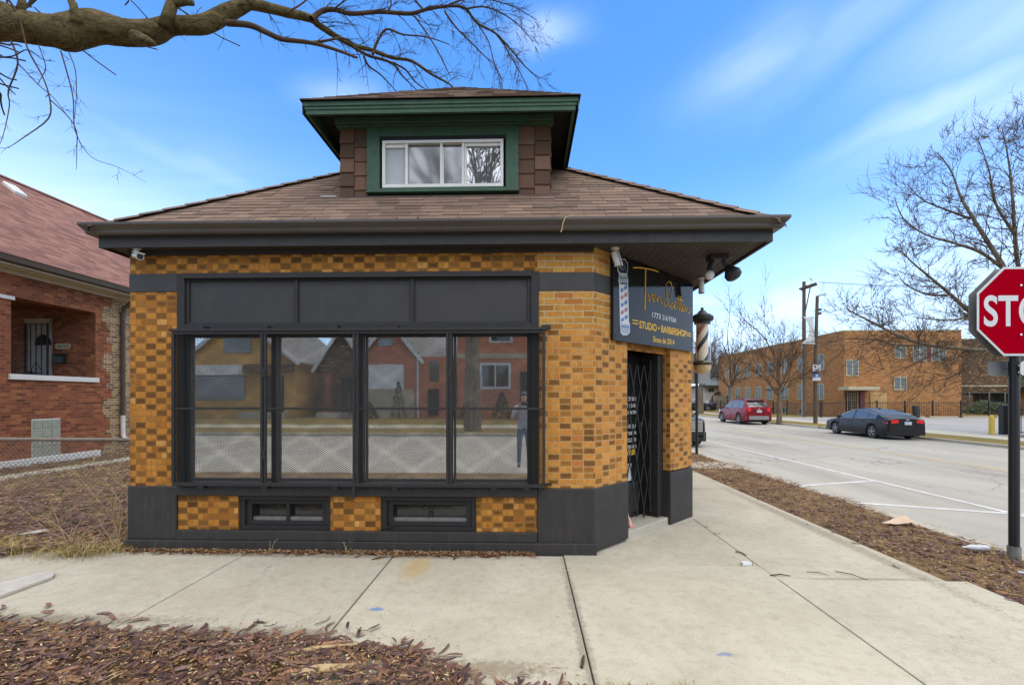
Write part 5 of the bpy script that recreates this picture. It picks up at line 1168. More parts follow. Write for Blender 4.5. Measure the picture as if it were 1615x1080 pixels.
# ------------------------------------------------------------------ cars
def car(name, label, loc, rotz, paint, sp, scl=1.0):
    """front towards +Y; sp: L, W, H, zs (belt), hood, cowl y, roof y0..y1, rear glass base, wheel positions"""
    root = thing(name, label, sp['cat'], loc); root.rotation_euler = (0, 0, 0)
    L, W, H = sp['L'], sp['W'], sp['H']; hl, hwid = L / 2, W / 2; wr = sp.get('wr', .335); yw = sp['wy']; P = M[paint]
    mark0 = len(COL.objects)
    loc_v = Vector(loc)
    def B(nm, mb, mat, par=root, **k):
        mb.v = [tuple(Vector(v) + loc_v) for v in mb.v]
        return build(nm, mb, mat, par, uv=False, **k)
    zs = lambda y: np.interp(y, sp['zs_y'], sp['zs'])
    ztop = lambda y: np.interp(y, sp['zt_y'], sp['zt'])
    def wid(y):
        e = max(0, (abs(y) - (hl - .75)) / .75); return hwid * (1 - (.16 if y > 0 else .11) * e ** 2.2)
    def zb(y):
        b = .20 + .06 * max(0, (abs(y) - (hl - .5)) / .5)
        for c in yw:
            q = (wr + .06) ** 2 - (y - c) ** 2
            if q > 0: b = max(b, wr + math.sqrt(q) * .98)
        return b
    ys = sorted(set([-hl, -hl + .04, -hl + .12] + list(np.linspace(-hl + .2, hl - .25, 30)) + [hl - .14, hl - .05, hl] + [c + k * (wr + .06) / 5 for c in yw for k in range(-5, 6)] + [c + sg * (wr + .061) for c in yw for sg in (-1, 1)]))
    rings = []
    for y in ys:
        e = max(0, (abs(y) - (hl - .13)) / .13); sh = 1 - .10 * e ** 2; ww = wid(y) * (1 - .04 * e ** 2); z0 = zb(y) + .05 * e ** 2; s_ = zs(y) * (1 - .05 * e ** 2); t_ = max(ztop(y) - .06 * e ** 2, s_ + .004)
        zm = z0 + .42 * (s_ - z0)
        half = [(ww * .96, z0), (ww * 1.0, z0 + .10 * (s_ - z0)), (ww * 1.0, zm), (ww * .985, z0 + .78 * (s_ - z0)), (ww * .955, s_ - .015), (ww * .90, s_ + .004), (ww * .62, s_ + .7 * (t_ - s_) + .006), (ww * .3, t_ + .004), (0, t_ + .008)]
        rings.append([(x, y, z) for x, z in half] + [(-x, y, z) for x, z in half[-2::-1]])
    body = B('body', MB().loft(rings, closed=False, caps=True), P, smooth=38)
    B('underbody', MB().box(-hwid * .80, hwid * .80, -hl + .25, hl - .3, .17, .62), M['dark'])
    # greenhouse
    yr0, yr1, yf1, yf0 = sp['gh']; zr = H
    gy = [yr0 + (yr1 - yr0) * k / 6 for k in range(6)] + [yr1 + (yf1 - yr1) * k / 8 for k in range(9)] + [yf1 + (yf0 - yf1) * k / 6 for k in range(1, 7)]
    crown = sp.get('crown', .04)
    def prof(y):
        zb_ = zs(y) - .01
        if y < yr1: t = (y - yr0) / (yr1 - yr0); g = max(t, 0.0) ** sp.get('rp', .85)
        elif y > yf1: t = (yf0 - y) / (yf0 - yf1); g = max(t, 0.0) ** .9
        else: g = 1
        zr_ = zr - crown * ((y - (yr1 + yf1) / 2) / ((yf1 - yr1) / 2 + .01)) ** 2 if yr1 <= y <= yf1 else zr - crown
        if g < 1: zt_ = max(ztop(y), zb_) + (zr - crown - max(ztop(y), zb_)) * g
        else: zt_ = zr_
        xb = wid(y) * .915; xr = hwid * sp.get('rw', .70); xt = xb + (xr - xb) * min(1, max(0, (zt_ - zb_) / (zr - zb_)))
        return zb_, zt_, xb, xt
    rg = []
    for y in gy:
        zb_, zt_, xb, xt = prof(y); hh = [(xb, zb_), (xt, zt_ - .35 * (zt_ - zb_) * .18), (xt * .93, zt_ - .012), (xt * .5, zt_ + .008), (0, zt_ + .012)]
        rg.append([(x, y, z) for x, z in hh] + [(-x, y, z) for x, z in hh[-2::-1]])
    B('cabin', MB().loft(rg, closed=False, caps=True), P, smooth=45)
    def side_pt(y, t, sg, off=.006):
        zb_, zt_, xb, xt = prof(y); zt2 = zt_ - .063 * (zt_ - zb_)
        return (sg * (xb + (xt - xb) * t + off), y, zb_ + (zt2 - zb_) * t + off * .3)
    for sg in (1, -1):
        for ya, yb in sp['side_glass']:
            yy = [ya + (yb - ya) * k / 6 for k in range(7)]
            lo = [side_pt(y, .06, sg) for y in yy]; hi = [side_pt(y, .90, sg) for y in yy]
            B('window', MB().add(lo + hi, [(k, k + 1, 8 + k, 7 + k) for k in range(6)]), M['car_glass'])
    def top_patch(y0, y1, nm, fw=.86):
        rows = []
        for k in range(6):
            y = y0 + (y1 - y0) * k / 5; zb_, zt_, xb, xt = prof(y)
            rows.append([(xt * fw * q, y, zt_ + .016 - .018 * q * q) for q in (-1, -.5, 0, .5, 1)])
        return B(nm, MB().loft(rows, closed=False, caps=False), M['car_glass'], smooth=180)
    top_patch(yr0 + (yr1 - yr0) * sp.get('rg0', .12), yr0 + (yr1 - yr0) * .93, 'rear_window', .84); top_patch(yf1 + (yf0 - yf1) * .06, yf1 + (yf0 - yf1) * .9, 'windscreen', .88)
    if sp.get('trim'):
        tr = MB()
        for sg in (1, -1):
            ya, yb = sp['side_glass'][0][0], sp['side_glass'][-1][1]; yy = [ya + (yb - ya) * k / 14 for k in range(15)]
            tr.tube([side_pt(y, .93, sg, .012) for y in yy], .013, 5); tr.tube([side_pt(y, .03, sg, .012) for y in yy], .009, 5)
        B('window_trim', tr, M['chrome'])
    # wheels
    for c in yw:
        for sg in (1, -1):
            x = sg * (hwid - .115)
            wl_ = B('wheel', MB().lathe([(wr * .66, -.10), (wr * .93, -.105), (wr, -.08), (wr, .08), (wr * .93, .105), (wr * .66, .10)], (x, c, wr), 24, 'X', caps=False), M['tyre'], smooth=35)
            rm = MB().lathe([(wr * .68, .06), (wr * .70, .098), (wr * .64, .10), (wr * .60, .06), (wr * .60, .05)], (0, 0, 0), 24, 'X', caps=False)
            for k in range(5):
                a = k * 2 * math.pi / 5 + .3
                for da in (-.16, .16): rm.bar((.088, .03 * math.cos(a), .03 * math.sin(a)), (.084, wr * .65 * math.cos(a + da), wr * .65 * math.sin(a + da)), .035, .02, (1, 0, 0))
            rm.lathe([(.055, .06), (.055, .098), (.02, .102)], (0, 0, 0), 12, 'X')
            if sg < 0: rm.v = [(-v[0], v[1], v[2]) for v in rm.v]
            rm.v = [(v[0] + x, v[1] + c, v[2] + wr) for v in rm.v]; B('rim', rm, M[sp.get('rim', 'alloy')], wl_)
            bd_ = MB().lathe([(wr * .6, .02), (wr * .1, .03)], (x, c, wr), 20, 'X'); 
            if sg < 0: bd_.v = [(2 * x - v[0], v[1], v[2]) for v in bd_.v]
            B('brake_disc', bd_, M['dark'], wl_)
    # lamps, plate, bumper, handles, mirrors, seams
    for sg in (1, -1):
        def sd(y, z, o=.008):
            zz_ = zs(y); z0 = zb(y); t = (z - z0) / (zz_ - z0); k = np.interp(t, [0, .1, .42, .78, 1], [.96, 1, 1, .985, .93]); return (sg * (wid(y) * k + o), y, z)
        z0, z1 = sp['tail_z']; yb = -hl
        q = MB(); n0 = hwid * sp.get('tail_in', .45); 
        p = [(sg * n0, yb - .012, z0 + .04), (sg * n0, yb - .012, z1 - .02), (sg * hwid * .78, yb - .010, z1), sd(yb + .10, z1), sd(yb + sp.get('tail_wrap', .38), z1 - .03), sd(yb + sp.get('tail_wrap', .38) * .8, z0 + .05), sd(yb + .10, z0), (sg * hwid * .78, yb - .010, z0)]
        q.slab(p[:3] + [p[7]], (0, .03, 0)); q.slab([p[2], p[3], p[6], p[7]], (-sg * .01, .03, 0)); q.slab([p[3], p[4], p[5], p[6]], (-sg * .03, 0, 0))
        B('tail_light', q, M['tail'])
        z0, z1 = sp['head_z']; yf = hl
        q = MB(); hi_ = sp.get('head_in', .55); p = [(sg * hwid * hi_, yf + .012, z0 + .02), (sg * hwid * hi_, yf + .012, z1 - .03), (sg * hwid * .76, yf - .02, z1), sd(yf - .12, z1), sd(yf - .5, z1 + .02), sd(yf - .35, z0 + .06), sd(yf - .12, z0), (sg * hwid * .76, yf - .02, z0)]
        q.slab(p[:3] + [p[7]], (0, -.03, 0)); q.slab([p[2], p[3], p[6], p[7]], (-sg * .01, -.03, 0)); q.slab([p[3], p[4], p[5], p[6]], (-sg * .03, 0, 0)); B('headlight', q, M['headlamp'])
        ym = sp['mirror']; z = zs(ym) + .06
        B('wing_mirror', MB().ball((sg * (hwid + .09), ym, z + .05), .10, 10, (1.0, .6, .75)).bar((sg * hwid * .9, ym + .03, z), (sg * (hwid + .05), ym + .02, z + .03), .05, .04), P, smooth=60)
        for yh in sp['handles']:
            hx = sd(yh, zs(yh) - .13, .02); B('door_handle', MB().bar((hx[0], yh - .09, hx[2]), (hx[0], yh + .09, hx[2]), .03, .025), M[sp.get('handle', paint)], bevel=.008)
        sm = MB()
        for yh in sp['seams']:
            pts = [sd(yh, z, .002) for z in np.linspace(.3, zs(yh) - .02, 7) if z > zb(yh) + .03]
            if len(pts) > 1: sm.tube(pts, .006, 4)
        B('door_seam', sm, M['dark'])
        B('sill_trim', MB().loft([[sd(y, z, o) for z, o in ((.22, .004), (.22, .018), (.30, .018), (.31, .004))] for y in np.linspace(yw[0] + wr + .09, yw[1] - wr - .09, 6)], True, True), M['black_plastic'])
    zb0, zb1 = sp['bumper_z']
    B('rear_bumper', MB().loft([[(x, -hl - .028 + .10 * (abs(x) / hwid) ** 3.5, z) for z in (zb0, zb0 + .05, zb1 - .02, zb1)] + [(x, -hl + .08 + .10 * (abs(x) / hwid) ** 3, z) for z in (zb1, zb0)] for x in np.linspace(-hwid * .90, hwid * .90, 13)]), M[sp['bumper']], smooth=50)
    pz = sp['plate_z']; B('number_plate', MB().box(-.16, .16, -hl - .05, -hl - .02, pz, pz + .15), M['plate'], bevel=.01)
    if sp.get('badge'): B('badge', MB().box(-.07, .07, -hl - .02, -hl + .01, sp['badge'], sp['badge'] + .045), M['chrome'], bevel=.01)
    g0, g1 = sp['grille_z']
    gw = sp.get('gw', .5); gm = MB().box(-hwid * gw, hwid * gw, hl - .05, hl + .008, g0, g1); gr_o = B('grille', gm, M['black_plastic'])
    gs = MB()
    for z in np.linspace(g0 + .03, g1 - .03, sp.get('slats', 4)): gs.box(-hwid * gw, hwid * gw, hl + .009, hl + .035, z - .018, z + .018)
    gs.box(-hwid * (gw + .02), -hwid * gw, hl - .04, hl + .04, g0, g1); gs.box(hwid * gw, hwid * (gw + .02), hl - .04, hl + .04, g0, g1)
    B('grille_slats', gs, M['chrome'], gr_o)
    B('front_bumper', MB().loft([[(x, hl + .03 - .18 * (abs(x) / hwid) ** 3, z) for z in (.24, .30, g0 - .05, g0 - .02)] + [(x, hl - .1 - .18 * (abs(x) / hwid) ** 3, z) for z in (g0 - .02, .24)] for x in np.linspace(-hwid * .92, hwid * .92, 13)]), P, smooth=50)
    if sp.get('fog'):
        for sg in (1, -1): B('fog_light', MB().box(sg * hwid * .62 - .12, sg * hwid * .62 + .12, hl - .08, hl + .0, .42, .47), M['chrome'])
    if sp.get('rails'):
        for sg in (1, -1):
            B('roof_rail', MB().tube([(sg * hwid * .62, y, zr + .02 - .03 * abs(y / hl)) for y in np.linspace(yr1 + .2, yf1 - .1, 7)], .018, 6), M['black_plastic'])
    if sp.get('spoiler'): B('spoiler', MB().box(-hwid * .62, hwid * .62, yr1 - .20, yr1 + .12, zr - crown - .04, zr - crown + .012), P, bevel=.02)
    if sp.get('fin'): B('antenna', MB().slab([(0, yr1 + .05, zr - .03), (0, yr1 + .22, zr - .01), (0, yr1 + .07, zr + .045)], (.02, 0, 0)), P)
    root.rotation_euler = (0, 0, rotz); root.scale = (scl, scl, scl)
    return root
SEDAN = dict(cat='car', L=4.92, W=1.86, H=1.46, zs_y=[-2.46, -1.7, -.6, 1.0, 2.0, 2.46], zs=[.98, 1.0, .96, .91, .80, .66], zt_y=[-2.46, -2.2, -1.6, 1.0, 1.6, 2.2, 2.46], zt=[1.05, 1.07, 1.06, .98, .94, .84, .68],
             gh=(-2.0, -.75, .35, 1.35), rp=.72, side_glass=[(-1.62, -1.02), (-.98, -.02), (.06, 1.05)], wy=(-1.42, 1.42), tail_z=(.78, .97), head_z=(.58, .74), mirror=.95, handles=(-.75, .25), seams=(-1.05, .02, 1.08), wr=.335,
             bumper_z=(.22, .40), bumper='grey_car', plate_z=.72, badge=.93, grille_z=(.38, .6), trim=True, fin=True, rw=.66, tail_in=.44, crown=.05)
SUV = dict(cat='car', L=4.52, W=1.84, H=1.68, zs_y=[-2.26, -1.2, .8, 1.6, 2.26], zs=[1.08, 1.06, 1.0, .92, .78], zt_y=[-2.26, .9, 1.5, 2.0, 2.26], zt=[1.12, 1.10, 1.05, .98, .80],
           gh=(-2.22, -1.72, .25, 1.2), rp=1.0, side_glass=[(-1.78, -1.12), (-1.06, -.18), (-.10, .86)], wy=(-1.33, 1.36), tail_z=(.86, 1.10), head_z=(.74, .9), mirror=.85, handles=(-.85, .1), seams=(-1.1, -.14, .9), wr=.36,
           bumper_z=(.34, .58), bumper='silver_plastic', plate_z=.80, badge=1.0, grille_z=(.5, .7), rw=.70, rails=True, spoiler=True, tail_in=.56, tail_wrap=.5, crown=.06, rg0=.1, rim='alloy')
BIG = dict(cat='car', L=5.2, W=2.04, H=1.90, zs_y=[-2.6, 0, 1.6, 2.6], zs=[1.22, 1.2, 1.14, 1.08], zt_y=[-2.6, 1.0, 1.7, 2.45, 2.6], zt=[1.26, 1.24, 1.22, 1.16, 1.10],
           gh=(-2.55, -2.2, .5, 1.3), side_glass=[(-2.1, -1.2), (-1.1, -.2), (-.1, .95)], wy=(-1.5, 1.5), tail_z=(.8, 1.2), head_z=(.80, 1.06), mirror=1.0, handles=(-.9, .1), seams=(-1.15, -.14, 1.0), wr=.40,
           bumper_z=(.4, .65), bumper='black_plastic', plate_z=.9, grille_z=(.62, 1.05), slats=6, rw=.78, rails=True, crown=.03, fog=True, gw=.70, head_in=.74)
TRUCK = dict(cat='pickup truck', L=5.6, W=1.98, H=1.85, zs_y=[-2.8, 2.8], zs=[1.10, 1.05], zt_y=[-2.8, -.6, 1.2, 2.8], zt=[1.12, 1.12, 1.15, 1.05],
             gh=(-.75, -.5, .5, 1.2), side_glass=[(-.45, .05), (.12, .95)], wy=(-1.75, 1.8), tail_z=(.75, 1.05), head_z=(.75, .98), mirror=.9, handles=(-.3,), seams=(-.7, .08, 1.0), wr=.38,
             bumper_z=(.45, .65), bumper='silver_plastic', plate_z=.7, grille_z=(.6, .9), rw=.74, crown=.03)
car('parked_sedan', 'charcoal grey sedan seen from behind at the far kerb', (16.0, 21.75, GZ), math.radians(-2), 'grey_car', SEDAN, .88)
car('red_crossover', 'dark red crossover driving away along the street', (15.25, 32.6, GZ), math.radians(-.5), 'red_car', SUV)
car('parked_suv', 'large black vehicle with chrome grille parked behind the shop corner', (5.63, 18.85, GZ), math.radians(180), 'black_car', BIG, .90)
car('pickup_truck', 'black pickup truck in the distance beyond the thin sign post', (21.8, 60.5, GZ), math.radians(78), 'black_car', TRUCK)
# ------------------------------------------------------------------ tan brick block across the street
BX, BY = 27.9, 41.0
tb = thing('brick_block', 'long two-storey tan brick building with flat roof across the street', 'brick building', (33, 50, 0))
TOPZ = 7.45; BXE = 37.9
build('wall', MB().box(BX, BXE, BY, BY + 26, GZ - .05, TOPZ), M['brick_tan'], tb)
build('parapet', MB().box(BX - .03, BXE + .03, BY - .03, BY + 26.03, TOPZ, TOPZ + .10), M['limestone'], tb)
def win_front(px0, px1, py0, py1, nm=2, parent=tb, y=BY):
    a, b = at(px0, py1, 'Y', y), at(px1, py0, 'Y', y); f = MB(); w_ = .09
    f.box(a.x, b.x, y - .06, y - .001, a.z, a.z + w_); f.box(a.x, b.x, y - .05, y - .001, b.z - w_, b.z); f.box(a.x, a.x + w_, y - .05, y - .001, a.z + w_, b.z - w_); f.box(b.x - w_, b.x, y - .05, y - .001, a.z + w_, b.z - w_)
    for k in range(1, nm):
        xm = a.x + (b.x - a.x) * k / nm; f.box(xm - .05, xm + .05, y - .048, y - .001, a.z + w_, b.z - w_)
    o = build('window', f, M['limestone'], parent); build('pane', MB().box(a.x + w_, b.x - w_, y - .025, y - .002, a.z + w_, b.z - w_), M['glass_far'], o)
win_front(1334, 1354, 567, 593); win_front(1410, 1429, 544, 565); win_front(1439, 1461, 543, 570, 2); win_front(1468, 1492, 543, 570, 2); win_front(1409, 1430, 594, 615)
a, b = at(1461.5, 570, 'Y', BY), at(1467.5, 543, 'Y', BY); build('window_panel', MB().box(a.x, b.x, BY - .04, BY - .001, a.z, b.z), M['door_red'], tb)
def win_side(y0, y1, z0, z1):
    f = MB(); w_ = .09; x = BX
    f.box(x - .07, x - .001, y0, y1, z0, z0 + w_); f.box(x - .05, x - .001, y0, y1, z1 - w_, z1); f.box(x - .05, x - .001, y0, y0 + w_, z0 + w_, z1 - w_); f.box(x - .05, x - .001, y1 - w_, y1, z0 + w_, z1 - w_); f.box(x - .048, x - .001, (y0 + y1) / 2 - .06, (y0 + y1) / 2 + .06, z0 + w_, z1 - w_)
    o = build('window', f, M['limestone'], tb); build('pane', MB().box(x - .025, x - .002, y0 + w_, y1 - w_, z0 + w_, z1 - w_), M['glass_far'], o)
yy = [43.6, 46.4, 49.4, 52.4, 55.0, 57.6, 60.2, 63.0]
for y in yy:
    win_side(y, y + 1.35, 4.2, 5.75); win_side(y, y + 1.35, 1.45, 2.95)
    if y > 45: win_side(y, y + 1.2, -.05, .62)
a, b = at(1322, 618, 'Y', BY - 1.2), at(1371, 611, 'Y', BY - 1.2)
build('canopy', MB().box(BX - .5, BX + 2.1, BY - 1.3, BY - .001, 2.28, 2.58), M['limestone'], tb, bevel=.02)
en = MB(); x = BX + .15
en.box(x, x + 1.0, BY - .10, BY - .001, GZ, 2.27); eo = build('entrance_screen', en, M['dark'], tb)
gs = MB()
for k in range(6): gs.box(x + .02 + k * .17, x + .08 + k * .17, BY - .16, BY - .101, GZ, 2.26)
for k in range(9): gs.box(x, x + 1.0, BY - .15, BY - .102, .1 + k * .26, .15 + k * .26)
build('screen_grille', gs, M['grille_gold'], eo)
build('red_door', MB().box(x + 1.15, x + 1.55, BY - .12, BY - .002, GZ, 2.27), M['door_red'], tb)
a, b = at(1372, 645, 'Y', BY), at(1398, 619, 'Y', BY); build('boarded_panel', MB().box(a.x, b.x, BY - .05, BY - .001, GZ, b.z), M['plywood'], tb)
build('basement_vent', MB().box(at(1410, 650, 'Y', BY).x, at(1428, 650, 'Y', BY).x, BY - .03, BY - .001, .1, .55), M['glass_far'], tb)
# brown brick hall behind
bh = thing('brown_hall', 'dark brown brick hall with a low fenced canopy behind the tan building', 'brick building', (47, 58, 0))
HY_ = 55.0; hx0, hx1 = 36.5, 66
build('wall', MB().box(hx0, hx1, HY_, HY_ + 22, GZ, 8.4), M['brick_brown'], bh)
build('coping', MB().box(hx0, hx1, HY_ - .03, HY_ + .3, 8.4, 8.55), M['limestone'], bh)
a = at(1500, 609, 'Y', 53.0); cx0 = at(1499, 609, 'Y', 53).x
build('porch_wall', MB().box(cx0, 66, 52.4, 52.7, 2.30, 2.85).box(cx0, cx0 + 1.9, 52.4, 52.7, GZ, 1.95), M['brick_brown'], bh); build('porch_coping', MB().box(cx0 - .1, 66, 52.3, 54.9, 2.85, 3.02), M['limestone'], bh)
build('porch_back', MB().box(cx0 + 1.9, 66, 54.2, 54.4, GZ, 2.84), surf('shadowy_render', A(96, 92, 88), A(82, 78, 74), 2, .9), bh)
win_front(1499, 1507, 549, 564, 1, bh, HY_)
tf_ = thing('porch_fence', 'tall chain-link fence posts in front of the brown hall', 'fence', (52, 51, 0))
fp = MB(); fx = at(1500, 640, 'Y', 51).x
fp.bar((fx, 51, 2.2), (64, 51, 2.2), .07, .07)
for px in (1529, 1560, 1585, 1620): xq = at(px, 640, 'Y', 51).x; build('fence_post', MB().tube([(xq, 51, GZ), (xq, 51, 2.2)], .06, 8), M['galv'], tf_)
build('top_rail', fp, M['galv'], tf_)
lh = thing('tan_annex', 'low tan brick annex with flat brown eave right of the stop sign post', 'building', (52, 45, 0))
ax0 = at(1602, 640, 'Y', 47).x
build('wall', MB().box(ax0, ax0 + 12, 43, 47, GZ, 2.35), M['brick_tan'], lh); build('eave', MB().box(ax0 - .5, ax0 + 12.4, 42.4, 47.3, 2.36, 2.62), M['fascia'], lh)

# fences
def picket(name, label, pts, h, gap, post_gap, group=None, z0=-.03, mat='black_post'):
    t = thing(name, label, 'fence', pts[0], group); mb = MB(); ps_ = MB()
    for a, b in zip(pts, pts[1:]):
        a, b = Vector(a), Vector(b); L = (b - a).length; d_ = (b - a) / L; n = int(L / gap)
        for z in (z0 + .12, z0 + h - .12): mb.bar(a + Vector((0, 0, z)), b + Vector((0, 0, z)), .035, .035)
        for k in range(n): p = a + d_ * (k * gap); mb.bar(p + Vector((0, 0, z0 + .05)), p + Vector((0, 0, z0 + h)), .018, .018)
        k = 0
        while k * post_gap < L:
            p = a + d_ * (k * post_gap); build('fence_post', MB().box(p.x - .04, p.x + .04, p.y - .04, p.y + .04, z0 - .1, z0 + h + .06).box(p.x - .05, p.x + .05, p.y - .05, p.y + .05, z0 + h + .061, z0 + h + .08), M[mat], t); k += 1
    build('pickets', mb, M[mat], t, uv=False)
picket('iron_fence', 'black iron picket fence along the far edge of the parking lot', [(25.2, 39.75, 0), (62, 39.75, 0)], 1.35, .14, 2.3)
picket('iron_fence', 'black iron picket fence running back beside the tan building', [(25.2, 39.9, 0), (25.2, 64, 0)], 1.25, .16, 2.5)
gp0 = at(1583, 684, 'Z', 0)
picket('lot_gate', 'black iron gate section at the parking lot entrance behind the stop sign post', [(gp0.x + .1, gp0.y, 0), (gp0.x + 9, gp0.y - 3.0, 0)], 1.25, .13, 2.6)
gpt = MB().box(gp0.x - .13, gp0.x + .12, gp0.y - .12, gp0.y + .12, -.1, 1.25).prism([(gp0.x - .15, gp0.y - .14), (gp0.x + .14, gp0.y - .14), (gp0.x + .14, gp0.y + .14), (gp0.x - .15, gp0.y + .14)], 1.25, 1.30)
build('gate_pillar', gpt, M['black_post'], label='thick black gate post beside the yellow bollard', cat='gate post', bevel=.02)
b0 = at(1564, 684, 'Z', 0)
bo = MB().lathe([(.10, -.1), (.10, .78), (.085, .82), (.04, .845), (.004, .85)], b0, 16); boo = build('bollard', bo, M['yellow'], label='yellow painted steel bollard at the parking lot entrance', cat='bollard', smooth=45)
rb0 = at(1435, 656, 'Y', 39)
bn = MB().lathe([(.24, -.03), (.26, .5), (.27, .9), (.25, .96), (.1, .99)], (at(1445, 650, 'Y', 39.2).x, 39.2, 0), 14); build('litter_bin', bn, M['black_plastic'], label='black round bin in front of the lot fence behind the sedan', cat='bin', smooth=40)

# utility poles
up = thing('utility_pole', 'tall wooden utility pole with double crossarm and insulators', 'utility pole', (24.0, 40.2, 0))
ux, uy = at(1268, 640, 'Y', 40.2).x, 40.2
build('pole', MB().tube([(ux, uy, -.1), (ux, uy, 6), (ux, uy, 11.6)], [.16, .15, .13], 12), M['wood_pole'], up, smooth=50)
A0_, A1_ = at(1262, 456.5, 'Y', 40.6), at(1287, 448, 'Y', 38.9)
for off in (-.17, .17):
    build('crossarm', MB().bar((A0_.x + off, A0_.y + off, A0_.z), (A1_.x + off, A1_.y + off, A1_.z), .10, .13), M['wood_pole'], up)
build('brace', MB().bar((ux + .05, uy - .1, 9.0), (A0_.x * .35 + A1_.x * .65, A0_.y * .35 + A1_.y * .65, A1_.z - .1), .05, .08), M['wood_pole'], up)
for k in range(3):
    t_ = .35 + k * .3; build('insulator', MB().lathe([(.04, 0), (.055, .06), (.03, .12), (.045, .16)], (A0_.x + (A1_.x - A0_.x) * t_ + .17, A0_.y + (A1_.y - A0_.y) * t_ + .17, A1_.z + .06), 8), M['black_plastic'], up)
build('pole_guard', MB().tube([(ux - .19, uy - .05, GZ), (ux - .19, uy - .05, 6.3)], .06, 8), M['galv'], up)
wr_ = MB()
for o, z in ((0, 11.45), (.6, 11.5)):
    P = []
    for k in range(25): t = k / 24; P.append((A1_.x + o * .3 + t * 50, A1_.y - .3 + o * .3 + t * 2, A1_.z + .1 - 5 * t * (1 - t) + t * 2))
    wr_.tube(P, .012, 4, False)
for zz_, xx in ((6.2, 0), (6.4, 0)):
    P = [(ux + k / 20 * 60, uy - .2 + k / 20 * -8, zz_ - 1.5 * (k / 20) * (1 - k / 20)) for k in range(21)]; wr_.tube(P, .018, 4, False)
build('overhead_wire', wr_, M['black_plastic'], uv=False, label='thin overhead wires leading right from the wooden utility pole', cat='wire', smooth=60)
bsx, bsy = at(1286, 660, 'Y', 30.5).x, 30.5
bs = thing('bus_stop_pole', 'slim wooden pole with white and blue bus stop signs and a white banner', 'bus stop', (bsx, bsy, -.03))
bz = lambda y: at(1286, y, 'Y', 30.5).z
build('pole', MB().tube([(bsx, bsy, -.1), (bsx, bsy, 4), (bsx + .12, bsy, bz(467))], [.125, .115, .095], 10), M['wood_pole'], bs, smooth=50)
sgn = lambda px0, px1, py0, py1, y=30.3: (at(px0, py1, 'Y', y), at(px1, py0, 'Y', y))
a, b = sgn(1282, 1294, 575, 586); o = build('notice_sign', MB().box(a.x, b.x, 30.28, 30.3, a.z, b.z), M['ink_white'], bs); build('printed_mark', MB().box(a.x + .07, a.x + .2, 30.276, 30.279, b.z - .2, b.z - .06).box(a.x + .07, b.x - .08, 30.276, 30.279, a.z + .1, a.z + .16), M['ink_navy'], o); build('red_edge', MB().box(a.x, b.x, 30.276, 30.279, a.z, a.z + .04), M['ink_red'], o)
a, b = sgn(1281.5, 1294, 589, 601); o = build('bus_sign', MB().box(a.x, b.x, 30.28, 30.3, a.z, b.z), M['ink_white'], bs); build('blue_band', MB().box(a.x, b.x, 30.276, 30.279, (a.z + b.z) / 2, b.z), M['ink_blue'], o); build('red_edge', MB().box(a.x + .02, b.x - .02, 30.276, 30.279, a.z + .01, a.z + .05), M['ink_red'], o)
build('emblem', MB().lathe([(.09, -.003), (.09, 0)], ((a.x + b.x) / 2, 30.275, b.z - .13), 12, 'Y'), M['ink_white'], o)
bpt = [(1266, 499), (1283, 501), (1285.5, 543), (1264, 542), (1272, 535), (1276, 526), (1276.5, 515), (1273, 506)]
build('banner', MB().slab([tuple(at(x, y, 'Y', 30.25)) for x, y in bpt], (0, .03, 0)), M['ink_white'], bs, bevel=.01)
bm_ = MB().bar((at(1264, 500, 'Y', 30.62).x, 30.62, bz(500)), (bsx, 30.62, bz(500)), .04, .04).bar((at(1264, 543, 'Y', 30.62).x, 30.62, bz(543)), (bsx, 30.62, bz(543)), .04, .04).box(bsx + .12, bsx + .34, 30.4, 30.6, bz(490), bz(487)).box(bsx + .12, bsx + .34, 30.4, 30.6, bz(496), bz(493))
build('banner_arm', bm_, M['iron'], bs)
a = at(1239, 655, 'Y', 38)

# far end of the street
ph = thing('pale_house', 'pale split-level house with attached garage far down the street', 'house', (20, 78, 0))
hx = lambda px, Y: at(px, 627, 'Y', Y).x
build('wall', MB().box(hx(1112, 78), hx(1134, 78), 78, 86, GZ, 3.4).box(hx(1134, 78), hx(1150, 78), 79, 86, GZ, 5.2), M['cream_wall'], ph)
build('window', MB().box(hx(1117, 78), hx(1126, 78), 77.95, 77.99, 2.6, 3.2).box(hx(1123, 78), hx(1128, 78), 77.94, 77.99, .6, 1.0), M['glass_far'], ph)
build('roof', MB().prism([(hx(1105, 78), 77), (hx(1152, 78), 77), (hx(1152, 78), 87), (hx(1105, 78), 87)], 3.4, 3.7).slab([(hx(1130, 78), 78, 5.2), (hx(1156, 78), 78, 5.2), (hx(1142, 78), 78, 7.2)], (0, 8, 0)), M['fascia'], ph)
build('driveway', MB().add([(hx(1113, 70), 70, GZ + .01), (hx(1130, 70), 70, GZ + .01), (hx(1122, 78), 78, 1.2), (hx(1113, 78), 78, 1.2)], [(0, 1, 2, 3)]), M['concrete_far'], ph)
gwx = MB().box(hx(1127, 64), BX - .1, 64, 64.4, GZ, 1.9); build('garden_wall', gwx, surf('stained_concrete', A(176, 160, 134), A(140, 124, 102), 1.2, .9), label='stained concrete wall at the far end of the tan building', cat='wall')

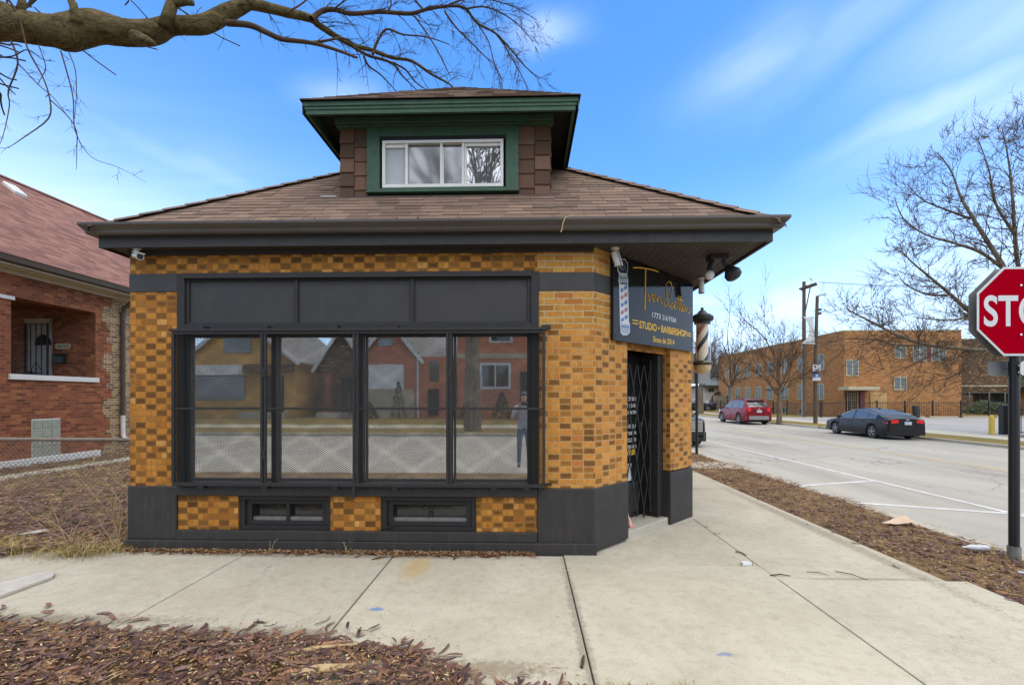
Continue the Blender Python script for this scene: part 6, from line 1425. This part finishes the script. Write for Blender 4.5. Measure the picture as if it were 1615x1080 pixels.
# shrubs
def shrub(loc, rx, rz_, label, seed, cols, group=None, n=1100, shape='dome'):
    r = random.Random(seed); mb = MB()
    for i in range(n):
        u = r.uniform(0, 6.283)
        if shape == 'dome': v = r.uniform(0, 1) ** .7; rr = rx * math.sqrt(max(0, 1 - v * v)) * r.uniform(.72, 1.06) + .03; z = rz_ * v * r.uniform(.92, 1.05)
        else: v = r.uniform(0, 1); rr = rx * (1 - v) ** .8 * r.uniform(.6, 1.08) + .02; z = rz_ * v
        s_ = r.uniform(.05, .11) * max(rx, .5); p = Vector((loc[0] + rr * math.cos(u), loc[1] + rr * math.sin(u), loc[2] + z)); c = cols[r.randrange(len(cols))]; f = r.uniform(.6, 1.2); c = tuple(q * f for q in c)
        a = Vector((r.gauss(0, 1), r.gauss(0, 1), r.gauss(0, 1))).normalized() * s_; b = a.orthogonal().normalized() * s_ * .7
        mb.add([tuple(p - a), tuple(p + b), tuple(p + a), tuple(p - b)], [(0, 1, 2, 3)], c)
    t = thing('shrub', label, 'shrub', loc, group)
    build('foliage', mb, M['shrub'], t, uv=False, recalc=False); build('stem', MB().tube([(loc[0], loc[1], loc[2] - .1), (loc[0], loc[1], loc[2] + rz_ * .6)], .05, 6), M['bark_far'], t)
GC = [(.075, .10, .035), (.095, .12, .045), (.06, .085, .03), (.12, .14, .055)]
for px, py, w_, lb in ((1540, 637, .95, 'rounded green shrub before the hall, leftmost of the row'), (1552, 632, 1.15, 'tallest rounded green shrub in the row before the hall'), (1573, 635, 1.15, 'rounded green shrub in the row nearest the stop sign post')):
    p = at(px, py, 'Y', 47.5); shrub((p.x, 47.5, -.03), w_, p.z + .03, lb, int(px), GC, 'rounded shrubs before the brown hall')
p = at(1502, 634, 'Y', 46); shrub((p.x, 46, .6), .65, .9, 'small dark conifer shrub at the tan building\'s right corner', 4, GC)
p = at(1612, 598, 'Y', 56); shrub((at(1614, 600, 'Y', 52).x, 52, -.03), 1.4, 4.6, 'green conifer rising behind the tan annex', 5, GC, shape='cone')
p = at(1140, 612, 'Y', 68); shrub((p.x, 67, 0), 2.2, 2.9, 'leafless reddish bush behind the concrete wall', 6, [(.10, .06, .05), (.13, .08, .06)], n=1500)

# ------------------------------------------------------------------ bare trees
class Tree:
    def __init__(s, seed): s.r = random.Random(seed); s.tr = MB(); s.cr = MB()
    def seg(s, mb, pts, rad):
        n = 18 if rad[0] > .24 else 10 if rad[0] > .15 else 6 if rad[0] > .04 else 4 if rad[0] > .018 else 3
        mb.tube(pts, rad, n, False)
    def grow(s, p, d, L, r0, lvl, up=.06, wob=.16, nmax=6, minr=.006, spread=.75, side=1.0, ratio=.62):
        r = s.r; k = max(3, min(7, int(L / .35))); pts = [p.copy()]; rad = [r0]; d = d.normalized(); dirs = [d]
        for i in range(k):
            d = (d + Vector((r.gauss(0, wob), r.gauss(0, wob), r.gauss(0, wob) + up))).normalized(); p = p + d * (L / k); pts.append(p.copy()); dirs.append(d); rad.append(max(r0 * (1 - .62 * (i + 1) / k), minr * .7))
        s.seg(s.tr if r0 > .10 else s.cr, pts, rad)
        if lvl <= 0: return
        n = max(2, int(r.uniform(.65, 1.1) * nmax))
        for j in range(n):
            t = r.uniform(.22, 1.0) if j else 1.0; i = min(int(t * k), k); q = pts[i]; dd = dirs[i]
            ax = dd.orthogonal().normalized(); ax.rotate(Matrix.Rotation(r.uniform(0, 6.283), 3, dd)); a = r.uniform(.35, 1.0) * spread if j else r.uniform(.05, .3)
            nd = (dd * math.cos(a) + ax * math.sin(a)); nr = rad[i] * r.uniform(.42, .66) if j else rad[i] * .9
            if nr < minr: nr = minr
            s.grow(q, nd, L * ratio * r.uniform(.65, 1.15), nr, lvl - 1, up, wob, nmax, minr, spread, side, ratio)
    def finish(s, name, label, loc, group=None, mat='bark_far', tmat='twig_far', mv=(0, 0, 0)):
        t = thing(name, label, 'tree', loc, group)
        build('trunk', s.tr, M[mat], t, uv=False, recalc=False, smooth=180); build('crown', s.cr, M[tmat], t, uv=False, recalc=False, smooth=180)
        return t
V3 = lambda *a: Vector(a)
# tree in front of the tan building
t = Tree(31); bx, by = at(1229, 660, 'Y', 31.0).x, 31.0
t.seg(t.tr, [V3(bx, by, -.1), V3(bx, by, .5), V3(bx + .03, by, 2.2)], [.19, .15, .14])
for px, py, r_ in ((1190, 590, .11), (1200, 560, .10), (1222, 470, .13), (1236, 450, .12), (1270, 540, .10), (1290, 590, .09), (1165, 520, .08), (1262, 480, .09), (1210, 620, .07)):
    tgt = at(px, py, 'Y', by + t.r.uniform(-2, 2)); b0_ = V3(bx + .02, by, t.r.uniform(1.7, 2.6)); L = (tgt - b0_).length
    t.grow(b0_, (tgt - b0_), L * .66, r_ * .5, 3, .05, .13, 8, .009, .7, 1, .55)
t.finish('bare_tree', 'bare young tree directly right of the red crossover', (bx, by, -.03))
t = Tree(32); bx, by = at(1153, 640, 'Y', 44).x, 44
t.seg(t.tr, [V3(bx, by, -.1), V3(bx, by, 1), V3(bx - .05, by, 2.6)], [.28, .22, .2])
for px, py, r_ in ((1135, 540, .14), (1150, 490, .16), (1158, 480, .14), (1175, 550, .12), (1190, 590, .1), (1122, 580, .1), (1168, 520, .12)):
    tgt = at(px, py, 'Y', by + t.r.uniform(-3, 3)); b0_ = V3(bx, by, t.r.uniform(2, 3.2)); t.grow(b0_, tgt - b0_, (tgt - b0_).length * .64, r_ * .55, 3, .05, .14, 6, .015, .75, 1, .55)
t.finish('bare_tree', 'bare tree whose trunk stands just behind the red crossover', (bx, by, -.03))
t = Tree(33); bx, by = at(1104, 640, 'Y', 50).x, 50
t.seg(t.tr, [V3(bx, by, -.1), V3(bx, by, 1), V3(bx, by, 2.8)], [.4, .34, .3])
for px, py, r_ in ((1090, 520, .2), (1112, 500, .2), (1135, 560, .16), (1150, 585, .12), (1080, 580, .16), (1125, 530, .16)):
    tgt = at(px, py, 'Y', by + t.r.uniform(-3, 3)); b0_ = V3(bx, by, t.r.uniform(2.3, 3.4)); t.grow(b0_, tgt - b0_, (tgt - b0_).length * .62, r_ * .55, 3, .05, .15, 6, .016, .8, 1, .58)
t.finish('bare_tree', 'thick-trunked bare tree behind the barber pole post', (bx, by, -.03))
# far trees behind the tan building: one source, copies
t = Tree(34)
t.seg(t.tr, [V3(0, 0, -.2), V3(0, 0, 2), V3(.1, 0, 4.2)], [.45, .36, .3])
for k in range(7):
    a = k * .9; t.grow(V3(.05, 0, 3.0 + .25 * k), V3(math.cos(a) * .8, math.sin(a) * .8, 1.1), 4.6, .15, 3, .05, .15, 6, .022, .75, 1, .58)
src = t.finish('distant_tree', 'bare distant tree rising over the tan building left of the chimney', (0, 0, 0), 'bare trees far behind the brick buildings')
far = [((1370, 88), 1.35, 0, 'bare distant tree rising above the middle of the tan roof'), ((1420, 80), 1.2, 1.3, 'bare distant tree behind the roof edge above the upper windows'), ((1345, 70), .95, 2.2, 'bare distant tree just right of the bus stop pole'), ((1120, 100), 1.2, 3.1, 'hazy bare tree at the far end of the street, left'),
       ((1140, 92), 1.1, 4.4, 'hazy bare tree at the far end of the street, right'), ((1180, 84), 1.0, 5.0, 'bare distant tree behind the left end of the tan building'), ((1550, 95), 1.3, .7, 'bare distant tree above the brown hall'), ((1215, 90), .95, 2.9, 'bare distant tree over the tan roof behind the young tree')]
for i, ((px, Y), sc, rz_, lb) in enumerate(far):
    o = src if i == 0 else copy_tree(src); p = at(px, 627, 'Y', Y); o.location = (p.x, Y, -.03); o.rotation_euler = (0, 0, rz_); o.scale = (sc, sc, sc); o['label'] = lb
# big tree on the right, behind the stop sign
t = Tree(35); TY = 20.5; bx = at(1652, 627, 'Y', TY).x
t.seg(t.tr, [V3(bx, TY, -.2), V3(bx - .05, TY, 1.2), V3(bx - .25, TY, 2.6), V3(bx - .5, TY, 3.6)], [.55, .42, .38, .36])
def limb(t, pix, rads, Y, lvl=2, up=.03, dens=1.0, Lk=.5, spread=.95, mb=None, minr=.0075, wig=.05, start=0.0):
    """a limb through surveyed points; sprays of twigs along it"""
    P = []
    for i, q in enumerate(pix):
        yv = Y[0] + (Y[1] - Y[0]) * i / max(1, len(pix) - 1) + t.r.gauss(0, wig); P.append(at(q[0], q[1], 'Y', yv))
    fine, fr_ = [], []
    Q = smooth_path([tuple(p) for p in P], 12 if rads[0] > .25 else 4); R_ = np.interp(np.linspace(0, len(rads) - 1, len(Q)), range(len(rads)), rads)
    t.seg(mb or (t.tr if rads[0] > .06 else t.cr), [Vector(q) for q in Q], list(R_))
    tot = sum((Vector(a) - Vector(b)).length for a, b in zip(Q, Q[1:])); n = int(tot * dens)
    for k in range(n + 1):
        i = min(len(Q) - 2, int((start + (1 - start) * (k + t.r.random()) / (n + 1)) * (len(Q) - 1))); q = Vector(Q[i]); d_ = (Vector(Q[i + 1]) - q).normalized(); ax = d_.orthogonal().normalized(); ax.rotate(Matrix.Rotation(t.r.uniform(0, 6.283), 3, d_)); a = t.r.uniform(.4, 1.1) * spread
        t.grow(q, d_ * math.cos(a) + ax * math.sin(a), Lk * t.r.uniform(.5, 1.25), min(max(R_[i] * .38, minr), minr * 3.4), lvl, up, .17, 5, minr, .8, 1, .6)
    return Q
t.seg(t.tr, [V3(bx - .5, TY, 3.55), at(1636, 520, 'Y', TY), at(1628, 480, 'Y', TY)], [.30, .24, .14]); t.seg(t.tr, [V3(bx - .45, TY, 3.5), at(1640, 500, 'Y', TY + .1), at(1640, 450, 'Y', TY)], [.28, .22, .13])
for pix, rads, Y in (
    ([(1636, 540), (1600, 552), (1550, 552), (1500, 548), (1459, 543), (1420, 530), (1396, 519), (1360, 500), (1336, 488)], [.20, .17, .14, .12, .11, .09, .07, .045, .02], (20.5, 17.5)),
    ([(1459, 543), (1420, 545), (1380, 536), (1330, 535), (1290, 548)], [.06, .05, .04, .03, .015], (18.5, 17.5)),
    ([(1560, 552), (1535, 570), (1510, 590), (1480, 600), (1455, 612)], [.08, .06, .05, .03, .015], (19.5, 18.5)),
    ([(1500, 548), (1470, 560), (1440, 575), (1400, 590)], [.05, .04, .03, .012], (19, 18)),
    ([(1630, 510), (1580, 498), (1540, 500), (1490, 505), (1440, 500)], [.13, .11, .08, .05, .02], (20.5, 19)),
    ([(1625, 520), (1560, 510), (1530, 492), (1500, 465), (1470, 440), (1440, 415), (1420, 395)], [.18, .15, .13, .10, .08, .05, .02], (20.5, 20)),
    ([(1625, 505), (1585, 425), (1560, 385), (1535, 345), (1515, 310), (1500, 270), (1478, 240)], [.2, .16, .14, .11, .08, .05, .02], (20.5, 21.5)),
    ([(1590, 430), (1550, 400), (1510, 385), (1460, 370), (1425, 345), (1410, 310)], [.13, .10, .08, .06, .04, .02], (20.8, 20)),
    ([(1628, 480), (1606, 420), (1600, 360), (1596, 300), (1590, 250), (1580, 200)], [.16, .13, .11, .08, .05, .02], (20.5, 20.5)),
    ([(1600, 370), (1570, 320), (1560, 270), (1545, 225)], [.11, .08, .05, .02], (20.5, 19.5)),
    ([(1640, 450), (1640, 350), (1630, 260), (1612, 190)], [.2, .15, .1, .03], (20.5, 21.5)),
    ([(1530, 345), (1490, 330), (1455, 315), (1430, 290)], [.08, .06, .04, .015], (21, 21)),
    ([(1500, 465), (1465, 465), (1430, 450), (1415, 430)], [.08, .06, .03, .015], (20.2, 19))):
    limb(t, pix, [q * .62 for q in rads], Y, 3 if rads[0] > .12 else 2, .04, 3.4 if rads[0] > .12 else 4.8, 1.2, 1.0, None, .007, .1, .10)
t.finish('bare_tree', 'large bare spreading tree behind the stop sign', (bx, TY, -.03))

# limb of the big tree over the shop
t = Tree(36)
tx = at(-170, 627, 'Y', 6.7).x
k = lambda *rp: [q * 7.3 / 725 for q in rp]
Q0 = [at(-120, 40, 'Y', 6.9)]
main = [(-120, 60), (-60, 36), (0, 33), (40, 43), (80, 49), (105, 52), (150, 43), (200, 52), (240, 51), (270, 41), (320, 39), (360, 20), (392, 6)]
mr = k(32, 29, 27, 22, 22, 25, 24, 19, 18, 14, 14, 13, 9)
limb(t, main, mr, (6.9, 7.7), 2, .02, 1.5, .32, 1.0, None, .0036, .02, .05)
t.tr.tube([(tx, 6.7, -.2), (tx, 6.7, 2.0), (tx + .05, 6.75, 5.2), tuple(at(-120, 60, 'Y', 6.9))], [.50, .40, .36, .32], 14)
for k_, (dx_, dy_, L_, r_) in enumerate(((-.7, .2, 3.2, .24), (-.15, .5, 3.6, .26), (-.3, -.7, 3.0, .18))):
    t.grow(Vector(at(-120, 60, 'Y', 6.9)) + Vector((-.05, 0, -.5 + .2 * k_)), Vector((dx_, dy_, 1.0)), L_, r_, 3, .05, .16, 5, .02, .8, 1, .66)
t.tr.tube([tuple(at(215, 60, 'Y', 7.3)), tuple(at(236, 66, 'Y', 7.2)), tuple(at(243, 71, 'Y', 7.15))], [.12, .07, .03], 10)      # broken stub below
t.tr.tube([tuple(at(262, 44, 'Y', 7.4)), tuple(at(268, 18, 'Y', 7.4)), tuple(at(276, -8, 'Y', 7.5))], [.11, .09, .085], 10); t.tr.tube([tuple(at(275, 6, 'Y', 7.45)), tuple(at(292, 3, 'Y', 7.4)), tuple(at(304, 5, 'Y', 7.4))], [.06, .055, .045], 8)
t.tr.tube([tuple(at(122, 40, 'Y', 7.1)), tuple(at(116, 14, 'Y', 7.1)), tuple(at(108, -12, 'Y', 7.1))], [.11, .06, .05], 8); t.tr.tube([tuple(at(30, 30, 'Y', 7)), tuple(at(36, 5, 'Y', 7)), tuple(at(30, -20, 'Y', 7))], [.07, .05, .045], 8)
def c8(L): return [(270 + x / 2.737, y / 2.737) for x, y in L]
def c1(L): return [(x / 2.99, y / 2.99) for x, y in L]
for pix, rads, Y, lv, dn, Lk in (
    (c8([(300, 10), (400, 30), (500, 55), (600, 80), (640, 110), (700, 150), (780, 195), (860, 215), (950, 250), (1040, 265), (1120, 320), (1180, 350), (1215, 377)]), k(9.5, 9, 8, 6.5, 6, 5.5, 4.6, 4, 3.4, 3, 2.6, 2, 1.4), (7.7, 9.6), 2, 3.2, .42),
    (c8([(605, 82), (650, 50), (700, 42), (780, 60), (900, 52), (1030, 60), (1100, 42), (1200, 27), (1270, 38), (1320, 100), (1400, 145), (1470, 220), (1530, 290), (1590, 340)]), k(5, 4.6, 4.2, 4, 3.8, 3.5, 3, 2.6, 2.4, 2.2, 1.8, 1.5, 1.1, .7), (8.0, 9.0), 2, 4.2, .46),
    (c8([(240, 100), (340, 110), (420, 145), (480, 170), (600, 185), (700, 212), (800, 250)]), k(5, 4.6, 4.2, 3.8, 3, 2.4, 1.6), (7.5, 7.3), 1, 2.2, .3),
    (c8([(600, 185), (660, 178), (740, 165), (790, 190)]), k(2.6, 2.2, 1.8, 1), (7.4, 7.8), 1, 2, .3),
    (c8([(780, 200), (850, 240), (950, 272), (1000, 330), (1060, 390)]), k(3.6, 3.2, 2.6, 2, 1.2), (8.3, 9.2), 1, 3, .35),
    (c8([(830, 240), (852, 285), (900, 320), (940, 360), (975, 400)]), k(2.4, 2.2, 1.8, 1.4, .9), (8.4, 8.8), 1, 3, .3),
    (c8([(870, 235), (890, 180), (930, 127), (1000, 150), (1100, 160), (1200, 192)]), k(3, 2.8, 2.2, 1.8, 1.4, .7), (8.3, 8.2), 2, 3, .38),
    (c8([(950, 270), (1010, 300), (1050, 350), (1100, 388)]), k(2.2, 1.9, 1.5, .9), (9, 9.2), 1, 3, .3),
    (c8([(1050, 70), (1100, 140), (1150, 220), (1190, 300), (1205, 335)]), k(1.7, 1.5, 1.2, 1, .6), (8.3, 8.2), 1, 3, .3),
    (c8([(1180, 50), (1230, 120), (1290, 180), (1350, 240), (1400, 290), (1428, 390)]), k(1.8, 1.6, 1.3, 1.1, .9, .5), (8.5, 8.4), 2, 3, .36),
    (c8([(1270, 40), (1350, 30), (1430, 60), (1500, 110), (1560, 180)]), k(2, 1.7, 1.4, 1, .6), (8.6, 8.8), 2, 4.5, .42),
    (c8([(1200, 20), (1300, -10), (1400, 5), (1500, 40), (1580, 90)]), k(2, 1.7, 1.4, 1, .6), (8.6, 9.2), 2, 4.5, .42),
    (c8([(1400, 145), (1440, 200), (1480, 270), (1520, 340), (1545, 400)]), k(1.5, 1.3, 1.1, .8, .5), (8.9, 8.8), 2, 4, .34),
    (c8([(1320, 100), (1370, 180), (1390, 260), (1425, 340), (1430, 390)]), k(1.4, 1.2, 1, .7, .4), (8.8, 8.6), 1, 3.5, .3),
    (c8([(1090, 45), (1060, 10), (1040, -20)]), k(2, 1.6, 1.2), (8.3, 8.3), 2, 4, .4), (c8([(700, 42), (740, 10), (760, -25)]), k(2, 1.6, 1.2), (8, 8), 2, 4, .4), (c8([(930, 60), (950, 20), (940, -20)]), k(2, 1.6, 1.2), (8, 8), 2, 4, .4),
    (c8([(500, 55), (560, 20), (600, -15)]), k(2, 1.6, 1.2), (7.8, 7.9), 1, 3, .3),
    (c1([(40, 0), (90, 80), (130, 230), (200, 360), (235, 470), (228, 560), (110, 650), (35, 700)]), k(2.0, 1.8, 1.5, 1.3, 1.2, 1, .7, .3), (6.9, 6.6), 1, 2.4, .24),
    (c1([(235, 470), (320, 550), (360, 620), (362, 700), (360, 800)]), k(1, .9, .8, .6, .3), (6.6, 6.6), 1, 2.4, .2),
    (c1([(50, 190), (85, 300), (40, 430), (45, 500), (15, 640), (-20, 720)]), k(1.6, 1.4, 1.1, .9, .5, .3), (6.9, 6.7), 1, 2.2, .22),
    (c1([(85, 300), (180, 400), (250, 460), (320, 550)]), k(1, .8, .7, .4), (6.8, 6.6), 1, 2.2, .2),
    (c1([(285, 240), (320, 360), (345, 470), (355, 620), (430, 740), (560, 790), (690, 860)]), k(1.2, 1.1, .9, .8, .5, .4, .2), (7.0, 6.8), 1, 2.2, .2),
    (c1([(325, 250), (355, 330), (360, 440), (352, 560)]), k(.9, .7, .6, .4), (7.0, 6.9), 1, 2.4, .18),
    (c1([(-30, 270), (60, 265), (130, 235), (200, 280), (260, 290)]), k(1.1, 1, .9, .7, .4), (6.8, 6.8), 1, 2.2, .2),
    (c1([(180, 210), (215, 310), (205, 350), (175, 400)]), k(.8, .7, .6, .4), (6.9, 6.9), 1, 2.2, .18),
    (c8([(710, 215), (717, 290), (715, 415)]), k(.8, .6, .3), (7.4, 7.3), 1, 2, .14), (c8([(835, 260), (845, 330), (855, 395)]), k(.7, .5, .25), (8.4, 8.3), 1, 2, .14),
    (c8([(215, 110), (228, 160), (200, 220)]), k(.6, .4, .25), (7.4, 7.4), 0, 1, .12), (c8([(770, 240), (763, 300)]), k(.6, .3), (7.4, 7.4), 0, 1, .1)):
    limb(t, pix, rads, Y, lv, -.02, dn * (1.5 if pix[0][0] > 300 else 1), Lk, .95, None, .0030, .03, .08)
from mathutils import noise as mnoise
for i, v in enumerate(t.tr.v):
    v = Vector(v); n_ = mnoise.noise(Vector((v.x * 2.2, v.y * 6, v.z * 6))) * .030 + mnoise.noise(v * 14) * .012
    t.tr.v[i] = tuple(v + Vector((0, n_ * .8, n_)))
t.finish('overhanging_tree', 'big bare tree at left whose limb reaches over the shop roof', (tx, 6.7, 0), mat='bark', tmat='twig')

# ------------------------------------------------------------------ across the side street, seen mirrored in the shop window
build('opposite_lawn', MB().add([(-150, -11.4, -.03), (5.1, -11.4, -.03), (5.1, -17.5, .32), (-150, -17.5, .32), (-150, -90, .5), (5.1, -90, .5)], [(0, 1, 2, 3), (3, 2, 5, 4)]), M['lawn'], kind='structure')
build('opposite_kerb', MB().box(-150, 5.1, -11.4, -11.2, -.4, 0), M['concrete_far'], kind='structure')
build('opposite_sidewalk', MB().add([(-150, -13.4, .10), (5.1, -13.4, .10), (5.1, -14.8, .18), (-150, -14.8, .18)], [(0, 1, 2, 3)]), M['concrete_far'], kind='structure')
def bungalow(x0, x1, yf, depth, ez, pz, label, bmat, rmat, features, gx=None):
    h = thing('bungalow', label, 'house', ((x0 + x1) / 2, yf - depth / 2, .4)); yb = yf - depth
    gx0, gx1 = gx or (x0, x1); gm = (gx0 + gx1) / 2
    w_ = MB().box(x0, x1, yb, yf, -.2, ez).slab([(gx0, yf - .002, ez), (gx1, yf - .002, ez), (gm, yf - .002, pz)], (0, -.25, 0)); build('wall', w_, M[bmat], h)
    r_ = MB(); e = .35
    sl = (pz - ez) / ((gx1 - gx0) / 2)
    for sg, xe in ((-1, gx0), (1, gx1)):
        r_.slab([(xe + sg * e, yf + .3, ez - sl * e), (gm, yf + .3, pz), (gm, yb, pz), (xe + sg * e, yb, ez - sl * e)], (0, 0, .12))
    if gx: r_.slab([(x0 - .3, yf - 2.5, ez), (x1 + .3, yf - 2.5, ez), (x1 + .3, yb, ez + 3.2), (x0 - .3, yb, ez + 3.2)], (0, 0, .12))
    build('roof', r_, M[rmat], h)
    tr = MB()
    for sg, xe in ((-1, gx0), (1, gx1)): tr.bar((xe + sg * e, yf + .33, ez - sl * e - .02), (gm, yf + .33, pz - .02), .05, .22)
    build('verge_board', tr, M['white'], h)
    for nm, mt, bx_ in features: build(nm, MB().box(*bx_), M[mt], h)
    return h
bungalow(-22.5, -15.0, -20, 11, 4.1, 7.0, 'golden brick bungalow with white awning mirrored at the left of the shop window', 'brick_gold', 'grey_roof',
         [('awning', 'white', (-22.2, -18.2, -20, -19.0, 3.1, 3.75)), ('front_window', 'glass_far', (-21.8, -18.4, -20, -19.93, 1.5, 3.1)), ('doorway', 'dark', (-17.2, -15.8, -20, -19.95, .6, 3.1)), ('attic_window', 'glass_far', (-19.8, -18.0, -20, -19.94, 4.6, 5.6)), ('porch_step', 'concrete_far', (-17.8, -15.4, -19.9, -18.2, .0, .7)), ('porch_beam', 'brick_brown', (-18.2, -15.1, -20, -19.4, 3.3, 3.8))])
bungalow(-14.2, -10.9, -21.5, 10, 3.9, 6.4, 'brown brick bungalow with dark front door mirrored in the shop window', 'brick_brown', 'grey_roof',
         [('front_door', 'dark', (-12.6, -11.6, -21.5, -21.4, .6, 3.0)), ('porch_step', 'concrete_far', (-13.6, -11.2, -21.4, -19.8, 0, .65)), ('pillar', 'brick_red', (-13.4, -13.0, -21.45, -20.6, .66, 3.3))])
bungalow(-10.6, -4.9, -20, 12, 4.3, 6.6, 'red brick bungalow with white bay panel mirrored in the shop window', 'brick_bright', 'grey_roof',
         [('bay_window', 'vinyl', (-10.3, -7.9, -20, -19.9, 2.2, 3.8)), ('stone_base', 'limestone', (-10.55, -7.2, -20, -19.93, .2, 2.18)), ('gable_vent', 'glass_far', (-9.6, -8.6, -20, -19.93, 5.0, 5.5)), ('side_door', 'dark', (-6.3, -5.6, -20, -19.92, .5, 2.2)), ('downspout', 'white', (-7.0, -6.9, -20, -19.85, .3, 4.2)), ('side_window', 'glass_far', (-6.2, -5.6, -20, -19.93, 2.7, 4.0))], gx=(-10.7, -6.9))
bungalow(-4.4, 4.2, -20, 12, 7.0, 9.6, 'two-storey red brick house with white framed windows mirrored in the shop window', 'brick_bright', 'grey_roof',
         [('window_frame', 'white', (-2.9, -.9, -20, -19.92, 2.2, 3.9)), ('window_pane', 'glass_dark', (-2.75, -1.95, -20, -19.9, 2.35, 3.75)), ('window_pane', 'glass_dark', (-1.85, -1.05, -20, -19.9, 2.35, 3.75)), ('upper_window', 'white', (-2.3, -.8, -20, -19.92, 5.2, 6.4)), ('upper_pane', 'glass_dark', (-2.15, -.95, -20, -19.9, 5.3, 6.3)), ('window_frame', 'white', (-3.75, -3.55, -20, -19.92, 2.2, 4.1)), ('band_course', 'limestone', (-4.4, 4.2, -20, -19.95, 4.2, 4.5)), ('doorway', 'dark', (-.3, 1.2, -20, -19.9, .6, 3.3))])
GC2 = [(.03, .06, .022), (.04, .075, .03), (.022, .045, .018)]
for x, y, w_, h_, lb in ((-7.85, -18.6, .55, 2.3, 'conical evergreen by the pale bay, mirrored in the window'), (-9.6, -18.4, .6, 1.0, 'low evergreen by the pale stone base, mirrored in the window'), (-10.9, -18.4, .6, 2.6, 'conical evergreen between the two bungalows, mirrored'), (-3.4, -18.4, .7, 1.3, 'small evergreen left of the mirrored street tree'), (-1.4, -18.5, .7, 1.6, 'evergreen right of the mirrored street tree')):
    shrub((x, y, .35), w_, h_, lb, int(abs(x * 10)), GC2, None, 700, 'cone')
for i, (x, y, a_, lb) in enumerate(((-2.55, -12.6, 1.0, 'bare street tree across the side street mirrored in the right pane'), (-29.5, -12.7, 2.4, 'bare street tree across the side street beyond the golden bungalow'), (5.5, -14.5, .3, 'bare street tree by the far corner behind the camera'), (-17.0, -12.6, .9, 'bare street tree before the golden bungalow'))):
    o = copy_tree(src); o['group'] = 'street trees across the side street'; o['label'] = lb; o.location = (x, y, 0); o.rotation_euler = (0, 0, a_); o.scale = [(1.0, 1.0, 1.75), (.8, .8, 1.4), (.8, .8, 1.3), (.8, .8, 1.2)][i]

# the photographer, seen mirrored in the window
pr = thing('person', 'person in grey jacket and jeans holding a camera, mirrored in the window', 'person', (-.02, -.95, 0))
def skin_body(chains, sub=1):
    me = bpy.data.meshes.new('body'); vs, es, rs = [], [], []
    for ch in chains:
        prev = ch[0]
        for (p, r_) in ch[1:]:
            vs.append(p); rs.append(r_); es.append((prev, len(vs) - 1)) if prev is not None else None; prev = len(vs) - 1
    me.from_pydata(vs, es, []); o = bpy.data.objects.new('body', me); COL.objects.link(o)
    md = o.modifiers.new('skin', 'SKIN'); o.modifiers.new('sub', 'SUBSURF').levels = sub
    for i, sv in enumerate(me.skin_vertices[0].data): sv.radius = rs[i] if isinstance(rs[i], tuple) else (rs[i], rs[i]); sv.use_root = (i == 0)
    dg = bpy.context.evaluated_depsgraph_get(); m2 = bpy.data.meshes.new_from_object(o.evaluated_get(dg)); bpy.data.objects.remove(o)
    return m2
body = [[None, ((0, 0, .95), (.15, .11)), ((0, 0, 1.12), (.14, .10)), ((0, .01, 1.32), (.16, .11)), ((0, 0, 1.44), (.12, .08)), ((0, .01, 1.50), .05), ((0, .03, 1.56), .055), ((0, .04, 1.66), .085), ((0, .03, 1.74), .07)],
        [0, ((.10, 0, .86), .09), ((.11, .02, .48), .06), ((.12, -.02, .10), .045), ((.12, .12, .04), .04)], [0, ((-.10, 0, .86), .09), ((-.11, .02, .48), .06), ((-.12, -.02, .10), .045), ((-.12, .12, .04), .04)],
        [3, ((.20, 0, 1.41), .06), ((.27, .06, 1.16), .045), ((.12, .30, 1.40), .035), ((.07, .36, 1.50), .03)], [3, ((-.20, 0, 1.41), .06), ((-.27, .06, 1.16), .045), ((-.12, .30, 1.40), .035), ((-.07, .36, 1.50), .03)]]
m2 = skin_body(body, 2); m2.name = 'body'
for mt in ('jacket', 'jeans', 'skin', 'black_plastic'): m2.materials.append(M[mt])
for p in m2.polygons:
    z = p.center.z; p.material_index = 3 if z < .09 else 1 if z < .92 else 2 if (z > 1.51 and p.center.y < .2) or p.center.y > .31 else 0; p.use_smooth = True
po_ = bpy.data.objects.new('body', m2); COL.objects.link(po_); po_.parent = pr
PL = Vector((-.02, -.95, 0))
build('hair', MB().ball(PL + V3(0, .015, 1.70), .092, 16, (1, 1.02, .95)), M['black_plastic'], pr, smooth=180)
cam_b = MB().box(-.09, .05, -.63 - .0, -.56, 1.46, 1.55).lathe([(.035, 0), (.035, .06), (.038, .065)], (-.02, -.56, 1.505), 14, 'Y'); build('camera_body', cam_b, M['black_plastic'], label='black camera held up by a person, mirrored in the window', cat='camera', bevel=.006)
fg = MB()
for sg in (-1, 1):
    for k in range(4): fg.tube([PL + V3(sg * .085, .33, 1.54 - k * .02), PL + V3(sg * .085, .37, 1.545 - k * .02), PL + V3(sg * .06, .395, 1.54 - k * .02)], .009, 6)
    fg.tube([PL + V3(sg * .075, .33, 1.47), PL + V3(sg * .05, .315, 1.50)], .010, 6)
build('fingers', fg, M['skin'], pr, uv=False, smooth=180)
